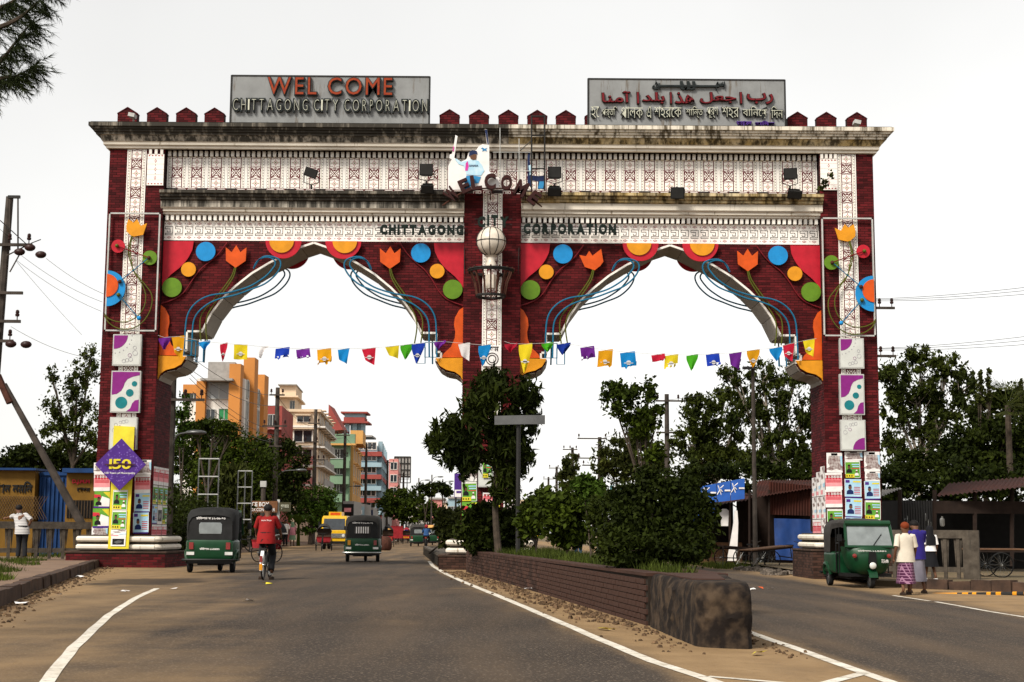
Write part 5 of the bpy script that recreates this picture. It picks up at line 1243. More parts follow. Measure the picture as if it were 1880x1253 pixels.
# cream block
Y0 = 140; t = thing('apartment_building', 'cream block with a roof tower and pink balcony recesses', 'building', (-20, Y0, 0), group='buildings along the street')
xa, xb = X(520, Y0), X(579, Y0); zt = Z(757, Y0); block(t, 'wall', 'wall_cream', xa, xb, Y0, 160, 0, zt)
b = B(); b.prism([(xa - .2, Y0 - .3), (xb + .3, Y0 - .3), (xb + .3 - 1.2, 160), (xa - 1.2, 160)], 'z', zt, zt + .25); part('roof_slab', b, 'wall_cream', t)
block(t, 'stair_tower', 'wall_cream', X(500, Y0), X(531, Y0), Y0 + 2, 149, zt, Z(705, Y0)); block(t, 'tower_slab', 'wall_cream', X(494, Y0), X(538, Y0), Y0 + 1, 150, Z(728, Y0), Z(725, Y0)); block(t, 'tower_cap', 'wall_grey', X(498, Y0), X(533, Y0), Y0 + 1.6, 149.4, Z(705, Y0), Z(703, Y0))
window(t, X(525, Y0), Y0 + 1.97, Z(752, Y0), .5, 1.0)
for zz, sh in ((Z(776, Y0), 0), (Z(813, Y0), 1), (Z(848, Y0), 1), (Z(884, Y0), 1)):
    window(t, X(552, Y0), Y0 - .03, zz, 1.3 if sh == 0 else 1.9, .6 if sh == 0 else 1.2, fm='wall_white', shade='wall_cream')
    b = B(); b.bb(xa, xb + .15, Y0 - .18, Y0 - .01, zz - .5, zz - .3); part('band', b, 'wall_white', t)
    for yy in (142.5, 146, 150, 154, 158): window(t, side(xb, Y0, yy), yy, zz, 1.0, 1.2, RS, fm='wall_white', shade='wall_cream')
for zz in (Z(776, Y0), Z(813, Y0), Z(848, Y0), Z(884, Y0)):
    b = B(); b.prism([(xb, Y0), (xb + .7, Y0), (xb + .7 - 1.1, 159), (xb - 1.1, 159)], 'z', zz - .5, zz - .35); part('side_slab', b, 'wall_white', t)
    for yy in (144, 149, 154):
        b = B(); xs_ = side(xb, Y0, yy); b.bb(xs_ + .55, xs_ + .62, yy - 1.2, yy + 1.2, zz - .35, zz + .35); part('balcony_rail', b, 'wall_grey', t)
for zz in (Z(852, Y0), Z(890, Y0)):
    b = B(); b.bb(X(533, Y0), X(573, Y0), Y0 - .12, Y0, zz - .6, zz + .7); part('balcony', b, 'wall_pink', t)
# green and ochre block
Y0 = 172; t = thing('apartment_building', 'green and ochre block with open roof terrace beside the cream block', 'building', (-20.5, Y0, 0), group='buildings along the street')
xa, xb = X(600, Y0), X(640, Y0); zt = Z(812, Y0); block(t, 'wall', 'wall_green', xa, xb, Y0, 196, 0, zt); block(t, 'street_wall', 'wall_ochre', xb - .1, xb + .25, Y0 + 1, 196, 0, zt)
b = B(); b.bb(xa, xb + .6, Y0 - .9, Y0, zt - .2, zt + .9); part('parapet', b, 'wall_green', t); b = B(); b.bb(xa, xb + .7, Y0 - 1, Y0 + .2, zt - .4, zt - .2); part('ledge', b, 'wall_ochre', t)
block(t, 'roof_house', 'wall_ochre', X(634, Y0), X(658, Y0), Y0 + 3, 184, zt, Z(787, Y0)); b = B(); b.prism([(X(594, Y0), zt + 4.6), (X(622, Y0), zt + 1.6), (X(594, Y0), zt + 1.4)], 'y', Y0 + 2, Y0 + 8); part('pitched_roof', b, 'wall_red', t)
for zz in (Z(843, Y0), Z(872, Y0), Z(905, Y0)):
    for px in (607, 621): window(t, X(px, Y0), Y0 - .03, zz, 1.3, 1.2)
    b = B(); b.bb(xa, xb, Y0 - 1.0, Y0, zz - 1.1, zz - .2); part('balcony', b, 'wall_green', t)
    for yy in (175, 180, 186, 191): window(t, side(xb + .25, Y0, yy), yy, zz, 1.2, 1.3, RS, shade='wall_ochre')
# blue and red block with lookout tower
Y0 = 206; t = thing('apartment_building', 'pale blue block with red balcony bands and a tiered roof lookout', 'building', (-21, Y0, 0), group='buildings along the street')
xa, xb = X(655, Y0), X(690, Y0); zt = Z(818, Y0); block(t, 'wall', 'wall_blue', xa, xb, Y0, 240, 0, zt)
tx0, tx1 = X(625, Y0), X(664, Y0)
for x in (tx0 + .4, (tx0 + tx1) / 2, tx1 - .3):
    b = B(); b.bb(x - .3, x + .3, Y0 + 2, Y0 + 2.6, 0, Z(772, Y0)); part('column', b, 'wall_blue', t)
for z0, z1, e, m in ((802, 799, 1.2, 'wall_grey'), (776, 773, .6, 'wall_red'), (773, 765, .0, 'wall_red'), (765, 758, -.1, 'wall_blue'), (758, 755, .4, 'wall_red')):
    b = B(); b.bb(tx0 - e, tx1 + e, Y0 + 1 - e, Y0 + 5 + e, Z(z0, Y0), Z(z1, Y0)); part('tower_tier', b, m, t)
b = B(); b.bb(tx0 + .8, tx1 - .6, Y0 + 2.5, Y0 + 4.5, Z(800, Y0), Z(775, Y0)); part('stair_core', b, 'wall_blue', t)
for k_, py in enumerate((835, 855, 877, 898, 920, 942)):
    zz = Z(py, Y0)
    b = B(); b.prism([(xa - .1, Y0 - .9), (xb + .7, Y0 - .9), (xb + .7 - 1.9, 239), (xa, 239)], 'z', zz - .2, zz + .42); part('balcony_band', b, 'wall_red' if k_ % 2 == 0 else 'wall_blue', t)
    for px in (664, 680): window(t, X(px, Y0), Y0 - .03, zz + .7, 1.3, 1.1, fm='wall_white')
    for yy in (209, 214, 219, 225, 231): window(t, side(xb, Y0, yy), yy, zz + .7, 1.8, 1.1, RS, fm='wall_white')
for k_, py in enumerate((835, 855, 877, 898, 920, 942)):
    zz = Z(py, Y0)
    for yy in (208, 213, 218, 223, 229, 235):
        b = B(); xs_ = side(xb, Y0, yy); b.bb(xs_ + .05, xs_ + .65, yy - .15, yy + .15, zz + .4, zz + 2.0); part('balcony_pier', b, 'wall_blue', t)
# pink block, billboard, farther houses
Y0 = 248; t = thing('apartment_building', 'faded pink block beyond the pale blue block', 'building', (-20.4, Y0, 0), group='buildings along the street')
block(t, 'wall', 'wall_pink', X(712, Y0), X(729, Y0), Y0, 275, 0, Z(842, Y0)); xb = X(729, Y0)
for py in (862, 885, 908):
    window(t, X(721, Y0), Y0 - .03, Z(py, Y0), 1.2, 1.3, fm='wall_white')
    for yy in (252, 259, 266): window(t, side(xb, Y0, yy), yy, Z(py, Y0), 2, 1.3, RS, fm='wall_white')
Y0 = 285; t = thing('billboard_lattice', 'empty dark billboard lattice on posts past the pink block', 'billboard', (X(738, Y0), Y0, 0))
x0, x1, z0, z1 = X(722, Y0), X(752, Y0), Z(905, Y0), Z(838, Y0)
b = B(); b.bb(x0, x1, Y0 + .1, Y0 + .2, z0 + 3, z1); part('sheet', b, 'wall_grey', t)
for i in range(6): x = x0 + (x1 - x0) * i / 5; b = B(); b.bb(x - .08, x + .08, Y0 - .1, Y0 + .1, 0 if i in (1, 4) else z0 + 2, z1); part('upright', b, 'steel_dark', t)
for i in range(5): z = z0 + 2 + (z1 - z0 - 2) * i / 4; b = B(); b.bb(x0, x1, Y0 - .12, Y0 + .0, z - .08, z + .08); part('crossbar', b, 'steel_dark', t)
for (lb, px0, px1, py, Y0, m) in (('distant pale pink house block at the end of the street', 788, 812, 916, 330, 'wall_pink'), ('distant cream house block at the end of the street', 808, 830, 922, 350, 'wall_cream'), ('distant pale blue house behind the middle pillar', 823, 850, 914, 300, 'wall_blue'), ('distant grey house block over the far traffic', 765, 790, 930, 370, 'wall_grey'), ('distant white house block between the far street trees', 745, 768, 925, 340, 'wall_white')):
    t = thing('house', lb, 'house', (X((px0 + px1) / 2, Y0), Y0, 0), group='distant houses at the end of the street')
    block(t, 'wall', m, X(px0, Y0), X(px1, Y0), Y0, Y0 + 15, 0, Z(py, Y0))
    b = B(); b.bb(X(px0, Y0) - .2, X(px1, Y0) + .2, Y0 - .4, Y0 + 15, Z(py, Y0), Z(py, Y0) + .4); part('roof_slab', b, 'wall_grey', t)
    for zz in range(2, int(Z(py, Y0)) - 1, 3):
        for k_ in range(4): window(t, X(px0 + (px1 - px0) * (k_ + .5) / 4, Y0), Y0 - .03, zz, 1.2, 1.4)
t = thing('hoarding', 'purple and white advertising hoarding behind the middle pillar', 'billboard', (X(842, 150), 150, 0))
b = B(); Y0 = 150; b.bb(X(833, Y0), X(850, Y0), Y0, Y0 + .2, Z(912, Y0), Z(868, Y0)); part('panel', b, 'violet', t)
b = B(); b.bb(X(834, Y0), X(849, Y0), Y0 - .03, Y0 - .01, Z(911, Y0), Z(898, Y0)); part('print', b, 'paper_white', t); b = B(); b.bb(X(837, Y0), X(846, Y0), Y0 - .05, Y0 - .035, Z(904, Y0), Z(900, Y0)); part('print', b, 'violet', t)
for px in (836, 847): b = B(); b.bb(X(px, Y0) - .1, X(px, Y0) + .1, Y0 + .02, Y0 + .18, 0, Z(912, Y0)); part('post', b, 'steel_dark', t)
# shop fronts low along the street
SH = [(650, 668, 165, 'wall_blue', 'paper_white'), (668, 684, 190, 'navy', 'paper_white'), (684, 700, 215, 'paper_red', 'paper_white'), (699, 712, 240, 'paper_white', 'paper_blue'), (628, 648, 150, 'interior', 'paper_pink')]
for (p0, p1, Y0, m, m2), lb in zip(SH, ('pale blue', 'navy', 'red', 'white', 'dark')):
    t = thing('shop', lb + ' roadside shop front with signboards below the apartment blocks', 'shop', (X((p0 + p1) / 2, Y0), Y0, 0), group='roadside shops')
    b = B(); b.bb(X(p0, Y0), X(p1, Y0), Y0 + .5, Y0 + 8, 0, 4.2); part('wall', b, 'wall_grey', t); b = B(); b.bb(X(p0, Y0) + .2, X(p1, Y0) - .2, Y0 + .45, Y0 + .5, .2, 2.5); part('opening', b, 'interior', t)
    b = B(); b.bb(X(p0, Y0), X(p1, Y0), Y0 - .3, Y0 + .4, 2.7, 3.9); part('signboard', b, m, t); b = B(); b.bb(X(p0, Y0) + .2, X(p1, Y0) - .2, Y0 - .33, Y0 - .31, 3.1, 3.5); part('sign_lettering', b, m2, t)
    b = B(); b.box(((X(p0, Y0) + X(p1, Y0)) / 2, Y0 - .8, 2.55), (X(p1, Y0) - X(p0, Y0), 1.6, .08), rx=.25); part('awning', b, 'rust', t)

# ------------------------------------------------------------------ utility poles and wires
mat('pole', (.075, .06, .05), .9, c2=(.03, .025, .021), scale=3); mat('insulator', (.03, .012, .01), .4)
POLES = {}
def pole(px, py_top, Y, r_, arms, lb, lean=0, lamp=None, g=None, drop=None):
    tp = P(px, py_top, Y); x0 = tp.x - lean; z0 = gz(x0) + (.15 if x0 < -12 else 0)
    t = thing('utility_pole', lb, 'pole', (x0, Y, z0), group=g or 'utility poles along the street')
    b = B(); b.tube([(x0, Y, z0 - .1), (tp.x, Y, tp.z)], [r_ * 1.15, r_ * .8], 8); part('pole', b, 'pole', t, smooth=True)
    for (py, L_, R_, n_) in arms:
        z = P(px, py, Y).z; xx = x0 + (tp.x - x0) * (z - z0) / (tp.z - z0); b = B(); b.box((xx + (R_ - L_) / 2, Y - r_ - .05, z), (L_ + R_, .1, .1)); part('crossarm', b, 'pole', t)
        for i in range(n_):
            xi = xx - L_ + .12 + (L_ + R_ - .24) * i / max(1, n_ - 1); b = B(); b.lathe([(.02, 0), (.02, .12), (.07, .13), (.08, .2), (.05, .22), (.07, .25), (.06, .33), (.02, .36)], (xi, Y - r_ - .05, z + .05), 8); part('insulator', b, 'insulator', t, smooth=True)
            POLES.setdefault(lb, []).append((xi, Y - r_ - .05, z + .4))
    if lamp:
        z = P(px, lamp[1], Y).z; xe = P(lamp[0], lamp[1], Y).x; b = B(); b.tube(smooth_path([(tp.x, Y, z - .8), (tp.x + (xe - tp.x) * .3, Y - .2, z - .1), (xe, Y - .5, z)], 4), .035, 6); part('lamp_arm', b, 'steel_grey', t)
        b = B(); b.sphere((xe + .15 * (1 if xe > tp.x else -1), Y - .55, z), (.42, .16, .10)); part('lamp_head', b, 'steel_grey', t, smooth=True)
    return t
pole(510, 712, 97, .17, [(726, .5, .5, 2), (783, .9, .7, 3), (820, .5, .4, 2)], 'tall grey utility pole before the red and cream buildings', lamp=(550, 864))
pole(580, 752, 125, .17, [(778, .6, .4, 2), (812, .9, .3, 2), (845, .2, .9, 3)], 'tall grey utility pole before the cream building', lamp=(618, 905))
pole(634, 790, 152, .18, [(800, .9, .5, 3), (838, .8, .4, 2)], 'tall grey utility pole before the green and ochre block', lamp=(655, 893))
pole(673, 815, 185, .18, [(822, .8, .8, 3)], 'utility pole before the pale blue block', lamp=(690, 920))
pole(712, 845, 220, .18, [(850, 1, 1, 3)], 'utility pole before the faded pink block', lamp=(728, 908))
pole(741, 868, 250, .2, [(872, 1.2, 1.2, 3), (880, 1, 1, 2)], 'utility pole under the empty billboard lattice')
pole(318, 690, 57, .17, [(735, .2, 1.3, 3)], 'dark utility pole standing close behind the diamond pillar', lamp=(358, 796))
t = thing('street_lamp', 'slim grey post with pale top beside the red-shirted cyclist', 'lamp', (X(484, 88), 88, .15)); b = B(); p = P(484, 886, 88); b.tube([(p.x, 88, .1), (p.x, 88, p.z)], .14, 8); part('post', b, 'pole', t); b = B(); b.box((p.x, 87.95, p.z - .1), (.34, .3, .35)); part('head', b, 'steel_white', t)
for px, yt, Y in ((769, 878, 210), (793, 872, 200), (813, 880, 230)):
    pole(px, yt, Y, .1, [], {769: 'thin grey lamp post between the far street trees', 793: 'thin grey lamp post over the far auto rickshaws', 813: 'thin grey lamp post before the distant cream house'}[px], lamp=(px + 14, yt + 4), g='far lamp posts')
def cable(a, c, sag, lb, r_=.012, g='overhead cables'):
    a, c = Vector(a), Vector(c); n = 12; b = B(); b.tube([a + (c - a) * (i / n) - Vector((0, 0, sag * 4 * (i / n) * (1 - i / n))) for i in range(n + 1)], r_, 4); single('overhead_cable', b, 'steel_dark', lb, 'cable', a, group=g)
for i, (py0, py1) in enumerate(((640, 726), (668, 745), (680, 790), (695, 800), (720, 812))):
    cable(P(330 + i * 6, py0, 56), P(508, py1, 97), .5, 'sagging black cable crossing before the orange and white block', .014)
for (a, c) in (((510, 728, 97), (580, 782, 125)), ((508, 785, 97), (578, 815, 125)), ((520, 785, 97), (588, 848, 125)), ((580, 780, 125), (634, 802, 152)), ((582, 815, 125), (636, 838, 152)), ((634, 802, 152), (673, 824, 185)), ((673, 824, 185), (712, 851, 220)), ((712, 851, 220), (741, 873, 250))):
    cable(P(*a), P(*c), .6, 'thin cable running pole to pole along the street', .016)

# ------------------------------------------------------------------ roadside trees beyond the gate
def T(lb, blobs, n, size, m, base_px, Y, seed, trunk=.2, **k):
    x = X(base_px, Y); return tree('roadside_tree', lb, 'tree', (x, Y, gz(x) + .1), blobs, n, size, m, trunk, seed, group='roadside trees', **k)
T('broad dark tree hiding the foot of the orange block', [bl(390, 810, 60, 34, 94), bl(350, 850, 40, 45, 94), bl(440, 840, 60, 45, 95), bl(400, 880, 70, 50, 93), bl(470, 870, 45, 45, 94), bl(340, 920, 40, 45, 94), bl(420, 925, 70, 35, 93)], 21000, .13, 'leaf_mid', 400, 94, 60, .3, sub=26)
T('flat-topped branch tree before the orange block windows', [bl(390, 782, 42, 14, 80), bl(425, 790, 24, 12, 80), bl(360, 790, 26, 14, 80)], 3400, .10, 'leaf_mid', 372, 80, 61, .16, sub=16)
T('light airy tree right behind the diamond pillar', [bl(338, 755, 16, 34, 72), bl(330, 790, 18, 30, 72)], 2200, .09, 'leaf_bright', 332, 72, 62, .1, sub=16)
T('dark leafy tree before the cream building', [bl(505, 830, 40, 30, 102), bl(535, 860, 34, 36, 102), bl(490, 870, 44, 40, 102), bl(520, 905, 44, 34, 102), bl(470, 915, 40, 34, 102), bl(480, 820, 20, 18, 102)], 14000, .14, 'leaf_dark', 505, 102, 63, .25, sub=24)
T('bright green low tree before the green and ochre block', [bl(580, 915, 36, 24, 114), bl(550, 930, 36, 28, 114), bl(600, 935, 20, 22, 114), bl(565, 955, 40, 24, 114)], 9000, .13, 'leaf_bright', 570, 114, 64, .2, sub=22)
T('round green street tree under the pink block', [bl(735, 925, 32, 26, 165), bl(760, 915, 20, 14, 168), bl(715, 930, 22, 18, 165), bl(745, 945, 24, 14, 165)], 7000, .21, 'leaf_mid', 738, 165, 65, .25, sub=22)
T('small flat-crowned street tree over the far traffic', [bl(775, 895, 16, 7, 190), bl(790, 905, 12, 6, 190)], 900, .3, 'leaf_dark', 780, 190, 66, .15, sub=12)
T('small dark street tree beside the far auto rickshaws', [bl(808, 892, 20, 9, 180), bl(820, 905, 12, 8, 180)], 1100, .3, 'leaf_dark', 812, 180, 67, .15, sub=12)
T('low dark street tree where the road vanishes', [bl(775, 940, 26, 18, 230), bl(800, 945, 18, 16, 230)], 1900, .4, 'leaf_mid', 786, 230, 68, .25, sub=14)
for i, (px, top) in enumerate(((417, 862), (443, 860))):
    q = [bl(px + random.uniform(-2, 2), y, 15 - abs(y - 915) * .07, 16, 77) for y in range(top + 12, 985, 17)]
    tree('weeping_tree', ('narrow drooping evergreen beside the empty steel frame', 'narrow drooping evergreen before the second steel frame')[i], 'tree', (X(px, 77), 77, .15), q, 4200, .14, 'leaf_olive', .08, 70 + i, 12, .42, droop=1.0, long=3.2, group='roadside trees', nl=1)
for k_ in range(13):
    y = 55 + k_ * 3.9; x = lerp(KL, y) - 1.0 - .6 * random.random(); h = random.uniform(1.3, 2.6)
    tree('undergrowth_bush', 'low dark bush in the undergrowth along the boundary fence', 'bush', (x, y, .1), [(x + random.uniform(-.6, .6), y + random.uniform(-.6, .6), h * random.uniform(.4, .9), random.uniform(.7, 1.2), 1.0, h * .55) for _ in range(3)], 1500, .10, 'leaf_dark', .04, 200 + k_, 16, .36, group='undergrowth along the boundary fence', nl=1)
# banana plant
t = thing('banana_plant', 'banana plant with arching leaves beside the dark fence', 'plant', (X(548, 104), 104, .15)); rr = random.Random(6)
b = B(); b.tube([(X(548, 104), 104, .1), (X(548, 104), 104, 1.6)], [.14, .08], 7); part('stem', b, 'leaf_mid', t)
for i in range(9):
    a = i * .7 + .2; b = B(); L_ = rr.uniform(1.2, 1.7); rg_ = []
    for j in range(7):
        s_ = j / 6; rad = L_ * s_; z = 1.5 + 1.0 * math.sin(s_ * 2.2) - .5 * s_ * s_; wd = .22 * math.sin(math.pi * min(.97, s_ * .9 + .08)); c = Vector((X(548, 104) + rad * math.cos(a), 104 + rad * math.sin(a), z)); e = Vector((-math.sin(a), math.cos(a), 0)) * wd; rg_.append([c - e, c + Vector((0, 0, -.05)), c + e])
    b.loft(rg_, closed=False); part('leaf', b, 'leaf_bright', t)
# dark boundary fence under the trees
t = thing('boundary_fence', 'dark brick and rail boundary fence under the roadside trees', 'fence', (-15.5, 70, .15)); pts = [(lerp(KL, y) - 1.7, y) for y in range(56, 108, 4)]
for (a, c) in zip(pts, pts[1:]):
    a, c = Vector((*a, 0)), Vector((*c, 0)); e = c - a; rz = math.atan2(e.y, e.x); m_ = (a + c) / 2
    b = B(); b.box((m_.x, m_.y, .5), (e.length, .2, .8), rz=rz); part('wall', b, 'brick_brown', t)
    b = B(); b.box((a.x, a.y, .95), (.3, .3, 1.7)); part('post', b, 'concrete', t)
    for z in (1.2, 1.5, 1.75): b = B(); b.box((m_.x, m_.y, z), (e.length, .05, .05), rz=rz); part('rail', b, 'steel_dark', t)
# empty steel frames and the ICE BOX signboard
for (px0, px1, py0, py1, Y, lb) in ((361, 398, 844, 975, 70, 'empty white steel billboard frame beside the green auto rickshaw roof'), (434, 460, 866, 985, 74.5, 'empty pale steel billboard frame behind the drooping evergreens')):
    t = thing('billboard_stand', lb, 'frame', (X((px0 + px1) / 2, Y), Y, .15)); x0, x1 = X(px0, Y), X(px1, Y); z0, z1 = Z(py1, Y), Z(py0, Y)
    for x in (x0, (x0 + x1) / 2, x1): b = B(); b.bb(x - .025, x + .025, Y - .025, Y + .025, .1 if x != (x0 + x1) / 2 else z0 + .6, z1); part('upright', b, 'steel_grey', t)
    for f_ in (.25, .5, .75, 1): b = B(); b.bb(x0, x1, Y - .03, Y + .022, z1 - (1 - f_) * (z1 - z0) - .025, z1 - (1 - f_) * (z1 - z0) + .025); part('crossbar', b, 'steel_white', t)
Y = 85; t = thing('shop_sign', 'brown roadside signboard reading ICE BOX above the cyclist', 'signboard', (X(485, Y), Y, .15)); mat('sign_brown', (.16, .07, .03), .6, var=.2); mat('sign_olive', (.06, .055, .03), .6, var=.2)
b = B(); b.bb(X(452, Y), X(508, Y), Y, Y + .12, Z(942, Y), Z(921, Y)); part('panel', b, 'sign_brown', t); b = B(); b.bb(X(511, Y), X(532, Y), Y + .05, Y + .17, Z(940, Y), Z(923, Y)); part('panel', b, 'sign_olive', t)
o = obj('lettering', fit(textmesh('ICE BOX', 1, .02, 'paper_white', .02), X(459, Y), X(493, Y), Z(931, Y), Z(923, Y), Y - .02), t); o.location = -t.location
o = obj('lettering', fit(textmesh('COX CONTAINER', 1, .02, 'paper_white', .01), X(455, Y), X(504, Y), Z(940, Y), Z(934, Y), Y - .02), t); o.location = -t.location
o = obj('lettering', fit(textmesh('গুলজার', 1, .02, 'letter_line', .01), X(514, Y), X(529, Y), Z(936, Y), Z(927, Y), Y + .02), t); o.location = -t.location
for px in (456, 509): b = B(); b.bb(X(px, Y) - .07, X(px, Y) + .07, Y + .13, Y + .25, .1, Z(918, Y)); part('post', b, 'steel_white' if px > 500 else 'pole', t)
# ================================================================== the kerbside by the diamond pillar
mat('stall_yellow', (.15, .075, .008), .6, var=.2, scale=2); mat('stall_blue', (.007, .035, .12), .6, var=.25, scale=2); mat('lattice', (.10, .06, .03), .8, var=.3)
Y = 56
t = thing('market_stall', 'yellow stall with black Bengali lettering over a lattice front', 'stall', (X(20, Y), Y, .1))
b = B(); b.bb(X(-60, Y), X(60, Y), Y, Y + 2.5, .1, Z(868, Y)); part('body', b, 'stall_yellow', t); b = B(); b.bb(X(-60, Y) - .1, X(60, Y) + .1, Y - .3, Y + 2.7, Z(868, Y), Z(864, Y)); part('roof', b, 'stall_blue', t)
o = obj('lettering', fit(textmesh('েকান নমিন', 1, .02, 'black', .03), X(-20, Y), X(56, Y), Z(912, Y), Z(888, Y), Y - .03), t); o.location = -t.location
for i in range(26):
    x = X(-60, Y) + i * .1; b = B(); b.tube([(x, Y - .06, Z(958, Y)), (x + .5, Y - .06, Z(915, Y))], .012, 4); b.tube([(x + .5, Y - .07, Z(958, Y)), (x, Y - .07, Z(915, Y))], .012, 4); part('lattice_slat', b, 'lattice', t)
t = thing('shipping_container', 'plain blue metal container between the two yellow stalls', 'container', (X(90, Y), Y + .3, .1))
b = B(); b.bb(X(62, Y), X(116, Y), Y + .4, Y + 3, .1, Z(873, Y)); part('body', b, 'stall_blue', t)
for i in range(7): x = X(64 + i * 8, Y); b = B(); b.bb(x, x + .06, Y + .34, Y + .41, .2, Z(880, Y)); part('rib', b, 'stall_blue', t)
for z in (.15, Z(876, Y)): b = B(); b.bb(X(62, Y), X(116, Y), Y + .32, Y + .42, z, z + .12); part('rail', b, 'stall_blue', t)
t = thing('kiosk', 'yellow kiosk with red D.J.M.M lettering and a blue roof', 'kiosk', (X(147, Y), Y, .1))
b = B(); b.bb(X(118, Y), X(177, Y), Y, Y + 2.2, .1, Z(872, Y)); part('body', b, 'stall_yellow', t); b = B(); b.bb(X(115, Y), X(180, Y), Y - .4, Y + 2.4, Z(872, Y), Z(864, Y)); part('roof', b, 'stall_blue', t); b = B(); b.bb(X(122, Y), X(174, Y), Y - .02, Y - .005, Z(955, Y), Z(922, Y)); part('opening', b, 'interior', t)
o = obj('lettering', fit(textmesh('D.J.M.M', 1, .02, 'paper_red', .03), X(129, Y), X(161, Y), Z(893, Y), Z(884, Y), Y - .03), t); o.location = -t.location
o = obj('lettering', fit(textmesh('েবগম', 1, .02, 'black', .03), X(138, Y), X(162, Y), Z(907, Y), Z(897, Y), Y - .03), t); o.location = -t.location
for i in range(10): x = X(122, Y) + i * .11; b = B(); b.tube([(x, Y - .06, Z(955, Y)), (x, Y - .06, Z(922, Y))], .012, 4); part('bar', b, 'lattice', t)
# concrete railings
def railing(lb, a, c, z0, h, n, endpost=False):
    a, c = Vector((*a, 0)), Vector((*c, 0)); e = c - a; rz = math.atan2(e.y, e.x); m_ = (a + c) / 2; L_ = e.length; u = e.normalized()
    t = thing('concrete_railing', lb, 'railing', (m_.x, m_.y, z0))
    b = B(); b.box((m_.x, m_.y, z0 + h - .11), (L_, .2, .22), rz=rz); part('top_rail', b, 'concrete', t)
    b = B(); b.box((m_.x, m_.y, z0 + .26), (L_, .1, .14), rz=rz); part('bottom_rail', b, 'concrete', t)
    for i in range(n + 1):
        p = a + e * (i / n); b = B(); b.box((p.x, p.y, z0 + (h - .22) / 2), (.09, .14, h - .22), rz=rz); part('post', b, 'concrete', t)
        if i < n:
            q = a + e * ((i + .5) / n); w_ = L_ / n * .40; b = B()
            for s_ in (-1, 1):
                vv = []
                for dy in (-.04, .04):
                    n_ = Vector((-u.y, u.x, 0)) * dy
                    vv += [q + u * (s_ * w_) + n_ + Vector((0, 0, z0 + h - .225)), q + u * (s_ * w_ * .45) + n_ + Vector((0, 0, z0 + h - .225)), q + u * (s_ * w_ * .75) + n_ + Vector((0, 0, z0 + .33))]
                b.add(vv, [(0, 1, 2), (5, 4, 3), (0, 1, 4, 3), (1, 2, 5, 4), (2, 0, 3, 5)])
            part('baluster', b, 'concrete', t)
    if endpost: b = B(); b.box((c.x, c.y, z0 + h / 2), (.42, .3, h - .004), rz=rz); part('end_post', b, 'concrete', t)
    return t
railing('weathered concrete railing beside the man in the white shirt', (X(-60, 45.5), 45.5), (X(166, 47.0), 47.0), .2, 1.15, 9)
railing('weathered concrete railing behind the two walking men', (9.9, 41.0), (X(1782, 40.0), 40.0), -.06, 1.32, 8, True)
# leaning pole, big transformer pole and their wires
t = thing('leaning_pole', 'old concrete pole leaning diagonally over the railing', 'pole', P(150, 962, 50)); b = B(); b.tube([P(154, 970, 50), P(8, 706, 50)], [.15, .09], 8); part('shaft', b, 'pole', t, smooth=True)
b = B(); b.tube([P(-4, 690, 50), P(18, 740, 49.9)], .12, 7); part('cable_bundle', b, 'rust', t)
t = pole(18, 362, 51, .17, [(452, .6, 1.0, 3), (540, .8, .8, 0), (592, .3, .8, 2), (628, .5, .6, 3)], 'tall transformer pole with crowded insulators by the leaning pole', lean=.35, g='roadside electricity poles')
for px in (18, 33): b = B(); b.tube([P(px, 460, 50.9), P(px, 362, 50.9)], .03, 6); part('riser', b, 'pole', t)
b = B(); b.box(P(26, 362, 50.9), (.42, .1, .1)); part('top_bar', b, 'steel_dark', t)
for px, py in ((75, 468), (55, 455), (36, 463), (48, 633), (20, 632)):
    p = P(px, py, 50.75); b = B(); b.sphere(p, (.2, .14, .13), n=9, k=6); part('fuse_bell', b, 'insulator', t, smooth=True)
for a, c in (((12, 470), (55, 448)), ((18, 500), (40, 460))): b = B(); b.tube([P(*a, 50.8), P(*c, 50.8)], .025, 5); part('strut', b, 'pole', t)
for a, c in (((0, 405), (50, 450)), ((75, 440), (57, 447))): b = B(); b.tube([P(*a, 50.7), P(*c, 50.7)], .018, 5); part('jumper', b, 'steel_dark', t)
for (a, c, s_) in (((85, 475, 51), (190, 540, 56), .1), ((40, 470, 51), (188, 555, 56), .15), ((30, 478, 51), (186, 572, 56), .15), ((30, 480, 51), (150, 615, 58), .05), ((20, 600, 51), (180, 660, 58), .2), ((-40, 380, 50), (22, 440, 51), .05)):
    cable(P(*a), P(*c), s_, 'thin cable leading from the transformer pole towards the gate', .008)
T('tall airy tree behind the leaning pole', [bl(165, 670, 24, 34, 72), bl(140, 700, 30, 38, 72), bl(105, 745, 30, 38, 72), bl(150, 760, 34, 40, 72), bl(120, 800, 44, 36, 72), bl(175, 800, 30, 36, 72), bl(95, 690, 12, 20, 72)], 8000, .09, 'leaf_euc', 130, 72, 80, .16, sub=18, droop=.4, tight=.26)
T('low dark tree over the yellow stalls', [bl(30, 850, 60, 28, 76), bl(100, 850, 54, 34, 76), bl(160, 855, 40, 34, 76), bl(60, 835, 40, 18, 76)], 13000, .13, 'leaf_dark', 80, 76, 81, .2, sub=22)

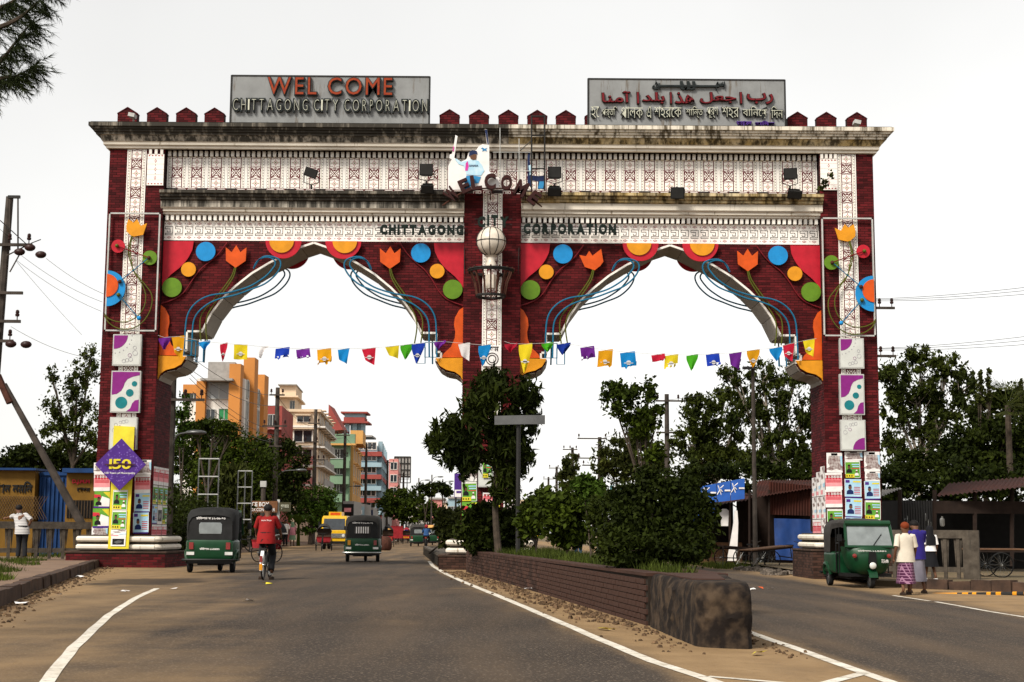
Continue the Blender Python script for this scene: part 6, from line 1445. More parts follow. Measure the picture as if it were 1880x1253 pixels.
# ================================================================== the far side of the other carriageway
T('tall eucalyptus with open crown behind the blue phone signs', [bl(1290, 765, 44, 38, 88), bl(1330, 730, 24, 24, 88), bl(1270, 810, 38, 32, 88), bl(1320, 810, 44, 38, 88), bl(1350, 780, 22, 36, 88), bl(1290, 850, 56, 34, 88), bl(1350, 850, 36, 34, 88)], 15000, .115, 'leaf_euc', 1312, 88, 82, .22, sub=26, droop=.6, long=2.6, tight=.22, bark='bark_pale')
T('tallest eucalyptus behind the red tin hut', [bl(1345, 690, 26, 28, 80), bl(1400, 690, 26, 34, 80), bl(1385, 740, 40, 34, 80), bl(1435, 720, 34, 40, 80), bl(1460, 690, 28, 30, 80), bl(1480, 760, 34, 44, 80), bl(1410, 790, 44, 40, 80), bl(1460, 820, 44, 40, 80), bl(1400, 850, 46, 34, 80), bl(1490, 855, 34, 34, 80)], 15000, .10, 'leaf_euc', 1425, 80, 83, .22, sub=20, droop=.6, long=2.6, tight=.22, bark='bark_pale')
T('bushy tree with hanging leaves behind the second pole', [bl(1140, 830, 36, 34, 120), bl(1180, 810, 24, 24, 120), bl(1110, 850, 26, 34, 120), bl(1160, 870, 40, 28, 120), bl(1210, 850, 26, 36, 120)], 9000, .16, 'leaf_olive', 1150, 120, 84, .2, sub=20, droop=.5, long=2.4, tight=.22)
T('small light tree between the far poles', [bl(1048, 855, 15, 22, 140), bl(1040, 885, 20, 20, 140)], 1900, .26, 'leaf_olive', 1046, 140, 85, .15, sub=14, droop=.4)
T('low green tree behind the median shrubs', [bl(1060, 920, 40, 24, 90), bl(1020, 930, 32, 20, 95), bl(1095, 915, 30, 30, 90), bl(1040, 950, 50, 20, 90)], 8500, .13, 'leaf_mid', 1055, 90, 86, .2, sub=20)
T('wide eucalyptus beside the outer edge of the gate', [bl(1640, 690, 28, 34, 72), bl(1690, 665, 34, 30, 72), bl(1680, 720, 44, 40, 72), bl(1740, 680, 32, 34, 72), bl(1770, 710, 26, 34, 72), bl(1740, 750, 40, 34, 72), bl(1650, 760, 34, 34, 72), bl(1700, 790, 40, 30, 72), bl(1640, 820, 26, 34, 72)], 16000, .10, 'leaf_euc', 1690, 72, 87, .2, sub=24, droop=.5, long=2.4, tight=.22, bark='bark_pale')
T('dense dark trees over the long shed roof', [bl(1810, 760, 44, 40, 68), bl(1860, 740, 40, 34, 68), bl(1760, 820, 56, 44, 66), bl(1840, 820, 60, 56, 66), bl(1700, 850, 50, 34, 66), bl(1890, 830, 40, 70, 66), bl(1800, 865, 80, 34, 64), bl(1900, 760, 30, 40, 68), bl(1650, 870, 34, 26, 66)], 30000, .12, 'leaf_dark', 1815, 67, 88, .2, sub=26)
for k_, (px, py) in enumerate(((1800, 690), (1815, 685), (1875, 705))):
    T(('wispy young tree top over the dark trees', 'second wispy tree top over the dark trees', 'wispy tree top at the far end of the dark trees')[k_], [bl(px + i * 1.5 * (-1) ** i, py + i * 14, 4 + i * 1.5, 9, 66) for i in range(4)], 320, .12, 'leaf_olive', px, 66, 89 + k_, .04, sub=6)
T('low dark thicket behind the long shed', [bl(1640, 890, 40, 34, 60), bl(1700, 895, 50, 30, 60), bl(1770, 890, 50, 34, 60), bl(1850, 885, 60, 34, 60)], 9000, .12, 'leaf_dark', 1740, 60, 96, .08, sub=24)
T('low dark thicket behind the red tin hut', [bl(1260, 880, 40, 30, 76), bl(1330, 880, 50, 30, 76), bl(1410, 875, 50, 30, 76), bl(1480, 870, 40, 34, 76)], 8000, .13, 'leaf_dark', 1400, 76, 97, .08, sub=24)
# fan palm
t = thing('fan_palm', 'fan palm with spiky leaves over the shed roof', 'palm', (X(1850, 62), 62, -.2)); b = B(); pc = P(1850, 745, 62); b.tube([(pc.x, 62, -.2), (pc.x, 62, pc.z)], [.16, .12], 8); part('trunk', b, 'bark', t, smooth=True)
rr = random.Random(8)
for i in range(22):
    a = rr.random() * 6.28; el = rr.uniform(-.5, 1.1); d = Vector((math.cos(a) * math.cos(el), math.sin(a) * math.cos(el), math.sin(el))); c = pc + d * .8; b = B(); b.tube([pc, c], .015, 4); s1 = d.cross(Vector((0, 0, 1))).normalized(); s2 = d.cross(s1)
    for j in range(14):
        th = -1.25 + 2.5 * j / 13; e = (d * math.cos(th) + s1 * math.sin(th)).normalized() * rr.uniform(.55, .75) + Vector((0, 0, -.12 * abs(th))); w_ = s1.cross(e).cross(e).normalized() * .02
        b.add([c, c + e * .5 + w_, c + e, c + e * .5 - w_], [(0, 1, 2, 3)])
    part('leaf', b, 'leaf_olive', t)
pole(1224, 724, 92, .17, [(737, .7, 2.1, 3), (795, .7, 1.4, 2)], 'tall concrete pole with long crossarms behind the big bush', g='poles beyond the other carriageway')
pole(1101, 803, 125, .2, [(806, 1.9, .6, 2), (842, 1.9, .4, 2), (855, 1.5, .6, 2)], 'concrete pole with three crossarms before the hanging-leaf tree', g='poles beyond the other carriageway')
pole(1051, 822, 150, .18, [(826, 1.0, .5, 3)], 'concrete pole beside the small light tree', g='poles beyond the other carriageway')
pole(1022, 857, 185, .18, [(860, 1.0, .3, 2)], 'far slim concrete pole between the small tree and the truck', g='poles beyond the other carriageway')
pole(1007, 876, 220, .18, [(880, .8, .8, 2)], 'farthest concrete pole near the cream truck', g='poles beyond the other carriageway')
pole(1598, 560, 60, .15, [(567, .3, .95, 3), (655, .3, .95, 3)], 'electricity pole hidden behind the auto rickshaw pillar with insulators showing', g='poles beyond the other carriageway')
t = pole(1382, 676, 58, .085, [], 'slim dark lamp post before the tallest eucalyptus', g='lamp posts beyond the other carriageway'); b = B(); b.box(P(1375, 676, 57.8), (.5, .2, .1)); part('lamp_head', b, 'steel_dark', t)
for k_, (py, dz) in enumerate(((549, -23), (551, -18), (553, -12), (640, -24), (641, -16), (643, -9))):
    cable(P(1608, py, 60), P(1960, py + dz - 8, 52), .1, 'thin power cable stretching from the gate towards the open sky', .009)
cable(P(1224, 735, 92), P(1608, 640, 60), .3, 'thin power cable before the eucalyptus crowns', .012); cable(P(1224, 737, 92), P(1101, 806, 125), .4, 'thin power cable between the two concrete poles', .014)
# shed row
mat('tin_rust', (.06, .015, .009), .85, c2=(.03, .011, .008), scale=1.2, bump=.2); mat('tin_grey', (.28, .26, .24), .5, c2=(.14, .12, .11), scale=1.5, metal=.3); mat('tarp_blue', (.008, .032, .13), .6, var=.25, scale=2, bump=.4, bscale=5); mat('sign_phone', (.008, .06, .26), .4, var=.12); mat('wood', (.16, .085, .045), .8, c2=(.09, .045, .025), scale=3); mat('wood_dark', (.02, .012, .009), .85, var=.3)
def corrugated(b, p00, p10, p01, p11, n, amp=.03, mi=0):
    p00, p10, p01, p11 = map(Vector, (p00, p10, p01, p11)); nn = (p10 - p00).cross(p01 - p00).normalized(); r_ = []
    for k_ in (0, 1):
        r_.append([(p00 + (p10 - p00) * (i / n) if k_ == 0 else p01 + (p11 - p01) * (i / n)) + nn * (amp if i % 2 else -amp) for i in range(n + 1)])
    b.loft(r_, mi, closed=False)
Y = 64
t = thing('market_hut', 'rust-red corrugated tin hut with blue tarpaulin beside the blue phone signs', 'hut', (X(1430, Y), Y, -.2))
b = B(); corrugated(b, P(1412, 945, Y), P(1500, 948, Y), P(1412, 885, Y), P(1500, 893, Y), 34); part('tin_wall', b, 'tin_rust', t)
b = B(); corrugated(b, P(1378, 915, Y - .6), P(1500, 895, Y - .3), P(1392, 882, Y + 3), P(1500, 882, Y + 3), 40); part('tin_roof', b, 'tin_rust', t)
b = B(); b.bb(X(1372, Y), X(1500, Y), Y + 2.6, Y + 3, -.2, Z(900, Y)); b.bb(X(1490, Y), X(1500, Y), Y, Y + 3, -.2, Z(895, Y)); part('back_wall', b, 'wood_dark', t)
b = B(); q = [P(1421, 952, Y - .1), P(1490, 954, Y - .1), P(1486, 1030, Y - .4), P(1424, 1028, Y - .5)]; n = 8
b.loft([[q[0] + (q[1] - q[0]) * (i / n) + (q[3] - q[0]) * f_ + Vector((0, .06 * math.sin(i * 1.9 + f_ * 4), 0)) for i in range(n + 1)] for f_ in (0, .25, .5, .75, 1)], closed=False); part('tarpaulin', b, 'tarp_blue', t, smooth=True)
for px in (1376, 1412, 1490): b = B(); b.tube([P(px, 1030, Y - .2), P(px, 900, Y - .2)], .05, 6); part('post', b, 'wood_dark', t)
t = thing('phone_stall', 'dark open stall under a row of blue phone company signs', 'stall', (X(1320, Y), Y + 1, -.2))
b = B(); b.bb(X(1255, Y), X(1372, Y), Y + 4.0, Y + 4.2, -.2, Z(905, Y)); b.bb(X(1255, Y), X(1262, Y), Y + 1, Y + 4, -.2, Z(920, Y)); part('back_wall', b, 'wood_dark', t)
b = B(); corrugated(b, P(1250, 938, Y), P(1376, 918, Y), P(1255, 922, Y + 4), P(1380, 905, Y + 4), 36); part('tin_roof', b, 'tin_rust', t)
for i in range(4):
    f0, f1 = i / 4, (i + .96) / 4
    def e(f_, top): return P(1264 + 104 * f_, (898 - 20 * f_) if top else (929 - 13 * f_), Y - .4 + (.5 if top else 0))
    b = B(); q = [e(f0, 0), e(f1, 0), e(f1, 1), e(f0, 1)]; b.add(q + [p + Vector((0, .05, 0)) for p in q], [(0, 1, 2, 3), (7, 6, 5, 4), (0, 1, 5, 4), (1, 2, 6, 5), (2, 3, 7, 6), (3, 0, 4, 7)]); so_ = part('sign_panel', b, 'sign_phone', t)
    c = (q[0] + q[1] + q[2] + q[3]) / 4 + Vector((-.12, -.06, .05)); b = B()
    for a1, a2 in (((-.12, .22), (.02, -.22)), ((-.02, .1), (.12, .22)), ((-.06, 0), (-.16, -.18)), ((-.03, .05), (.06, -.05))): b.tube([c + Vector((a1[0], 0, a1[1])), c + Vector((a2[0], 0, a2[1]))], .022, 4)
    b.bb(c.x + .16, c.x + .40, c.y - .01, c.y + .01, c.z - .03, c.z + .04); b.bb(c.x + .1, c.x + .34, c.y - .01, c.y + .01, c.z - .3, c.z - .26)
    o = obj('sign_mark', b.mesh('sign_mark', 'paper_white', False, base_of(t)), so_)
for px in (1262, 1300, 1340): b = B(); b.tube([P(px, 1030, Y), P(px, 925, Y)], .05, 6); part('post', b, 'wood_dark', t)
b = B(); b.bb(X(1290, Y), X(1372, Y), Y + 1.5, Y + 2.4, -.2, .75); part('counter', b, 'wood', t)
b = B(); b.bb(X(1270, Y), X(1312, Y), Y - .2, Y - .16, Z(955, Y), Z(928, Y)); part('hanging_tarpaulin', b, 'tarp_blue', t)
b = B(); p = P(1330, 950, Y + .2); b.loft([[(p.x + sx * w_, p.y + sy * .05, p.z + dz) for sx, sy in ((-1, -1), (1, -1), (1, 1), (-1, 1))] for dz, w_ in ((-.38, .15), (0, .17), (.25, .24), (.36, .08))]); single('hanging_shirt', b, 'paper_white', 'pale shirt hanging in the dark phone stall', 'shirt', p)
b = B(); p = P(1347, 1000, Y - .1); b.loft([[(p.x + sx * w_ + dx, p.y + sy * .06, p.z + dz) for sx, sy in ((-1, -1), (1, -1), (1, 1), (-1, 1))] for dz, w_, dx in ((-.7, .2, -.1), (0, .16, 0), (.9, .1, .1), (1.45, .05, .12))]); single('hanging_cloth', b, 'paper_white', 'long white cloth hanging beside the dark lamp post', 'cloth', p)
# long dark shed behind the railing
Y = 48
t = thing('long_shed', 'long dark tin-roofed shed behind the concrete railing', 'shed', (X(1770, Y), Y + 3, -.1))
b = B(); corrugated(b, P(1716, 912, Y), P(1980, 884, Y - 2), P(1740, 888, Y + 6), P(1980, 868, Y + 6), 60); part('tin_roof', b, 'tin_rust', t)
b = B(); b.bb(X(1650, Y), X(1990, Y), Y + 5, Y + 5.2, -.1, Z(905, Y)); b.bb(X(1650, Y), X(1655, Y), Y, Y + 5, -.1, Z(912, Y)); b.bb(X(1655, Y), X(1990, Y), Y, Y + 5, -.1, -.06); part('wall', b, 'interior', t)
for px in (1652, 1716, 1790, 1858, 1930): b = B(); b.tube([P(px, 1040, Y), P(px, 900, Y)], .07, 6); part('post', b, 'wood_dark', t)
b = B(); b.bb(X(1716, Y), X(1990, Y), Y - .06, Y + .0, Z(935, Y), Z(912, Y)); part('fascia', b, 'wood_dark', t)
for i in range(14): x = X(1654, Y) + i * .085; b = B(); b.bb(x, x + .05, Y + .02, Y + .08, -.1, Z(912, Y)); part('shutter_slat', b, 'steel_dark', t)
t = thing('shed', 'small shed with pale tin roof beside the gate pillar', 'shed', (X(1640, 54), 54, -.1))
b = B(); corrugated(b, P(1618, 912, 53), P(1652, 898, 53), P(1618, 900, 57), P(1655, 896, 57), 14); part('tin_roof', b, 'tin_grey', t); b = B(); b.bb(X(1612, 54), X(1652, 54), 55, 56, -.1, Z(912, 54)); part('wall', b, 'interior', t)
# stock and tables in the dark shed
for i, (px, py, s_) in enumerate(((1665, 960, .1), (1700, 950, .06), (1706, 963, .07), (1730, 958, .08))):
    p = P(px, py, 49); b = B(); b.lathe([(s_ * .6, -s_ * 2), (s_, -s_ * 1.5), (s_, s_), (s_ * .35, s_ * 1.6), (s_ * .35, s_ * 2.2)], p, 10); single('hanging_bottle', b, 'steel_white', 'small pale bottle hanging in the long dark shed', 'bottle', p, smooth=True, group='bottles in the dark shed')
# drain and barrier along the far kerb
t = thing('drain_wall', 'broken brick drain wall beside the earth pavement', 'wall', (14, 33, -.4))
DR = [(9.9, 35.2), (11.2, 34.0), (12.6, 32.2), (15.5, 30.2), (20, 28.5)]
for (a, c) in zip(DR, DR[1:]):
    a, c = Vector((*a, 0)), Vector((*c, 0)); e = c - a; rz = math.atan2(e.y, e.x); k_ = int(e.length / .52)
    for i in range(k_):
        p = a + e * ((i + .5) / k_); b = B(); h = .2 + .1 * random.random(); b.box((p.x, p.y + 2.0, -.22 + h / 2), (e.length / k_ - .03, .28, h), rz=rz + random.uniform(-.06, .06), ry=random.uniform(-.05, .05)); part('stone', b, 'kerb_stone', t)
t = thing('barrier_bar', 'yellow and black striped bar lying along the drain', 'barrier', P(1716, 1092, 34)); a, c = P(1712, 1093, 34.2), P(1900, 1090, 33.0)
b = B(); b.tube([a, c], .045, 7); part('bar', b, 'steel_dark', t)
for f0, f1 in ((.0, .25), (.30, .36), (.40, .44), (.54, .58), (.63, .68), (.79, .83), (.9, .95)): b = B(); b.tube([a + (c - a) * f0, a + (c - a) * f1], .049, 7); part('stripe', b, 'paint_yellow', t)
for f_ in (.15, .62, .98): p = a + (c - a) * f_; b = B(); b.bb(p.x - .05, p.x + .05, p.y + .02, p.y + .1, -.25, p.z); part('foot', b, 'concrete', t)
# signboard with white mark, cream truck
Y = 105; t = thing('shop_sign', 'square grey-teal shop sign with a round white mark over the shrubs', 'signboard', (X(1130, Y), Y, 0)); mat('sign_teal', (.05, .14, .16), .5)
b = B(); b.bb(X(1120, Y), X(1141, Y), Y, Y + .15, Z(912, Y), Z(888, Y)); part('panel', b, 'sign_teal', t); b = B(); b.bb(X(1129, Y), X(1131, Y), Y + .15, Y + .3, -.2, Z(900, Y)); part('post', b, 'steel_dark', t)
b = B(); c = P(1130, 897, Y - .02); b.prism(circ(c.x, c.z, .18, 14), 'y', Y - .02, Y - .005); part('sign_mark', b, 'paper_white', t); o = obj('lettering', fit(textmesh('LAVA', 1, .02, 'paper_white', .02), X(1124, Y), X(1137, Y), Z(909, Y), Z(905, Y), Y - .02), t); o.location = -t.location
T('low dark bushes lining the far kerb behind the median', [bl(1230, 985, 34, 26, 60), bl(1270, 990, 40, 24, 60), bl(1180, 975, 40, 34, 62)], 3200, .14, 'leaf_dark', 1230, 60, 95, .06, sub=16)
# litter
rl_ = random.Random(13); lit = []
for (px, py, m) in ((325, 1083, 'paper_white'), (35, 1112, 'paper_white'), (970, 1084, 'paper_white'), (985, 1085, 'paper_white'), (1395, 1204, 'paper_yellow'), (1120, 1158, 'paper_yellow'), (145, 1061, 'paper_white'), (458, 1105, 'paper_white'), (492, 1074, 'paper_yellow'), (60, 1076, 'paper_white'), (1380, 1085, 'paper_white'), (1400, 1082, 'paper_orange_' if False else 'paint_orange'), (1420, 1083, 'paper_white'), (1842, 1077, 'paint_red'), (230, 1090, 'paper_white'), (110, 1097, 'paper_white')):
    q = on(px, py); z = gz(q[0]) + .012; b = B(); s_ = .10 + .07 * rl_.random(); vv = [(q[0] + rl_.uniform(-s_, s_), q[1] + rl_.uniform(-s_, s_) * 1.4, z + rl_.random() * .05) for _ in range(6)]
    b.add(vv, [(0, 1, 2), (1, 2, 3), (2, 3, 4), (3, 4, 5)]); c_ = {'paper_white': 'white', 'paper_yellow': 'yellow', 'paint_orange': 'orange', 'paint_red': 'red'}[m]
    single('litter', b, m, c_ + ' scrap of crumpled litter lying on the roadside dust', 'litter', (q[0], q[1], z), group=c_ + ' litter scraps')
# ================================================================== vehicles
mat('cng_green', (.003, .036, .012), .4, var=.25, scale=3, spec=.3); mat('canvas_black', (.014, .014, .014), .75, var=.3, bump=.2, bscale=8); mat('canvas_grey', (.035, .032, .029), .75, var=.25); mat('tyre', (.010, .010, .010), .85, var=.2); mat('rim', (.10, .10, .10), .45, metal=.6); mat('chrome', (.45, .45, .43), .25, metal=.9); mat('lamp_red', (.20, .015, .012), .3, spec=.6); mat('lamp_amber', (.5, .22, .02), .3); mat('lamp_clear', (.55, .55, .52), .2, spec=.7); mat('windscreen', (.17, .19, .19), .08, var=.2, spec=.9); mat('bus_yellow', (.62, .36, .01), .4, var=.1, coat=.2); mat('seat_brown', (.05, .03, .02), .7); mat('car_red', (.25, .015, .02), .5, var=.2); mat('dust', (.2, .13, .08), .9)
def wheel(t, x, y, z, r_, w_, ax='x', spokes=0, nm='wheel'):
    b = B(); n = 20
    pr = [(r_ * .72, -w_ * .4), (r_ * .9, -w_ * .5), (r_, -w_ * .3), (r_, w_ * .3), (r_ * .9, w_ * .5), (r_ * .72, w_ * .4)]
    if spokes: pr = [(r_ * .93, -w_ * .5), (r_, -w_ * .25), (r_, w_ * .25), (r_ * .93, w_ * .5)]
    rings = []
    for rr_, h in pr + [pr[0]]:
        rings.append([((h, rr_ * math.cos(2 * math.pi * j / n), rr_ * math.sin(2 * math.pi * j / n)) if ax == 'x' else (rr_ * math.cos(2 * math.pi * j / n), h, rr_ * math.sin(2 * math.pi * j / n))) for j in range(n)])
    b.loft(rings, caps=False); o = obj(nm, b.mesh('tyre', 'tyre', True), t, (x, y, z))
    b = B()
    if spokes:
        b.lathe([(.02, -w_), (.03, 0), (.02, w_)], n=8, axis='x' if ax == 'x' else 'y')
        for i in range(spokes): a = 2 * math.pi * i / spokes; b.tube([(0, 0, 0), (0, r_ * .95 * math.cos(a), r_ * .95 * math.sin(a))] if ax == 'x' else [(0, 0, 0), (r_ * .95 * math.cos(a), 0, r_ * .95 * math.sin(a))], .004, 3)
        obj('spokes', b.mesh('spokes', 'chrome'), o)
    else:
        b.lathe([(r_ * .7, -w_ * .3), (r_ * .6, -w_ * .25), (r_ * .25, -w_ * .35), (r_ * .1, -w_ * .45)] + [(r_ * .1, w_ * .45), (r_ * .25, w_ * .35), (r_ * .6, w_ * .25), (r_ * .7, w_ * .3)], n=16, axis='x' if ax == 'x' else 'y')
        obj('rim', b.mesh('rim', 'rim', True), o)
    return o
def rrect(y, hw, z0, z1, r_=.08, n=4):
    out = []
    for cx, cz, a in ((hw - r_, z0 + r_, -90), (hw - r_, z1 - r_, 0), (-hw + r_, z1 - r_, 90), (-hw + r_, z0 + r_, 180)):
        for i in range(n + 1): t_ = R(a + 90 * i / n); out.append((cx + r_ * math.cos(t_), y, cz + r_ * math.sin(t_)))
    return out
def auto_rickshaw(label, loc, rz, hood='canvas_black', chrome=False, text=True, rear=('চটটগাম খ ১২-৩৬-৭৩', 'চটটগাম-১১৪৪৪২')):
    t = thing('auto_rickshaw', label, 'auto rickshaw', loc, rz, 'green three-wheeled auto rickshaws')
    def pt(nm, b, m, sm=False): return part(nm, b, m, t, smooth=sm, world=False)
    b = B(); b.loft([rrect(-1.29, .53, .42, .82, .1), rrect(-1.27, .60, .37, .86, .1), rrect(-1.1, .645, .34, .88, .08), rrect(-.3, .65, .34, .88, .08), rrect(.02, .64, .34, .86, .06), rrect(.06, .62, .34, .80, .05)]); pt('rear_body', b, 'cng_green', True)
    for s_ in (-1, 1):
        b = B(); b.tube(smooth_path([(s_ * .60, -1.16, .30), (s_ * .64, -1.08, .50), (s_ * .66, -.85, .58), (s_ * .64, -.62, .50), (s_ * .6, -.54, .30)], 3), .05, 6); pt('wheel_arch', b, 'cng_green', True)
    b = B(); b.bb(-.55, .55, .0, .95, .28, .36); pt('floor', b, 'black')
    def outl(z, yf, hw, yb=.62):
        o = []; n = 9
        for i in range(n): a = math.pi * i / (n - 1); o.append((hw * math.cos(a), yb + (yf - yb) * (math.sin(a) ** .45), z))
        return o + [(-hw, yb - .04, z), (hw, yb - .04, z)]
    b = B(); b.loft([outl(.34, 1.02, .34), outl(.42, 1.12, .44), outl(.6, 1.20, .53), outl(.8, 1.20, .59), outl(.96, 1.15, .62), outl(1.02, 1.11, .625)]); pt('front_cowl', b, 'cng_green', True)
    b = B()
    for a, c in (((.6, 1.06, 1.0), (.56, .80, 1.58)), ((-.6, 1.06, 1.0), (-.56, .80, 1.58)), ((.56, .80, 1.58), (-.56, .80, 1.58)), ((.6, 1.06, 1.02), (-.6, 1.06, 1.02))): b.tube([a, c], .04, 6)
    b.tube([(-.57, .80, 1.60), (.57, .80, 1.60)], .075, 8); pt('windscreen_frame', b, 'cng_green', True)
    b = B(); b.add([(-.58, 1.05, 1.03), (.58, 1.05, 1.03), (.54, .80, 1.56), (-.54, .80, 1.56), (-.58, 1.04, 1.03), (.58, 1.04, 1.03), (.54, .79, 1.56), (-.54, .79, 1.56)], [(0, 1, 2, 3), (7, 6, 5, 4), (0, 1, 5, 4), (1, 2, 6, 5), (2, 3, 7, 6), (3, 0, 4, 7)]); pt('windscreen', b, 'windscreen')
    b = B(); b.tube([(-.05, 1.07, 1.02), (-.32, .93, 1.34)], .01, 4); pt('wiper', b, 'black')
    # canopy
    def sec(y, hw, zt, zb, bulge=.07):
        o = [(-hw, y, zb), (-hw - .01, y, (zb + zt) / 2), (-hw, y, zt - .20)]
        for i in range(7): a = math.pi - math.pi * i / 6; o.append(((hw - .02) * math.copysign(abs(math.cos(a)) ** .7, math.cos(a)), y, zt - .16 + .16 * math.sin(a) ** .8))
        return o + [(hw, y, zt - .20), (hw + .01, y, (zb + zt) / 2), (hw, y, zb)]
    b = B(); b.loft([sec(.84, .56, 1.66, 1.52), sec(.4, .62, 1.73, 1.50), sec(-.2, .645, 1.74, 1.46), sec(-.36, .645, 1.74, 1.3), sec(-.42, .645, 1.74, .87), sec(-1.0, .64, 1.72, .87), sec(-1.14, .625, 1.66, .87), sec(-1.2, .60, 1.60, .87), sec(-1.24, .57, 1.52, .86)], closed=False); pt('canopy', b, hood, True)
    b = B(); b.add([(-.575, -1.245, .86), (.575, -1.245, .86), (.57, -1.225, 1.2), (.55, -1.21, 1.46), (.4, -1.2, 1.55), (0, -1.2, 1.57), (-.4, -1.2, 1.55), (-.55, -1.21, 1.46), (-.57, -1.225, 1.2)], [tuple(range(9))]); pt('rear_curtain', b, 'canvas_black')
    b = B(); b.loft([[(x, -1.245, z) for x, z in ((-.28, 1.02), (.28, 1.02), (.30, 1.08), (.30, 1.27), (.26, 1.32), (-.26, 1.32), (-.30, 1.27), (-.30, 1.08))], [(x, -1.25, z) for x, z in ((-.27, 1.03), (.27, 1.03), (.29, 1.08), (.29, 1.26), (.25, 1.31), (-.25, 1.31), (-.29, 1.26), (-.29, 1.08))]]); pt('rear_window', b, 'windscreen' if not chrome else 'canvas_grey')
    if chrome:
        for i in range(6): b = B(); b.bb(-.24 + i * .085, -.20 + i * .085, -1.262, -1.252, 1.05, 1.29); pt('window_bar', b, 'paper_white')
    b = B(); b.tube([(-.70, -1.30, .34), (-.6, -1.38, .34), (.6, -1.38, .34), (.70, -1.30, .34)], .035, 6); pt('bumper', b, 'chrome' if chrome else 'black', True)
    b = B(); b.bb(-.6, .6, -1.30, -.9, .24, .32); b.bb(-.35, .35, -1.0, .5, .2, .30); pt('chassis', b, 'black')
    for s_ in (-1, 1):
        b = B(); b.bb(s_ * .48 - .055, s_ * .48 + .055, -1.315, -1.27, .62, .80); pt('tail_light', b, 'lamp_red' if not (chrome and s_ < 0) else 'lamp_amber')
        b = B(); b.bb(s_ * .50 - .10, s_ * .50 + .10, -1.312, -1.27, .47, .55); pt('reflector', b, 'lamp_clear')
        b = B(); b.tube([(s_ * .58, 1.0, 1.15), (s_ * .74, 1.08, 1.22)], .012, 4); b.box((s_ * .78, 1.09, 1.24), (.12, .03, .17)); pt('mirror', b, 'black')
        b = B(); b.lathe([(.055, 0), (.05, .03), (.0, .04)], (s_ * .43, 1.17, .80), 10, 'y'); pt('indicator', b, 'lamp_red')
        b = B()
        for y in (.1, .42): b.tube([(s_ * .62, y, .36), (s_ * .62, y, 1.5)], .018, 5)
        b.tube([(s_ * .62, .1, .85), (s_ * .62, .42, .85)], .016, 5); b.tube([(s_ * .62, .1, 1.1), (s_ * .62, .42, 1.1)], .016, 5)
        pt('side_grille', b, 'black'); wheel(t, s_ * .56, -.84, .2, .2, .12)
    wheel(t, 0, 1.06, .2, .2, .11)
    b = B(); b.loft([[(sx * .11, 1.06 + .27 * math.sin(a), .2 + .27 * math.cos(a)) for sx in (-1, 1)] + [(sx * .09, 1.06 + .23 * math.sin(a), .2 + .23 * math.cos(a)) for sx in (1, -1)] for a in [R(q) for q in (-75, -45, -15, 15, 45, 75)]]); pt('front_mudguard', b, 'cng_green', True)
    b = B(); b.lathe([(.03, -.10), (.09, -.02), (.10, .0), (.09, .02)], (0, 1.24, .56), 14, 'y'); pt('headlight_shell', b, 'black', True); b = B(); b.lathe([(.085, 0), (.06, .025), (.01, .03)], (0, 1.262, .56), 14, 'y'); pt('headlight', b, 'lamp_clear', True)
    b = B(); b.box((0, 1.22, .76), (.2, .06, .28), tp=.8); pt('horn_panel', b, 'black')
    b = B(); b.box((0, -.55, .72), (1.1, .5, .14)); b.box((0, -.85, 1.0), (1.1, .12, .5), rx=-.15); b.box((0, .3, .62), (.5, .4, .12)); pt('seat', b, 'seat_brown')
    b = B(); b.tube([(-.28, .85, .98), (0, .9, .93), (.28, .85, .98)], .018, 5); b.tube([(0, .9, .93), (0, 1.05, .4)], .03, 5); pt('handlebar', b, 'black')
    if text:
        o = obj('lettering', fit(textmesh(rear[0], 1, .004, 'paper_white', .02), -.38, .38, 1.40, 1.475, -1.232), t)
        o = obj('lettering', fit(textmesh(rear[1], 1, .004, 'paper_white', .02), -.26, .26, .60, .665, -1.298), t)
        me = fit(textmesh('চটটগাম-১১৪৪৪২', 1, .004, 'paper_white', .015), -.36, .36, 0, .05, 0); me.transform(Matrix.Rotation(math.pi, 4, 'Z')); o = obj('lettering', me, t, (0, 1.205, .90)); o.rotation_euler = (R(-14), 0, 0)
        me = fit(textmesh('ঢ ১২-৩৬', 1, .004, 'paper_white', .02), -.1, .1, 0, .1, 0); me.transform(Matrix.Rotation(math.pi, 4, 'Z')); o = obj('lettering', me, t, (-.32, 1.195, .62)); o.rotation_euler = (0, 0, .35)
    return t
q = on(395, 1050); CNG = auto_rickshaw('green auto rickshaw with black hood leaving beside the diamond pillar', (q[0], q[1], gz(q[0])), .07)
q = on(668, 1031); auto_rickshaw('green auto rickshaw with chrome bumper driving down the middle of the road', (q[0], q[1], 0), .04, 'canvas_grey', True)
auto_rickshaw('green auto rickshaw facing the camera, parked against the gate pillar', (8.92, 38.0, -.2), math.pi + .03, 'canvas_grey')
for px, Y, lb in ((768, 118, 'far green auto rickshaw beside the motorcyclist'), (794, 128, 'farthest green auto rickshaw with ochre hood beyond the motorcyclist')): auto_rickshaw(lb, (X(px, Y), Y, 0), .05, 'canvas_grey' if px < 780 else 'wall_ochre', text=False)
auto_rickshaw('green auto rickshaw half hidden behind the median bushes', (3.9, 55, -.1), math.pi, 'canvas_grey', text=False)
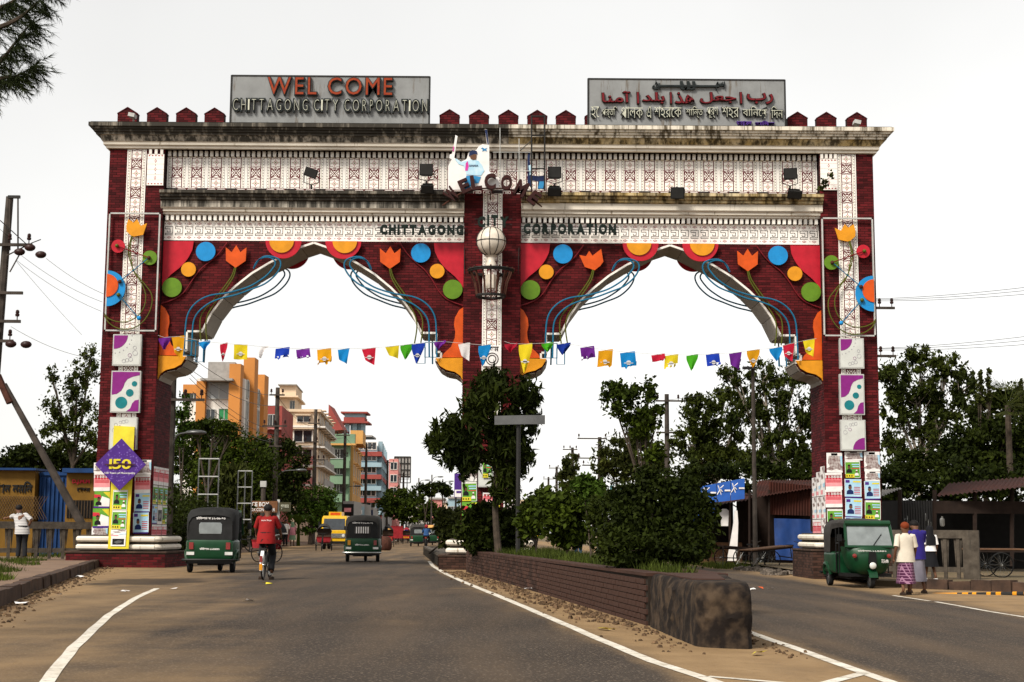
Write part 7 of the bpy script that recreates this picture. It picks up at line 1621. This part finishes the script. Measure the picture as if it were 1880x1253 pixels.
# yellow minibus seen from the front
Y = 93; t = thing('minibus', 'yellow minibus with roof rack coming down the road', 'minibus', (X(613, Y), Y, 0)); x = X(613, Y); k = .82
def bp(nm, b, m, sm=False): return part(nm, b, m, t, smooth=sm, world=False)
b = B(); b.loft([[(sx * w_, y, z) for sx, z in ((-1, z0), (1, z0), (1, z1 - .15), (.9, z1), (-.9, z1), (-1, z1 - .15))] for y, w_, z0, z1 in ((0, .78, .4, 1.15), (.05, .8, .35, 1.25), (.35, .8, .35, 2.1), (4.0, .8, .35, 2.1))]); bp('body', b, 'bus_yellow')
b = B(); b.add([(-.68, .04, 1.22), (.68, .04, 1.22), (.66, .31, 1.92), (-.66, .31, 1.92)], [(0, 1, 2, 3)]); b2 = B(); b2.v = [(p[0], p[1] - .03, p[2]) for p in b.v]; b2.f = b.f; b2.m = b.m; bp('windscreen', b2, 'pane')
b = B(); b.bb(-.8, .8, -.05, .0, .72, 1.0); bp('grille', b, 'chrome'); b = B(); b.bb(-.85, .85, -.12, -.02, .36, .52); bp('bumper', b, 'black')
for s_ in (-1, 1):
    b = B(); b.lathe([(.1, 0), (.09, -.04), (.02, -.05)], (s_ * .6, -.05, .86), 12, 'y'); bp('headlight', b, 'lamp_clear'); wheel(t, s_ * .68, .7, .3, .3, .18); wheel(t, s_ * .68, 3.2, .3, .3, .18)
    b = B(); b.box((s_ * .95, .2, 1.6), (.12, .05, .25)); bp('mirror', b, 'black')
    for i in range(3): b = B(); b.bb(s_ * .8, s_ * .82, .7 + i * 1.0, 1.5 + i * 1.0, 1.25, 1.85); bp('side_window', b, 'pane')
b = B(); b.bb(-.4, .4, .5, 2.0, 2.1, 2.35); bp('roof_box', b, 'bus_yellow'); b = B(); b.bb(-.3, .3, .48, .5, 2.15, 2.3); bp('route_sign', b, 'paint_orange')
# cream truck behind the middle pillar
Y = 100; t = thing('box_truck', 'cream box truck with yellow corner post behind the middle pillar', 'truck', (X(966, Y), Y, -.02))
b = B(); b.bb(-.75, .68, 0, 5, .9, 3.35); part('box', b, 'wall_cream', t, world=False); b = B(); b.bb(.68, .82, -.02, .1, .9, 3.4); part('corner_post', b, 'bus_yellow', t, world=False); b = B(); b.bb(-.7, .7, .1, 6.6, .45, .9); part('chassis', b, 'black', t, world=False); b = B(); b.bb(-.75, .75, 5.1, 6.7, .6, 2.6); part('cab', b, 'wall_blue', t, world=False)
for s_ in (-1, 1): wheel(t, s_ * .6, 1, .45, .45, .25); wheel(t, s_ * .6, 5.6, .45, .45, .25)
for s_ in (-1, 1): b = B(); b.bb(s_ * .6 - .08, s_ * .6 + .08, -.04, 0, .95, 1.1); part('tail_light', b, 'lamp_red', t, world=False)
# cycle rickshaws
def cycle_rickshaw(label, loc, rz, hood='car_red', body='car_red'):
    t = thing('cycle_rickshaw', label, 'rickshaw', loc, rz, 'cycle rickshaws on the road'); pt = lambda nm, b, m, sm=False: part(nm, b, m, t, smooth=sm, world=False)
    for s_ in (-1, 1): wheel(t, s_ * .45, -.5, .34, .34, .045, spokes=12)
    wheel(t, 0, 1.25, .34, .34, .045, spokes=12)
    b = B(); b.tube([(0, -.2, .42), (0, .35, .38), (0, .95, .8), (0, 1.25, .34)], .022, 5); b.tube([(0, .35, .38), (0, .3, .85)], .02, 5); b.tube([(0, .3, .8), (0, .95, .82), (0, .98, 1.0)], .02, 5); b.tube([(-.28, .85, 1.02), (0, .98, 1.0), (.28, .85, 1.02)], .014, 5); b.tube([(-.5, -.5, .34), (.5, -.5, .34)], .02, 5); pt('frame', b, 'steel_dark')
    b = B(); b.box((0, .28, .9), (.16, .26, .07)); pt('saddle', b, 'black')
    b = B(); b.loft([[(sx * w_, y, z) for sx in (-1, 1) for _ in (0,)] + [(sx * w_, y2, z) for sx, y2 in ((1, y + d), (-1, y + d))] for z, w_, y, d in ((.5, .36, -.75, .6), (.72, .42, -.82, .66), (.8, .42, -.82, .7))]); pt('seat_box', b, body)
    b = B(); b.box((0, -.42, .85), (.8, .5, .1)); b.box((0, -.72, 1.08), (.8, .1, .42)); pt('seat', b, 'seat_brown')
    b = B(); b.loft([[(.43 * math.cos(a), -.6 + .42 * math.cos(f_) - .05, 1.05 + (.55 * math.sin(a) + .0) * (.55 + .45 * math.sin(f_))) for a in [math.pi * i / 8 for i in range(9)]] for f_ in (R(20), R(55), R(90), R(125), R(155), R(175))], closed=False); pt('hood', b, hood, True)
    b = B(); b.bb(-.34, .34, -.86, -.83, .45, .75); pt('rear_panel', b, body); b = B()
    for i in range(3): b.bb(-.28 + i * .2, -.14 + i * .2, -.872, -.861, .52, .68)
    pt('panel_print', b, 'paint_yellow'); return t
cycle_rickshaw('parked cycle rickshaw partly hidden by the red-shirted cyclist', (X(472, 53), 53, .0), 2.5, 'canvas_black')
cycle_rickshaw('cycle rickshaw in front of the yellow minibus', (X(602, 88), 86, 0), 3.2, 'canvas_grey')
cycle_rickshaw('far cycle rickshaw past the chrome-bumpered auto rickshaw', (X(712, 112), 112, 0), .1, 'canvas_black')
cycle_rickshaw('far cycle rickshaw beyond the red cargo cart', (X(747, 150), 150, 0), .0, 'car_red'); cycle_rickshaw('farthest cycle rickshaw under the round street tree', (X(756, 175), 175, 0), .2, 'wall_green', 'wall_green')
Y = 136; t = thing('cargo_cart', 'tall red cargo cart pedalled among the far traffic', 'cart', (X(728, Y), Y, 0), .1)
b = B(); b.bb(-.55, .55, -.7, .7, .55, 1.6); part('box', b, 'car_red', t, world=False); b = B(); b.bb(-.58, .58, -.73, .73, 1.6, 1.66); part('lid', b, 'car_red', t, world=False); b = B(); b.tube([(0, .6, .5), (0, 1.3, .4), (0, 1.6, .9)], .03, 5); part('frame', b, 'steel_dark', t, world=False)
for s_ in (-1, 1): wheel(t, s_ * .6, -.1, .34, .34, .05, spokes=10)
wheel(t, 0, 1.5, .34, .34, .05, spokes=10)
b = B(); q = on(707, 1011); b.lathe([(.30, 0), (.40, .12), (.42, .4), (.36, .72), (.22, .84), (.05, .86)], (q[0], q[1], 0), 14); single('concrete_drum', b, 'rust', 'round brown drum standing in the road beside the chrome-bumpered auto rickshaw', 'drum', (q[0], q[1], 0), smooth=True)
# flat tricycle carts
def flat_cart(label, loc, rz, tilt=.0, bed='wood'):
    t = thing('flat_cart', label, 'cart', loc, rz, 'flat tricycle carts at the roadside')
    for i in range(6): b = B(); b.box((-.46 + i * .184, -.15, .80 + 0), (.17, 1.75, .04), rx=tilt); part('deck_plank', b, bed, t, world=False)
    b = B(); 
    for x in (-.5, .5): b.box((x, -.15, .75), (.06, 1.75, .07), rx=tilt)
    for y in (-.9, 0, .65): b.box((0, y, .75 + tilt * (y + .15)), (1.0, .06, .06))
    part('deck_frame', b, 'wood_dark', t, world=False)
    b = B()
    for x in (-.4, .4): b.tube([(x, -.25, .74), (x, -.2, .36)], .025, 5)
    b.tube([(-.56, -.2, .36), (.56, -.2, .36)], .022, 5); b.tube([(0, .4, .5), (0, 1.0, .42), (0, 1.35, .85), (0, 1.55, .35)], .022, 5); b.tube([(0, .95, .45), (0, .9, .86)], .02, 5); b.tube([(-.28, 1.22, 1.05), (0, 1.34, 1.0), (.28, 1.22, 1.05)], .014, 5); b.tube([(.45, -.95, .75), (.46, -1.0, -.0)], .02, 5); part('frame', b, 'steel_dark', t, world=False)
    b = B(); b.box((0, .88, .9), (.15, .25, .06)); part('saddle', b, 'black', t, world=False)
    for s_ in (-1, 1): wheel(t, s_ * .58, -.2, .36, .36, .05, spokes=14)
    wheel(t, 0, 1.55, .36, .36, .05, spokes=14); return t
flat_cart('flat wooden tricycle cart tilted in front of the blue tarpaulin', (9.9, 56.8, -.2), -1.25, .1); flat_cart('flat wooden tricycle cart beside the hanging white cloth', (9.1, 60.5, -.2), -1.0, -.05, 'wood_dark'); flat_cart('flat wooden tricycle cart beside the railing end post', (X(1845, 42), 42.5, -.06), -1.5, 0)
# ------------------------------------------------------------------ two-wheelers
def bicycle(label, loc, rz):
    t = thing('bicycle', label, 'bicycle', loc, rz); pt = lambda nm, b, m, sm=False: part(nm, b, m, t, smooth=sm, world=False)
    wheel(t, 0, -.52, .34, .34, .04, spokes=18); wheel(t, 0, .54, .34, .34, .04, spokes=18)
    b = B()
    for a, c in (((0, -.12, .30), (0, -.24, .82)), ((0, -.12, .30), (0, .36, .80)), ((0, -.22, .76), (0, .34, .86)), ((0, .33, .95), (0, .54, .34)), ((.03, -.12, .30), (.05, -.52, .34)), ((-.03, -.12, .30), (-.05, -.52, .34)), ((.02, -.22, .74), (.05, -.52, .34)), ((-.02, -.22, .74), (-.05, -.52, .34))): b.tube([a, c], .017, 6)
    pt('frame', b, 'steel_dark', True)
    b = B(); b.tube(smooth_path([(-.28, .16, 1.0), (-.22, .3, 1.02), (0, .34, .98), (.22, .3, 1.02), (.28, .16, 1.0)], 3), .012, 5); pt('handlebar', b, 'chrome', True)
    b = B(); b.loft([[(sx * w_, y, z) for sx, z in ((-1, .86), (1, .86), (.7, .92), (-.7, .92))] for y, w_ in ((-.42, .10), (-.32, .11), (-.15, .04), (-.08, .03))]); pt('saddle', b, 'black')
    b = B(); b.bb(-.06, .06, -.74, -.30, .70, .72); pt('carrier', b, 'steel_dark'); b = B(); b.loft([[(sx * .035, -.52 - .37 * math.sin(a), .34 + .37 * math.cos(a)) for sx in (-1, 1)] for a in [R(q) for q in (-30, 0, 30, 60, 90, 110)]], closed=False); pt('mudguard', b, 'paper_white')
    b = B(); b.box((0, -.905, .48), (.06, .03, .14)); pt('reflector', b, 'lamp_red'); b = B(); b.box((0, -.915, .30), (.07, .02, .14)); pt('mudflap', b, 'paint_yellow')
    b = B(); b.lathe([(.09, -.006), (.09, .006)], (.05, -.12, .30), 16, 'x'); b.tube([(.07, -.12, .30), (.07, -.14, .13)], .01, 4); b.tube([(-.07, -.12, .30), (-.07, -.10, .47)], .01, 4); b.bb(.07, .17, -.19, -.10, .115, .14); b.bb(-.17, -.07, -.14, -.05, .465, .49); pt('crank', b, 'chrome'); return t
q = on(489, 1064); bicycle('bicycle with white mudguard ridden by the man in red', (q[0], q[1], 0), .02)
t = thing('motorcycle', 'dark motorcycle between the far auto rickshaws', 'motorcycle', (X(783, 112), 112, 0)); pt = lambda nm, b, m, sm=False: part(nm, b, m, t, smooth=sm, world=False)
wheel(t, 0, -.6, .3, .3, .1); wheel(t, 0, .65, .3, .3, .09)
b = B(); b.sphere((0, .15, .78), (.14, .3, .13)); pt('tank', b, 'car_red', True); b = B(); b.box((0, -.4, .78), (.24, .7, .1)); pt('seat', b, 'black'); b = B(); b.box((0, 0, .42), (.24, .4, .3)); b.tube([(0, .3, .85), (0, .65, .3)], .04, 5); b.tube([(0, -.1, .5), (0, -.6, .3)], .04, 5); pt('engine_frame', b, 'steel_dark'); b = B(); b.tube([(-.35, .3, 1.02), (0, .42, .98), (.35, .3, 1.02)], .015, 5); pt('handlebar', b, 'chrome'); b = B(); b.box((0, -.85, .7), (.14, .05, .1)); pt('tail_light', b, 'lamp_red')

# ================================================================== people
mat('shirt_red', (.22, .008, .008), .8, var=.2, bump=.4, bscale=9); mat('shirt_cream', (.56, .50, .41), .8, var=.12, bump=.5, bscale=8); mat('shirt_blue', (.022, .014, .15), .8, var=.25, bump=.4, bscale=8); mat('lungi_grey', (.15, .14, .17), .85, var=.2, bump=.4, bscale=7); mat('trousers_dark', (.012, .012, .014), .85, var=.3); mat('jeans', (.02, .06, .16), .85, var=.25); mat('henna', (.15, .026, .006), .8, var=.2); mat('cloth_black', (.008, .008, .010), .85); mat('sandal', (.03, .018, .012), .8); mat('cloth_pink', (.5, .2, .25), .8)
def stripes(name, c1, c2, sx, sz, wd=.5):
    m = mat(name, c1, .85, var=.1); t = m.node_tree; n = t.nodes; l = t.links; bs = n['Principled BSDF']; src = bs.inputs['Base Color'].links[0].from_socket
    tco = n.new('ShaderNodeTexCoord'); f_ = None
    for k_, s_ in ((0, sx), (2, sz)):
        if not s_: continue
        sp_ = n.new('ShaderNodeSeparateXYZ'); l.new(tco.outputs['Object'], sp_.inputs[0]); a = n.new('ShaderNodeMath'); a.operation = 'MULTIPLY'; a.inputs[1].default_value = s_
        if k_ == 0:
            ad = n.new('ShaderNodeMath'); ad.operation = 'ADD'; l.new(sp_.outputs[0], ad.inputs[0]); l.new(sp_.outputs[1], ad.inputs[1]); l.new(ad.outputs[0], a.inputs[0])
        else: l.new(sp_.outputs[2], a.inputs[0])
        fr = n.new('ShaderNodeMath'); fr.operation = 'FRACT'; l.new(a.outputs[0], fr.inputs[0]); gt = n.new('ShaderNodeMath'); gt.operation = 'GREATER_THAN'; gt.inputs[1].default_value = wd; l.new(fr.outputs[0], gt.inputs[0])
        if f_ is None: f_ = gt.outputs[0]
        else: q = n.new('ShaderNodeMath'); q.operation = 'MAXIMUM'; l.new(f_, q.inputs[0]); l.new(gt.outputs[0], q.inputs[1]); f_ = q.outputs[0]
    mx_ = n.new('ShaderNodeMix'); mx_.data_type = 'RGBA'; l.new(f_, mx_.inputs[0]); l.new(src, mx_.inputs[6]); mx_.inputs[7].default_value = (*c2, 1); l.new(mx_.outputs[2], bs.inputs['Base Color'])
stripes('lungi_check', (.05, .008, .035), (.26, .13, .20), 15, 15, .74); stripes('shirt_stripe', (.50, .48, .46), (.12, .12, .14), 0, 22, .72)
SKINS = []
def person(label, loc, rz, J, parts, group=None, fingers=True, sc=1.0):
    """one continuous body grown over joints J; clothing in `parts` as lofts over the same joints"""
    t = thing('person', label, 'person', loc, rz, group); t.scale = (sc, sc, sc)
    D = dict(pelvis=(0, 0, .93), chest=(0, .0, 1.24), neck=(0, -.01, 1.43), head=(0, .015, 1.54), brow=(0, .012, 1.61), top=(0, 0, 1.67))
    for s_, k_ in ((-1, 'l'), (1, 'r')):
        D.update({'sh' + k_: (s_ * .18, -.01, 1.375), 'el' + k_: (s_ * .23, -.04, 1.09), 'wr' + k_: (s_ * .23, .04, .84), 'hip' + k_: (s_ * .095, 0, .89), 'kn' + k_: (s_ * .10, .03, .49), 'an' + k_: (s_ * .10, -.02, .09), 'to' + k_: (s_ * .11, .13, .035)})
    D.update(J)
    for k_ in 'lr':
        a, c = Vector(D['el' + k_]), Vector(D['wr' + k_]); D['ha' + k_] = tuple(c + (c - a).normalized() * .08)
    Rd = dict(pelvis=.125, chest=.135, neck=.055, head=.082, brow=.092, top=.06, sh=.062, el=.042, wr=.030, ha=.032, hip=.088, kn=.058, an=.038, to=.032)
    E = [('pelvis', 'chest'), ('chest', 'neck'), ('neck', 'head'), ('head', 'brow'), ('brow', 'top')]
    for k_ in 'lr': E += [('chest', 'sh' + k_), ('sh' + k_, 'el' + k_), ('el' + k_, 'wr' + k_), ('wr' + k_, 'ha' + k_), ('pelvis', 'hip' + k_), ('hip' + k_, 'kn' + k_), ('kn' + k_, 'an' + k_), ('an' + k_, 'to' + k_)]
    names = list(dict.fromkeys(n_ for e in E for n_ in e)); V = [Vector(D[n_]) for n_ in names]; rad = [Rd.get(n_, Rd.get(n_[:-1], .03)) for n_ in names]; ed = [(names.index(a), names.index(c)) for a, c in E]
    hd, br = Vector(D['head']), Vector(D['brow']); V.append(hd + Vector((0, .105, .01))); rad.append(.014); ed.append((names.index('head'), len(V) - 1))
    for s_ in (-1, 1): V.append(hd + Vector((s_ * .092, -.005, .01))); rad.append(.018); ed.append((names.index('head'), len(V) - 1))
    if fingers:
        for k_, s_ in (('l', -1), ('r', 1)):
            h = Vector(D['ha' + k_]); d = (h - Vector(D['wr' + k_])).normalized(); sd_ = d.cross(Vector((s_, 0, .01))).normalized(); cv = Vector((-s_ * .3, .2, 0))
            for j, L_ in enumerate((.055, .068, .072, .066, .05)):
                o_ = sd_ * ((j - 2.2) * .019); st = h + o_ if j else h - d * .05 + sd_ * -.035
                dd = d if j else (d * .5 - sd_ * .8).normalized()
                V.append(st + dd * L_ * .55); rad.append(.0095); ed.append((names.index('ha' + k_), len(V) - 1)); V.append(st + dd * L_ + cv * L_ * .45); rad.append(.008); ed.append((len(V) - 2, len(V) - 1))
    me = bpy.data.meshes.new('body'); me.from_pydata([tuple(p) for p in V], ed, []); o = obj('body', me, t)
    sk = o.modifiers.new('skin', 'SKIN'); sk.use_smooth_shade = True
    for i, r_ in enumerate(rad): me.skin_vertices[0].data[i].radius = (r_, r_ * (.72 if names[i:i + 1] in (['chest'], ['pelvis']) else 1)); me.skin_vertices[0].data[i].use_root = (i == 0)
    su = o.modifiers.new('sub', 'SUBSURF'); su.levels = 1; su.render_levels = 1; SKINS.append((o, 'skin'))
    g = {n_: Vector(D[n_]) for n_ in D}
    def ell(c, rx, ry, n=16, ph=0, fold=0): return [(c.x + rx * (1 + fold * math.sin(5 * a_ + ph)) * math.cos(a_), c.y + ry * (1 + fold * math.sin(5 * a_ + ph)) * math.sin(a_), c.z) for a_ in [2 * math.pi * i / n for i in range(n)]]
    for kind, m in parts:
        b = B()
        if kind in ('shirt', 'shirt_long', 'shirt_out'):
            pv, ch, nk = g['pelvis'], g['chest'], g['neck']; low = pv + Vector((0, 0, -.16 if kind == 'shirt_out' else -.02))
            shm = (g['shl'] + g['shr']) / 2
            rg_ = [ell(low, .225, .185, 18, 1, .04), ell(pv + (ch - pv) * .15, .205, .165, 18, 2, .03), ell(pv + (ch - pv) * .5, .185, .145, 18, 3, .03), ell(ch, .19, .135, 18, 1, .015), ell(ch + (shm - ch) * .6, .195, .12, 18), ell(shm + Vector((0, 0, .015)), .165, .095, 18), ell(nk + Vector((0, 0, -.015)), .085, .075, 18), ell(nk + Vector((0, 0, .015)), .066, .066, 18)]
            b.loft(rg_)
            for k_ in 'lr':
                a, e, w_ = g['sh' + k_], g['el' + k_], g['wr' + k_]; end = w_ if kind == 'shirt_long' else a + (e - a) * .92
                pth = [a + (ch - a) * .25, a, a + (e - a) * .5] + ([e, e + (w_ - e) * .5, e + (w_ - e) * .93] if kind == 'shirt_long' else [end]); b.tube(smooth_path(pth, 3), [.075, .076, .077, .077, .074, .070, .068] + ([.064, .062, .06, .058, .056, .054, .052, .052, .052] if kind == 'shirt_long' else [.07, .072, .074]) if False else .068 if kind != 'shirt_long' else [.072, .074, .074, .073, .07, .067, .064, .061, .059, .057, .055, .053, .051, .05, .049, .049], 10)
        elif kind == 'trousers':
            pv = g['pelvis']; b.loft([ell(pv + Vector((0, 0, -.13)), .155, .125), ell(pv + Vector((0, 0, -.05)), .172, .135), ell(pv + Vector((0, 0, .06)), .165, .13), ell(pv + Vector((0, 0, .1)), .16, .125)])
            for k_ in 'lr':
                h, kn, an = g['hip' + k_], g['kn' + k_], g['an' + k_]; b.tube(smooth_path([h + Vector((0, 0, .03)), h + (kn - h) * .5, kn, kn + (an - kn) * .55, an + (kn - an) * .04], 3), [.105, .105, .103, .098, .09, .084, .078, .075, .073, .072, .071, .07, .07], 10)
        elif kind == 'lungi':
            pv = g['pelvis']; an = (g['anl'] + g['anr']) / 2; wd = abs(g['anl'].y - g['anr'].y) * .5; hem = Vector((an.x, an.y + .02, .27)); rows_ = []
            for i in range(9):
                f_ = i / 8; c = pv + Vector((0, 0, .1)) + (hem - pv - Vector((0, 0, .1))) * f_; rows_.append(ell(c, .165 + .045 * f_ ** 1.5, .13 + .02 * f_ + wd * .85 * f_ ** 1.6, 26, 1.3 * f_ + 1, .035 + .045 * f_))
            b.loft(rows_, caps=False)
        elif kind == 'skirt':
            pv = g['pelvis']; b.loft([ell(pv + Vector((0, 0, .12 - .62 * i / 5)), .15 + .022 * i, .125 + .02 * i, 22, i, .04) for i in range(6)], caps=False)
        elif kind == 'shoes':
            for k_ in 'lr':
                a, c = g['an' + k_], g['to' + k_]; b.loft([[(p.x + dx, p.y, z) for dx, z in ((-w_, 0), (w_, 0), (w_ * .9, h), (-w_ * .9, h))] for p, w_, h in ((a + Vector((0, -.07, 0)), .035, .05), (a, .042, .075), (c, .05, .055), (c + Vector((0, .05, 0)), .03, .03))]); part('shoe', b, m, t, smooth=True, world=False); b = B()
        elif kind in ('hair', 'cap'):
            h = g['brow']; nn = 12; rg_ = []
            for i in range(6):
                ph = R(-38 + 128 * i / 5) if kind == 'hair' else R(-5 + 95 * i / 5); q = max(.03, math.cos(ph)); back = .02 if i < 3 else 0
                rg_.append([(h.x + .105 * q * math.cos(a_), h.y - .012 + .112 * q * math.sin(a_) - (.03 if (math.sin(a_) > .25 and i < 2) else 0) * 2, h.z + .005 + .098 * math.sin(ph)) for a_ in [2 * math.pi * j / nn for j in range(nn)]])
            b.loft(rg_)
        elif kind == 'helmet': b.sphere(g['brow'] + Vector((0, 0, -.01)), (.14, .16, .15), n=12, k=8)
        elif kind == 'scarf':
            h = g['head']; b.loft([ell(h + Vector((0, -.03, dz)), rx, ry, 12) for dz, rx, ry in ((-.45, .2, .15), (-.2, .2, .13), (-.1, .12, .11), (.05, .112, .125), (.13, .09, .10), (.165, .03, .04))])
        if not b.v: continue
        nm = {'shirt_long': 'shirt', 'shirt_out': 'shirt'}.get(kind, kind); part(nm, b, m, t, smooth=True, world=False)
    return t
q = on(489, 1064)
person('person in a red shirt riding the bicycle, seen from behind', (q[0], q[1], 0), .02, dict(pelvis=(0, -.26, .98), chest=(0, -.14, 1.28), neck=(0, -.06, 1.46), head=(0, -.02, 1.56), brow=(0, -.02, 1.63), top=(0, -.03, 1.69), shl=(-.18, -.1, 1.40), shr=(.18, -.1, 1.40), ell=(-.27, .0, 1.17), elr=(.27, .0, 1.17), wrl=(-.28, .14, 1.05), wrr=(.28, .14, 1.05), hipl=(-.095, -.24, .95), hipr=(.095, -.24, .95), knl=(-.12, .12, .78), knr=(.13, .05, .55), anl=(-.13, -.06, .54), anr=(.13, -.2, .2), tol=(-.13, .06, .50), tor=(.14, -.06, .155)), [('shirt_out', 'shirt_red'), ('trousers', 'trousers_dark'), ('hair', 'hair'), ('shoes', 'sandal')])
o = bpy.data.objects.get('person'); me = fit(textmesh('বাংলা িলংক', 1, .003, 'paper_white', .01), -.12, .12, 1.33, 1.37, -.265); tx_ = obj('shirt_print', me, o)
q = on(1658, 1092)
person('person in cream shirt and checked lungi with hennaed hair walking away', (q[0], q[1] - .3, gz(9)), .05, dict(anl=(-.14, -.22, .12), tol=(-.15, -.10, .03), knl=(-.12, -.03, .48), anr=(.13, .2, .09), tor=(.14, .34, .035), knr=(.11, .14, .5), ell=(-.25, -.1, 1.1), wrl=(-.27, .02, .86), elr=(.25, .02, 1.1), wrr=(.26, .16, .9)), [('shirt_out', 'shirt_cream'), ('lungi', 'lungi_check'), ('hair', 'henna'), ('shoes', 'sandal')], sc=.94)
person('person in a dark blue shirt and grey lungi beside the man in cream', (q[0] + .54, q[1] + .8, gz(9)), .12, dict(head=(0, .08, 1.50), brow=(0, .1, 1.56), top=(0, .11, 1.62), anl=(-.12, .12, .09), tol=(-.13, .26, .035), anr=(.12, -.14, .1), tor=(.13, .0, .035), ell=(-.2, .1, 1.15), wrl=(-.1, .25, 1.1), elr=(.2, .1, 1.15), wrr=(.08, .25, 1.1)), [('shirt_out', 'shirt_blue'), ('lungi', 'lungi_grey'), ('hair', 'hair'), ('shoes', 'sandal')], sc=1.0)
person('person in a black dress with white sleeves walking by the railing', (X(1712, 38.6), 38.9, -.06), .3, dict(anl=(-.1, .12, .09), tol=(-.1, .25, .035), anr=(.1, -.15, .12), tor=(.1, -.03, .05)), [('shirt', 'paper_white'), ('skirt', 'cloth_black'), ('scarf', 'cloth_black'), ('shoes', 'paper_white')], sc=.84)
person('person in a striped white shirt leaning at the concrete railing', (X(36, 44.6), 44.7, .2), .05, dict(pelvis=(.08, -.12, .92), chest=(-.04, .04, 1.2), neck=(-.10, .12, 1.38), head=(-.13, .17, 1.48), brow=(-.13, .18, 1.55), top=(-.13, .17, 1.61), shl=(-.26, .10, 1.31), shr=(.10, .06, 1.35), anl=(-.02, -.1, .09), tol=(-.02, .05, .035), anr=(.22, -.22, .09), tor=(.23, -.08, .035), knl=(-.02, -.05, .5), knr=(.17, -.12, .5), hipl=(-.01, -.12, .88), hipr=(.17, -.12, .88), ell=(-.36, .22, 1.28), wrl=(-.55, .35, 1.25), elr=(.34, -.10, 1.18), wrr=(.2, .02, .98)), [('shirt_out', 'shirt_stripe'), ('trousers', 'trousers_dark'), ('hair', 'hair'), ('shoes', 'sandal')])
person('person in a white shirt and blue jeans walking behind the median shrubs', (X(1062, 66), 66, -.12), .2, dict(anl=(-.1, .15, .09), tol=(-.1, .28, .035), anr=(.1, -.15, .12)), [('shirt_out', 'paper_white'), ('trousers', 'jeans'), ('hair', 'hair'), ('shoes', 'sandal')], fingers=False)
person('person in a pale shirt standing by the dark fence under the trees', (X(524, 97), 97, .15), 2.8, {}, [('shirt_out', 'paper_white'), ('trousers', 'trousers_dark'), ('hair', 'hair'), ('shoes', 'sandal')], fingers=False)
person('person in a pink top standing by the banana plant', (X(537, 98), 98, .15), 3.4, {}, [('shirt_out', 'cloth_pink'), ('skirt', 'wall_green'), ('scarf', 'wall_green'), ('shoes', 'sandal')], fingers=False, sc=.93)
person('person in a red helmet riding the far motorcycle', (X(783, 112), 112, 0), 0, dict(pelvis=(0, -.35, .9), chest=(0, -.25, 1.2), neck=(0, -.2, 1.38), head=(0, -.18, 1.49), brow=(0, -.18, 1.56), top=(0, -.18, 1.62), shl=(-.18, -.22, 1.33), shr=(.18, -.22, 1.33), ell=(-.3, -.05, 1.12), elr=(.3, -.05, 1.12), wrl=(-.33, .22, 1.05), wrr=(.33, .22, 1.05), hipl=(-.1, -.33, .87), hipr=(.1, -.33, .87), knl=(-.2, .05, .72), knr=(.2, .05, .72), anl=(-.2, -.05, .34), anr=(.2, -.05, .34), tol=(-.2, .08, .3), tor=(.2, .08, .3)), [('shirt', 'jeans'), ('trousers', 'trousers_dark'), ('helmet', 'car_red'), ('shoes', 'sandal')], fingers=False)
for (px, Y, dz, lb, m) in ((712, 112, .0, 'person pedalling the far cycle rickshaw', 'wall_ochre'), (747, 150, 0, 'person pedalling the rickshaw beyond the red cart', 'shirt_blue'), (728, 136, 0, 'person pedalling the tall red cargo cart', 'shirt_cream')):
    y0 = Y + (.55 if px == 728 else .28)
    person(lb, (X(px, Y), y0, 0), 0, dict(pelvis=(0, 0, .98), chest=(0, .1, 1.28), neck=(0, .16, 1.45), head=(0, .2, 1.55), brow=(0, .2, 1.62), top=(0, .19, 1.68), shl=(-.18, .12, 1.4), shr=(.18, .12, 1.4), ell=(-.25, .3, 1.2), elr=(.25, .3, 1.2), wrl=(-.26, .52, 1.06), wrr=(.26, .52, 1.06), knl=(-.1, .3, .72), knr=(.1, .25, .55), anl=(-.1, .12, .45), anr=(.1, .1, .2), tol=(-.1, .24, .42), tor=(.1, .22, .17)), [('shirt_out', m), ('trousers', 'trousers_dark'), ('hair', 'hair'), ('shoes', 'sandal')], fingers=False)
# grow the bodies
bpy.context.view_layer.update(); dg = bpy.context.evaluated_depsgraph_get()
for o, m in SKINS:
    me = bpy.data.meshes.new_from_object(o.evaluated_get(dg)); old = o.data; o.modifiers.clear(); o.data = me; me.materials.clear(); me.materials.append(MATS[m]); me.name = 'body'
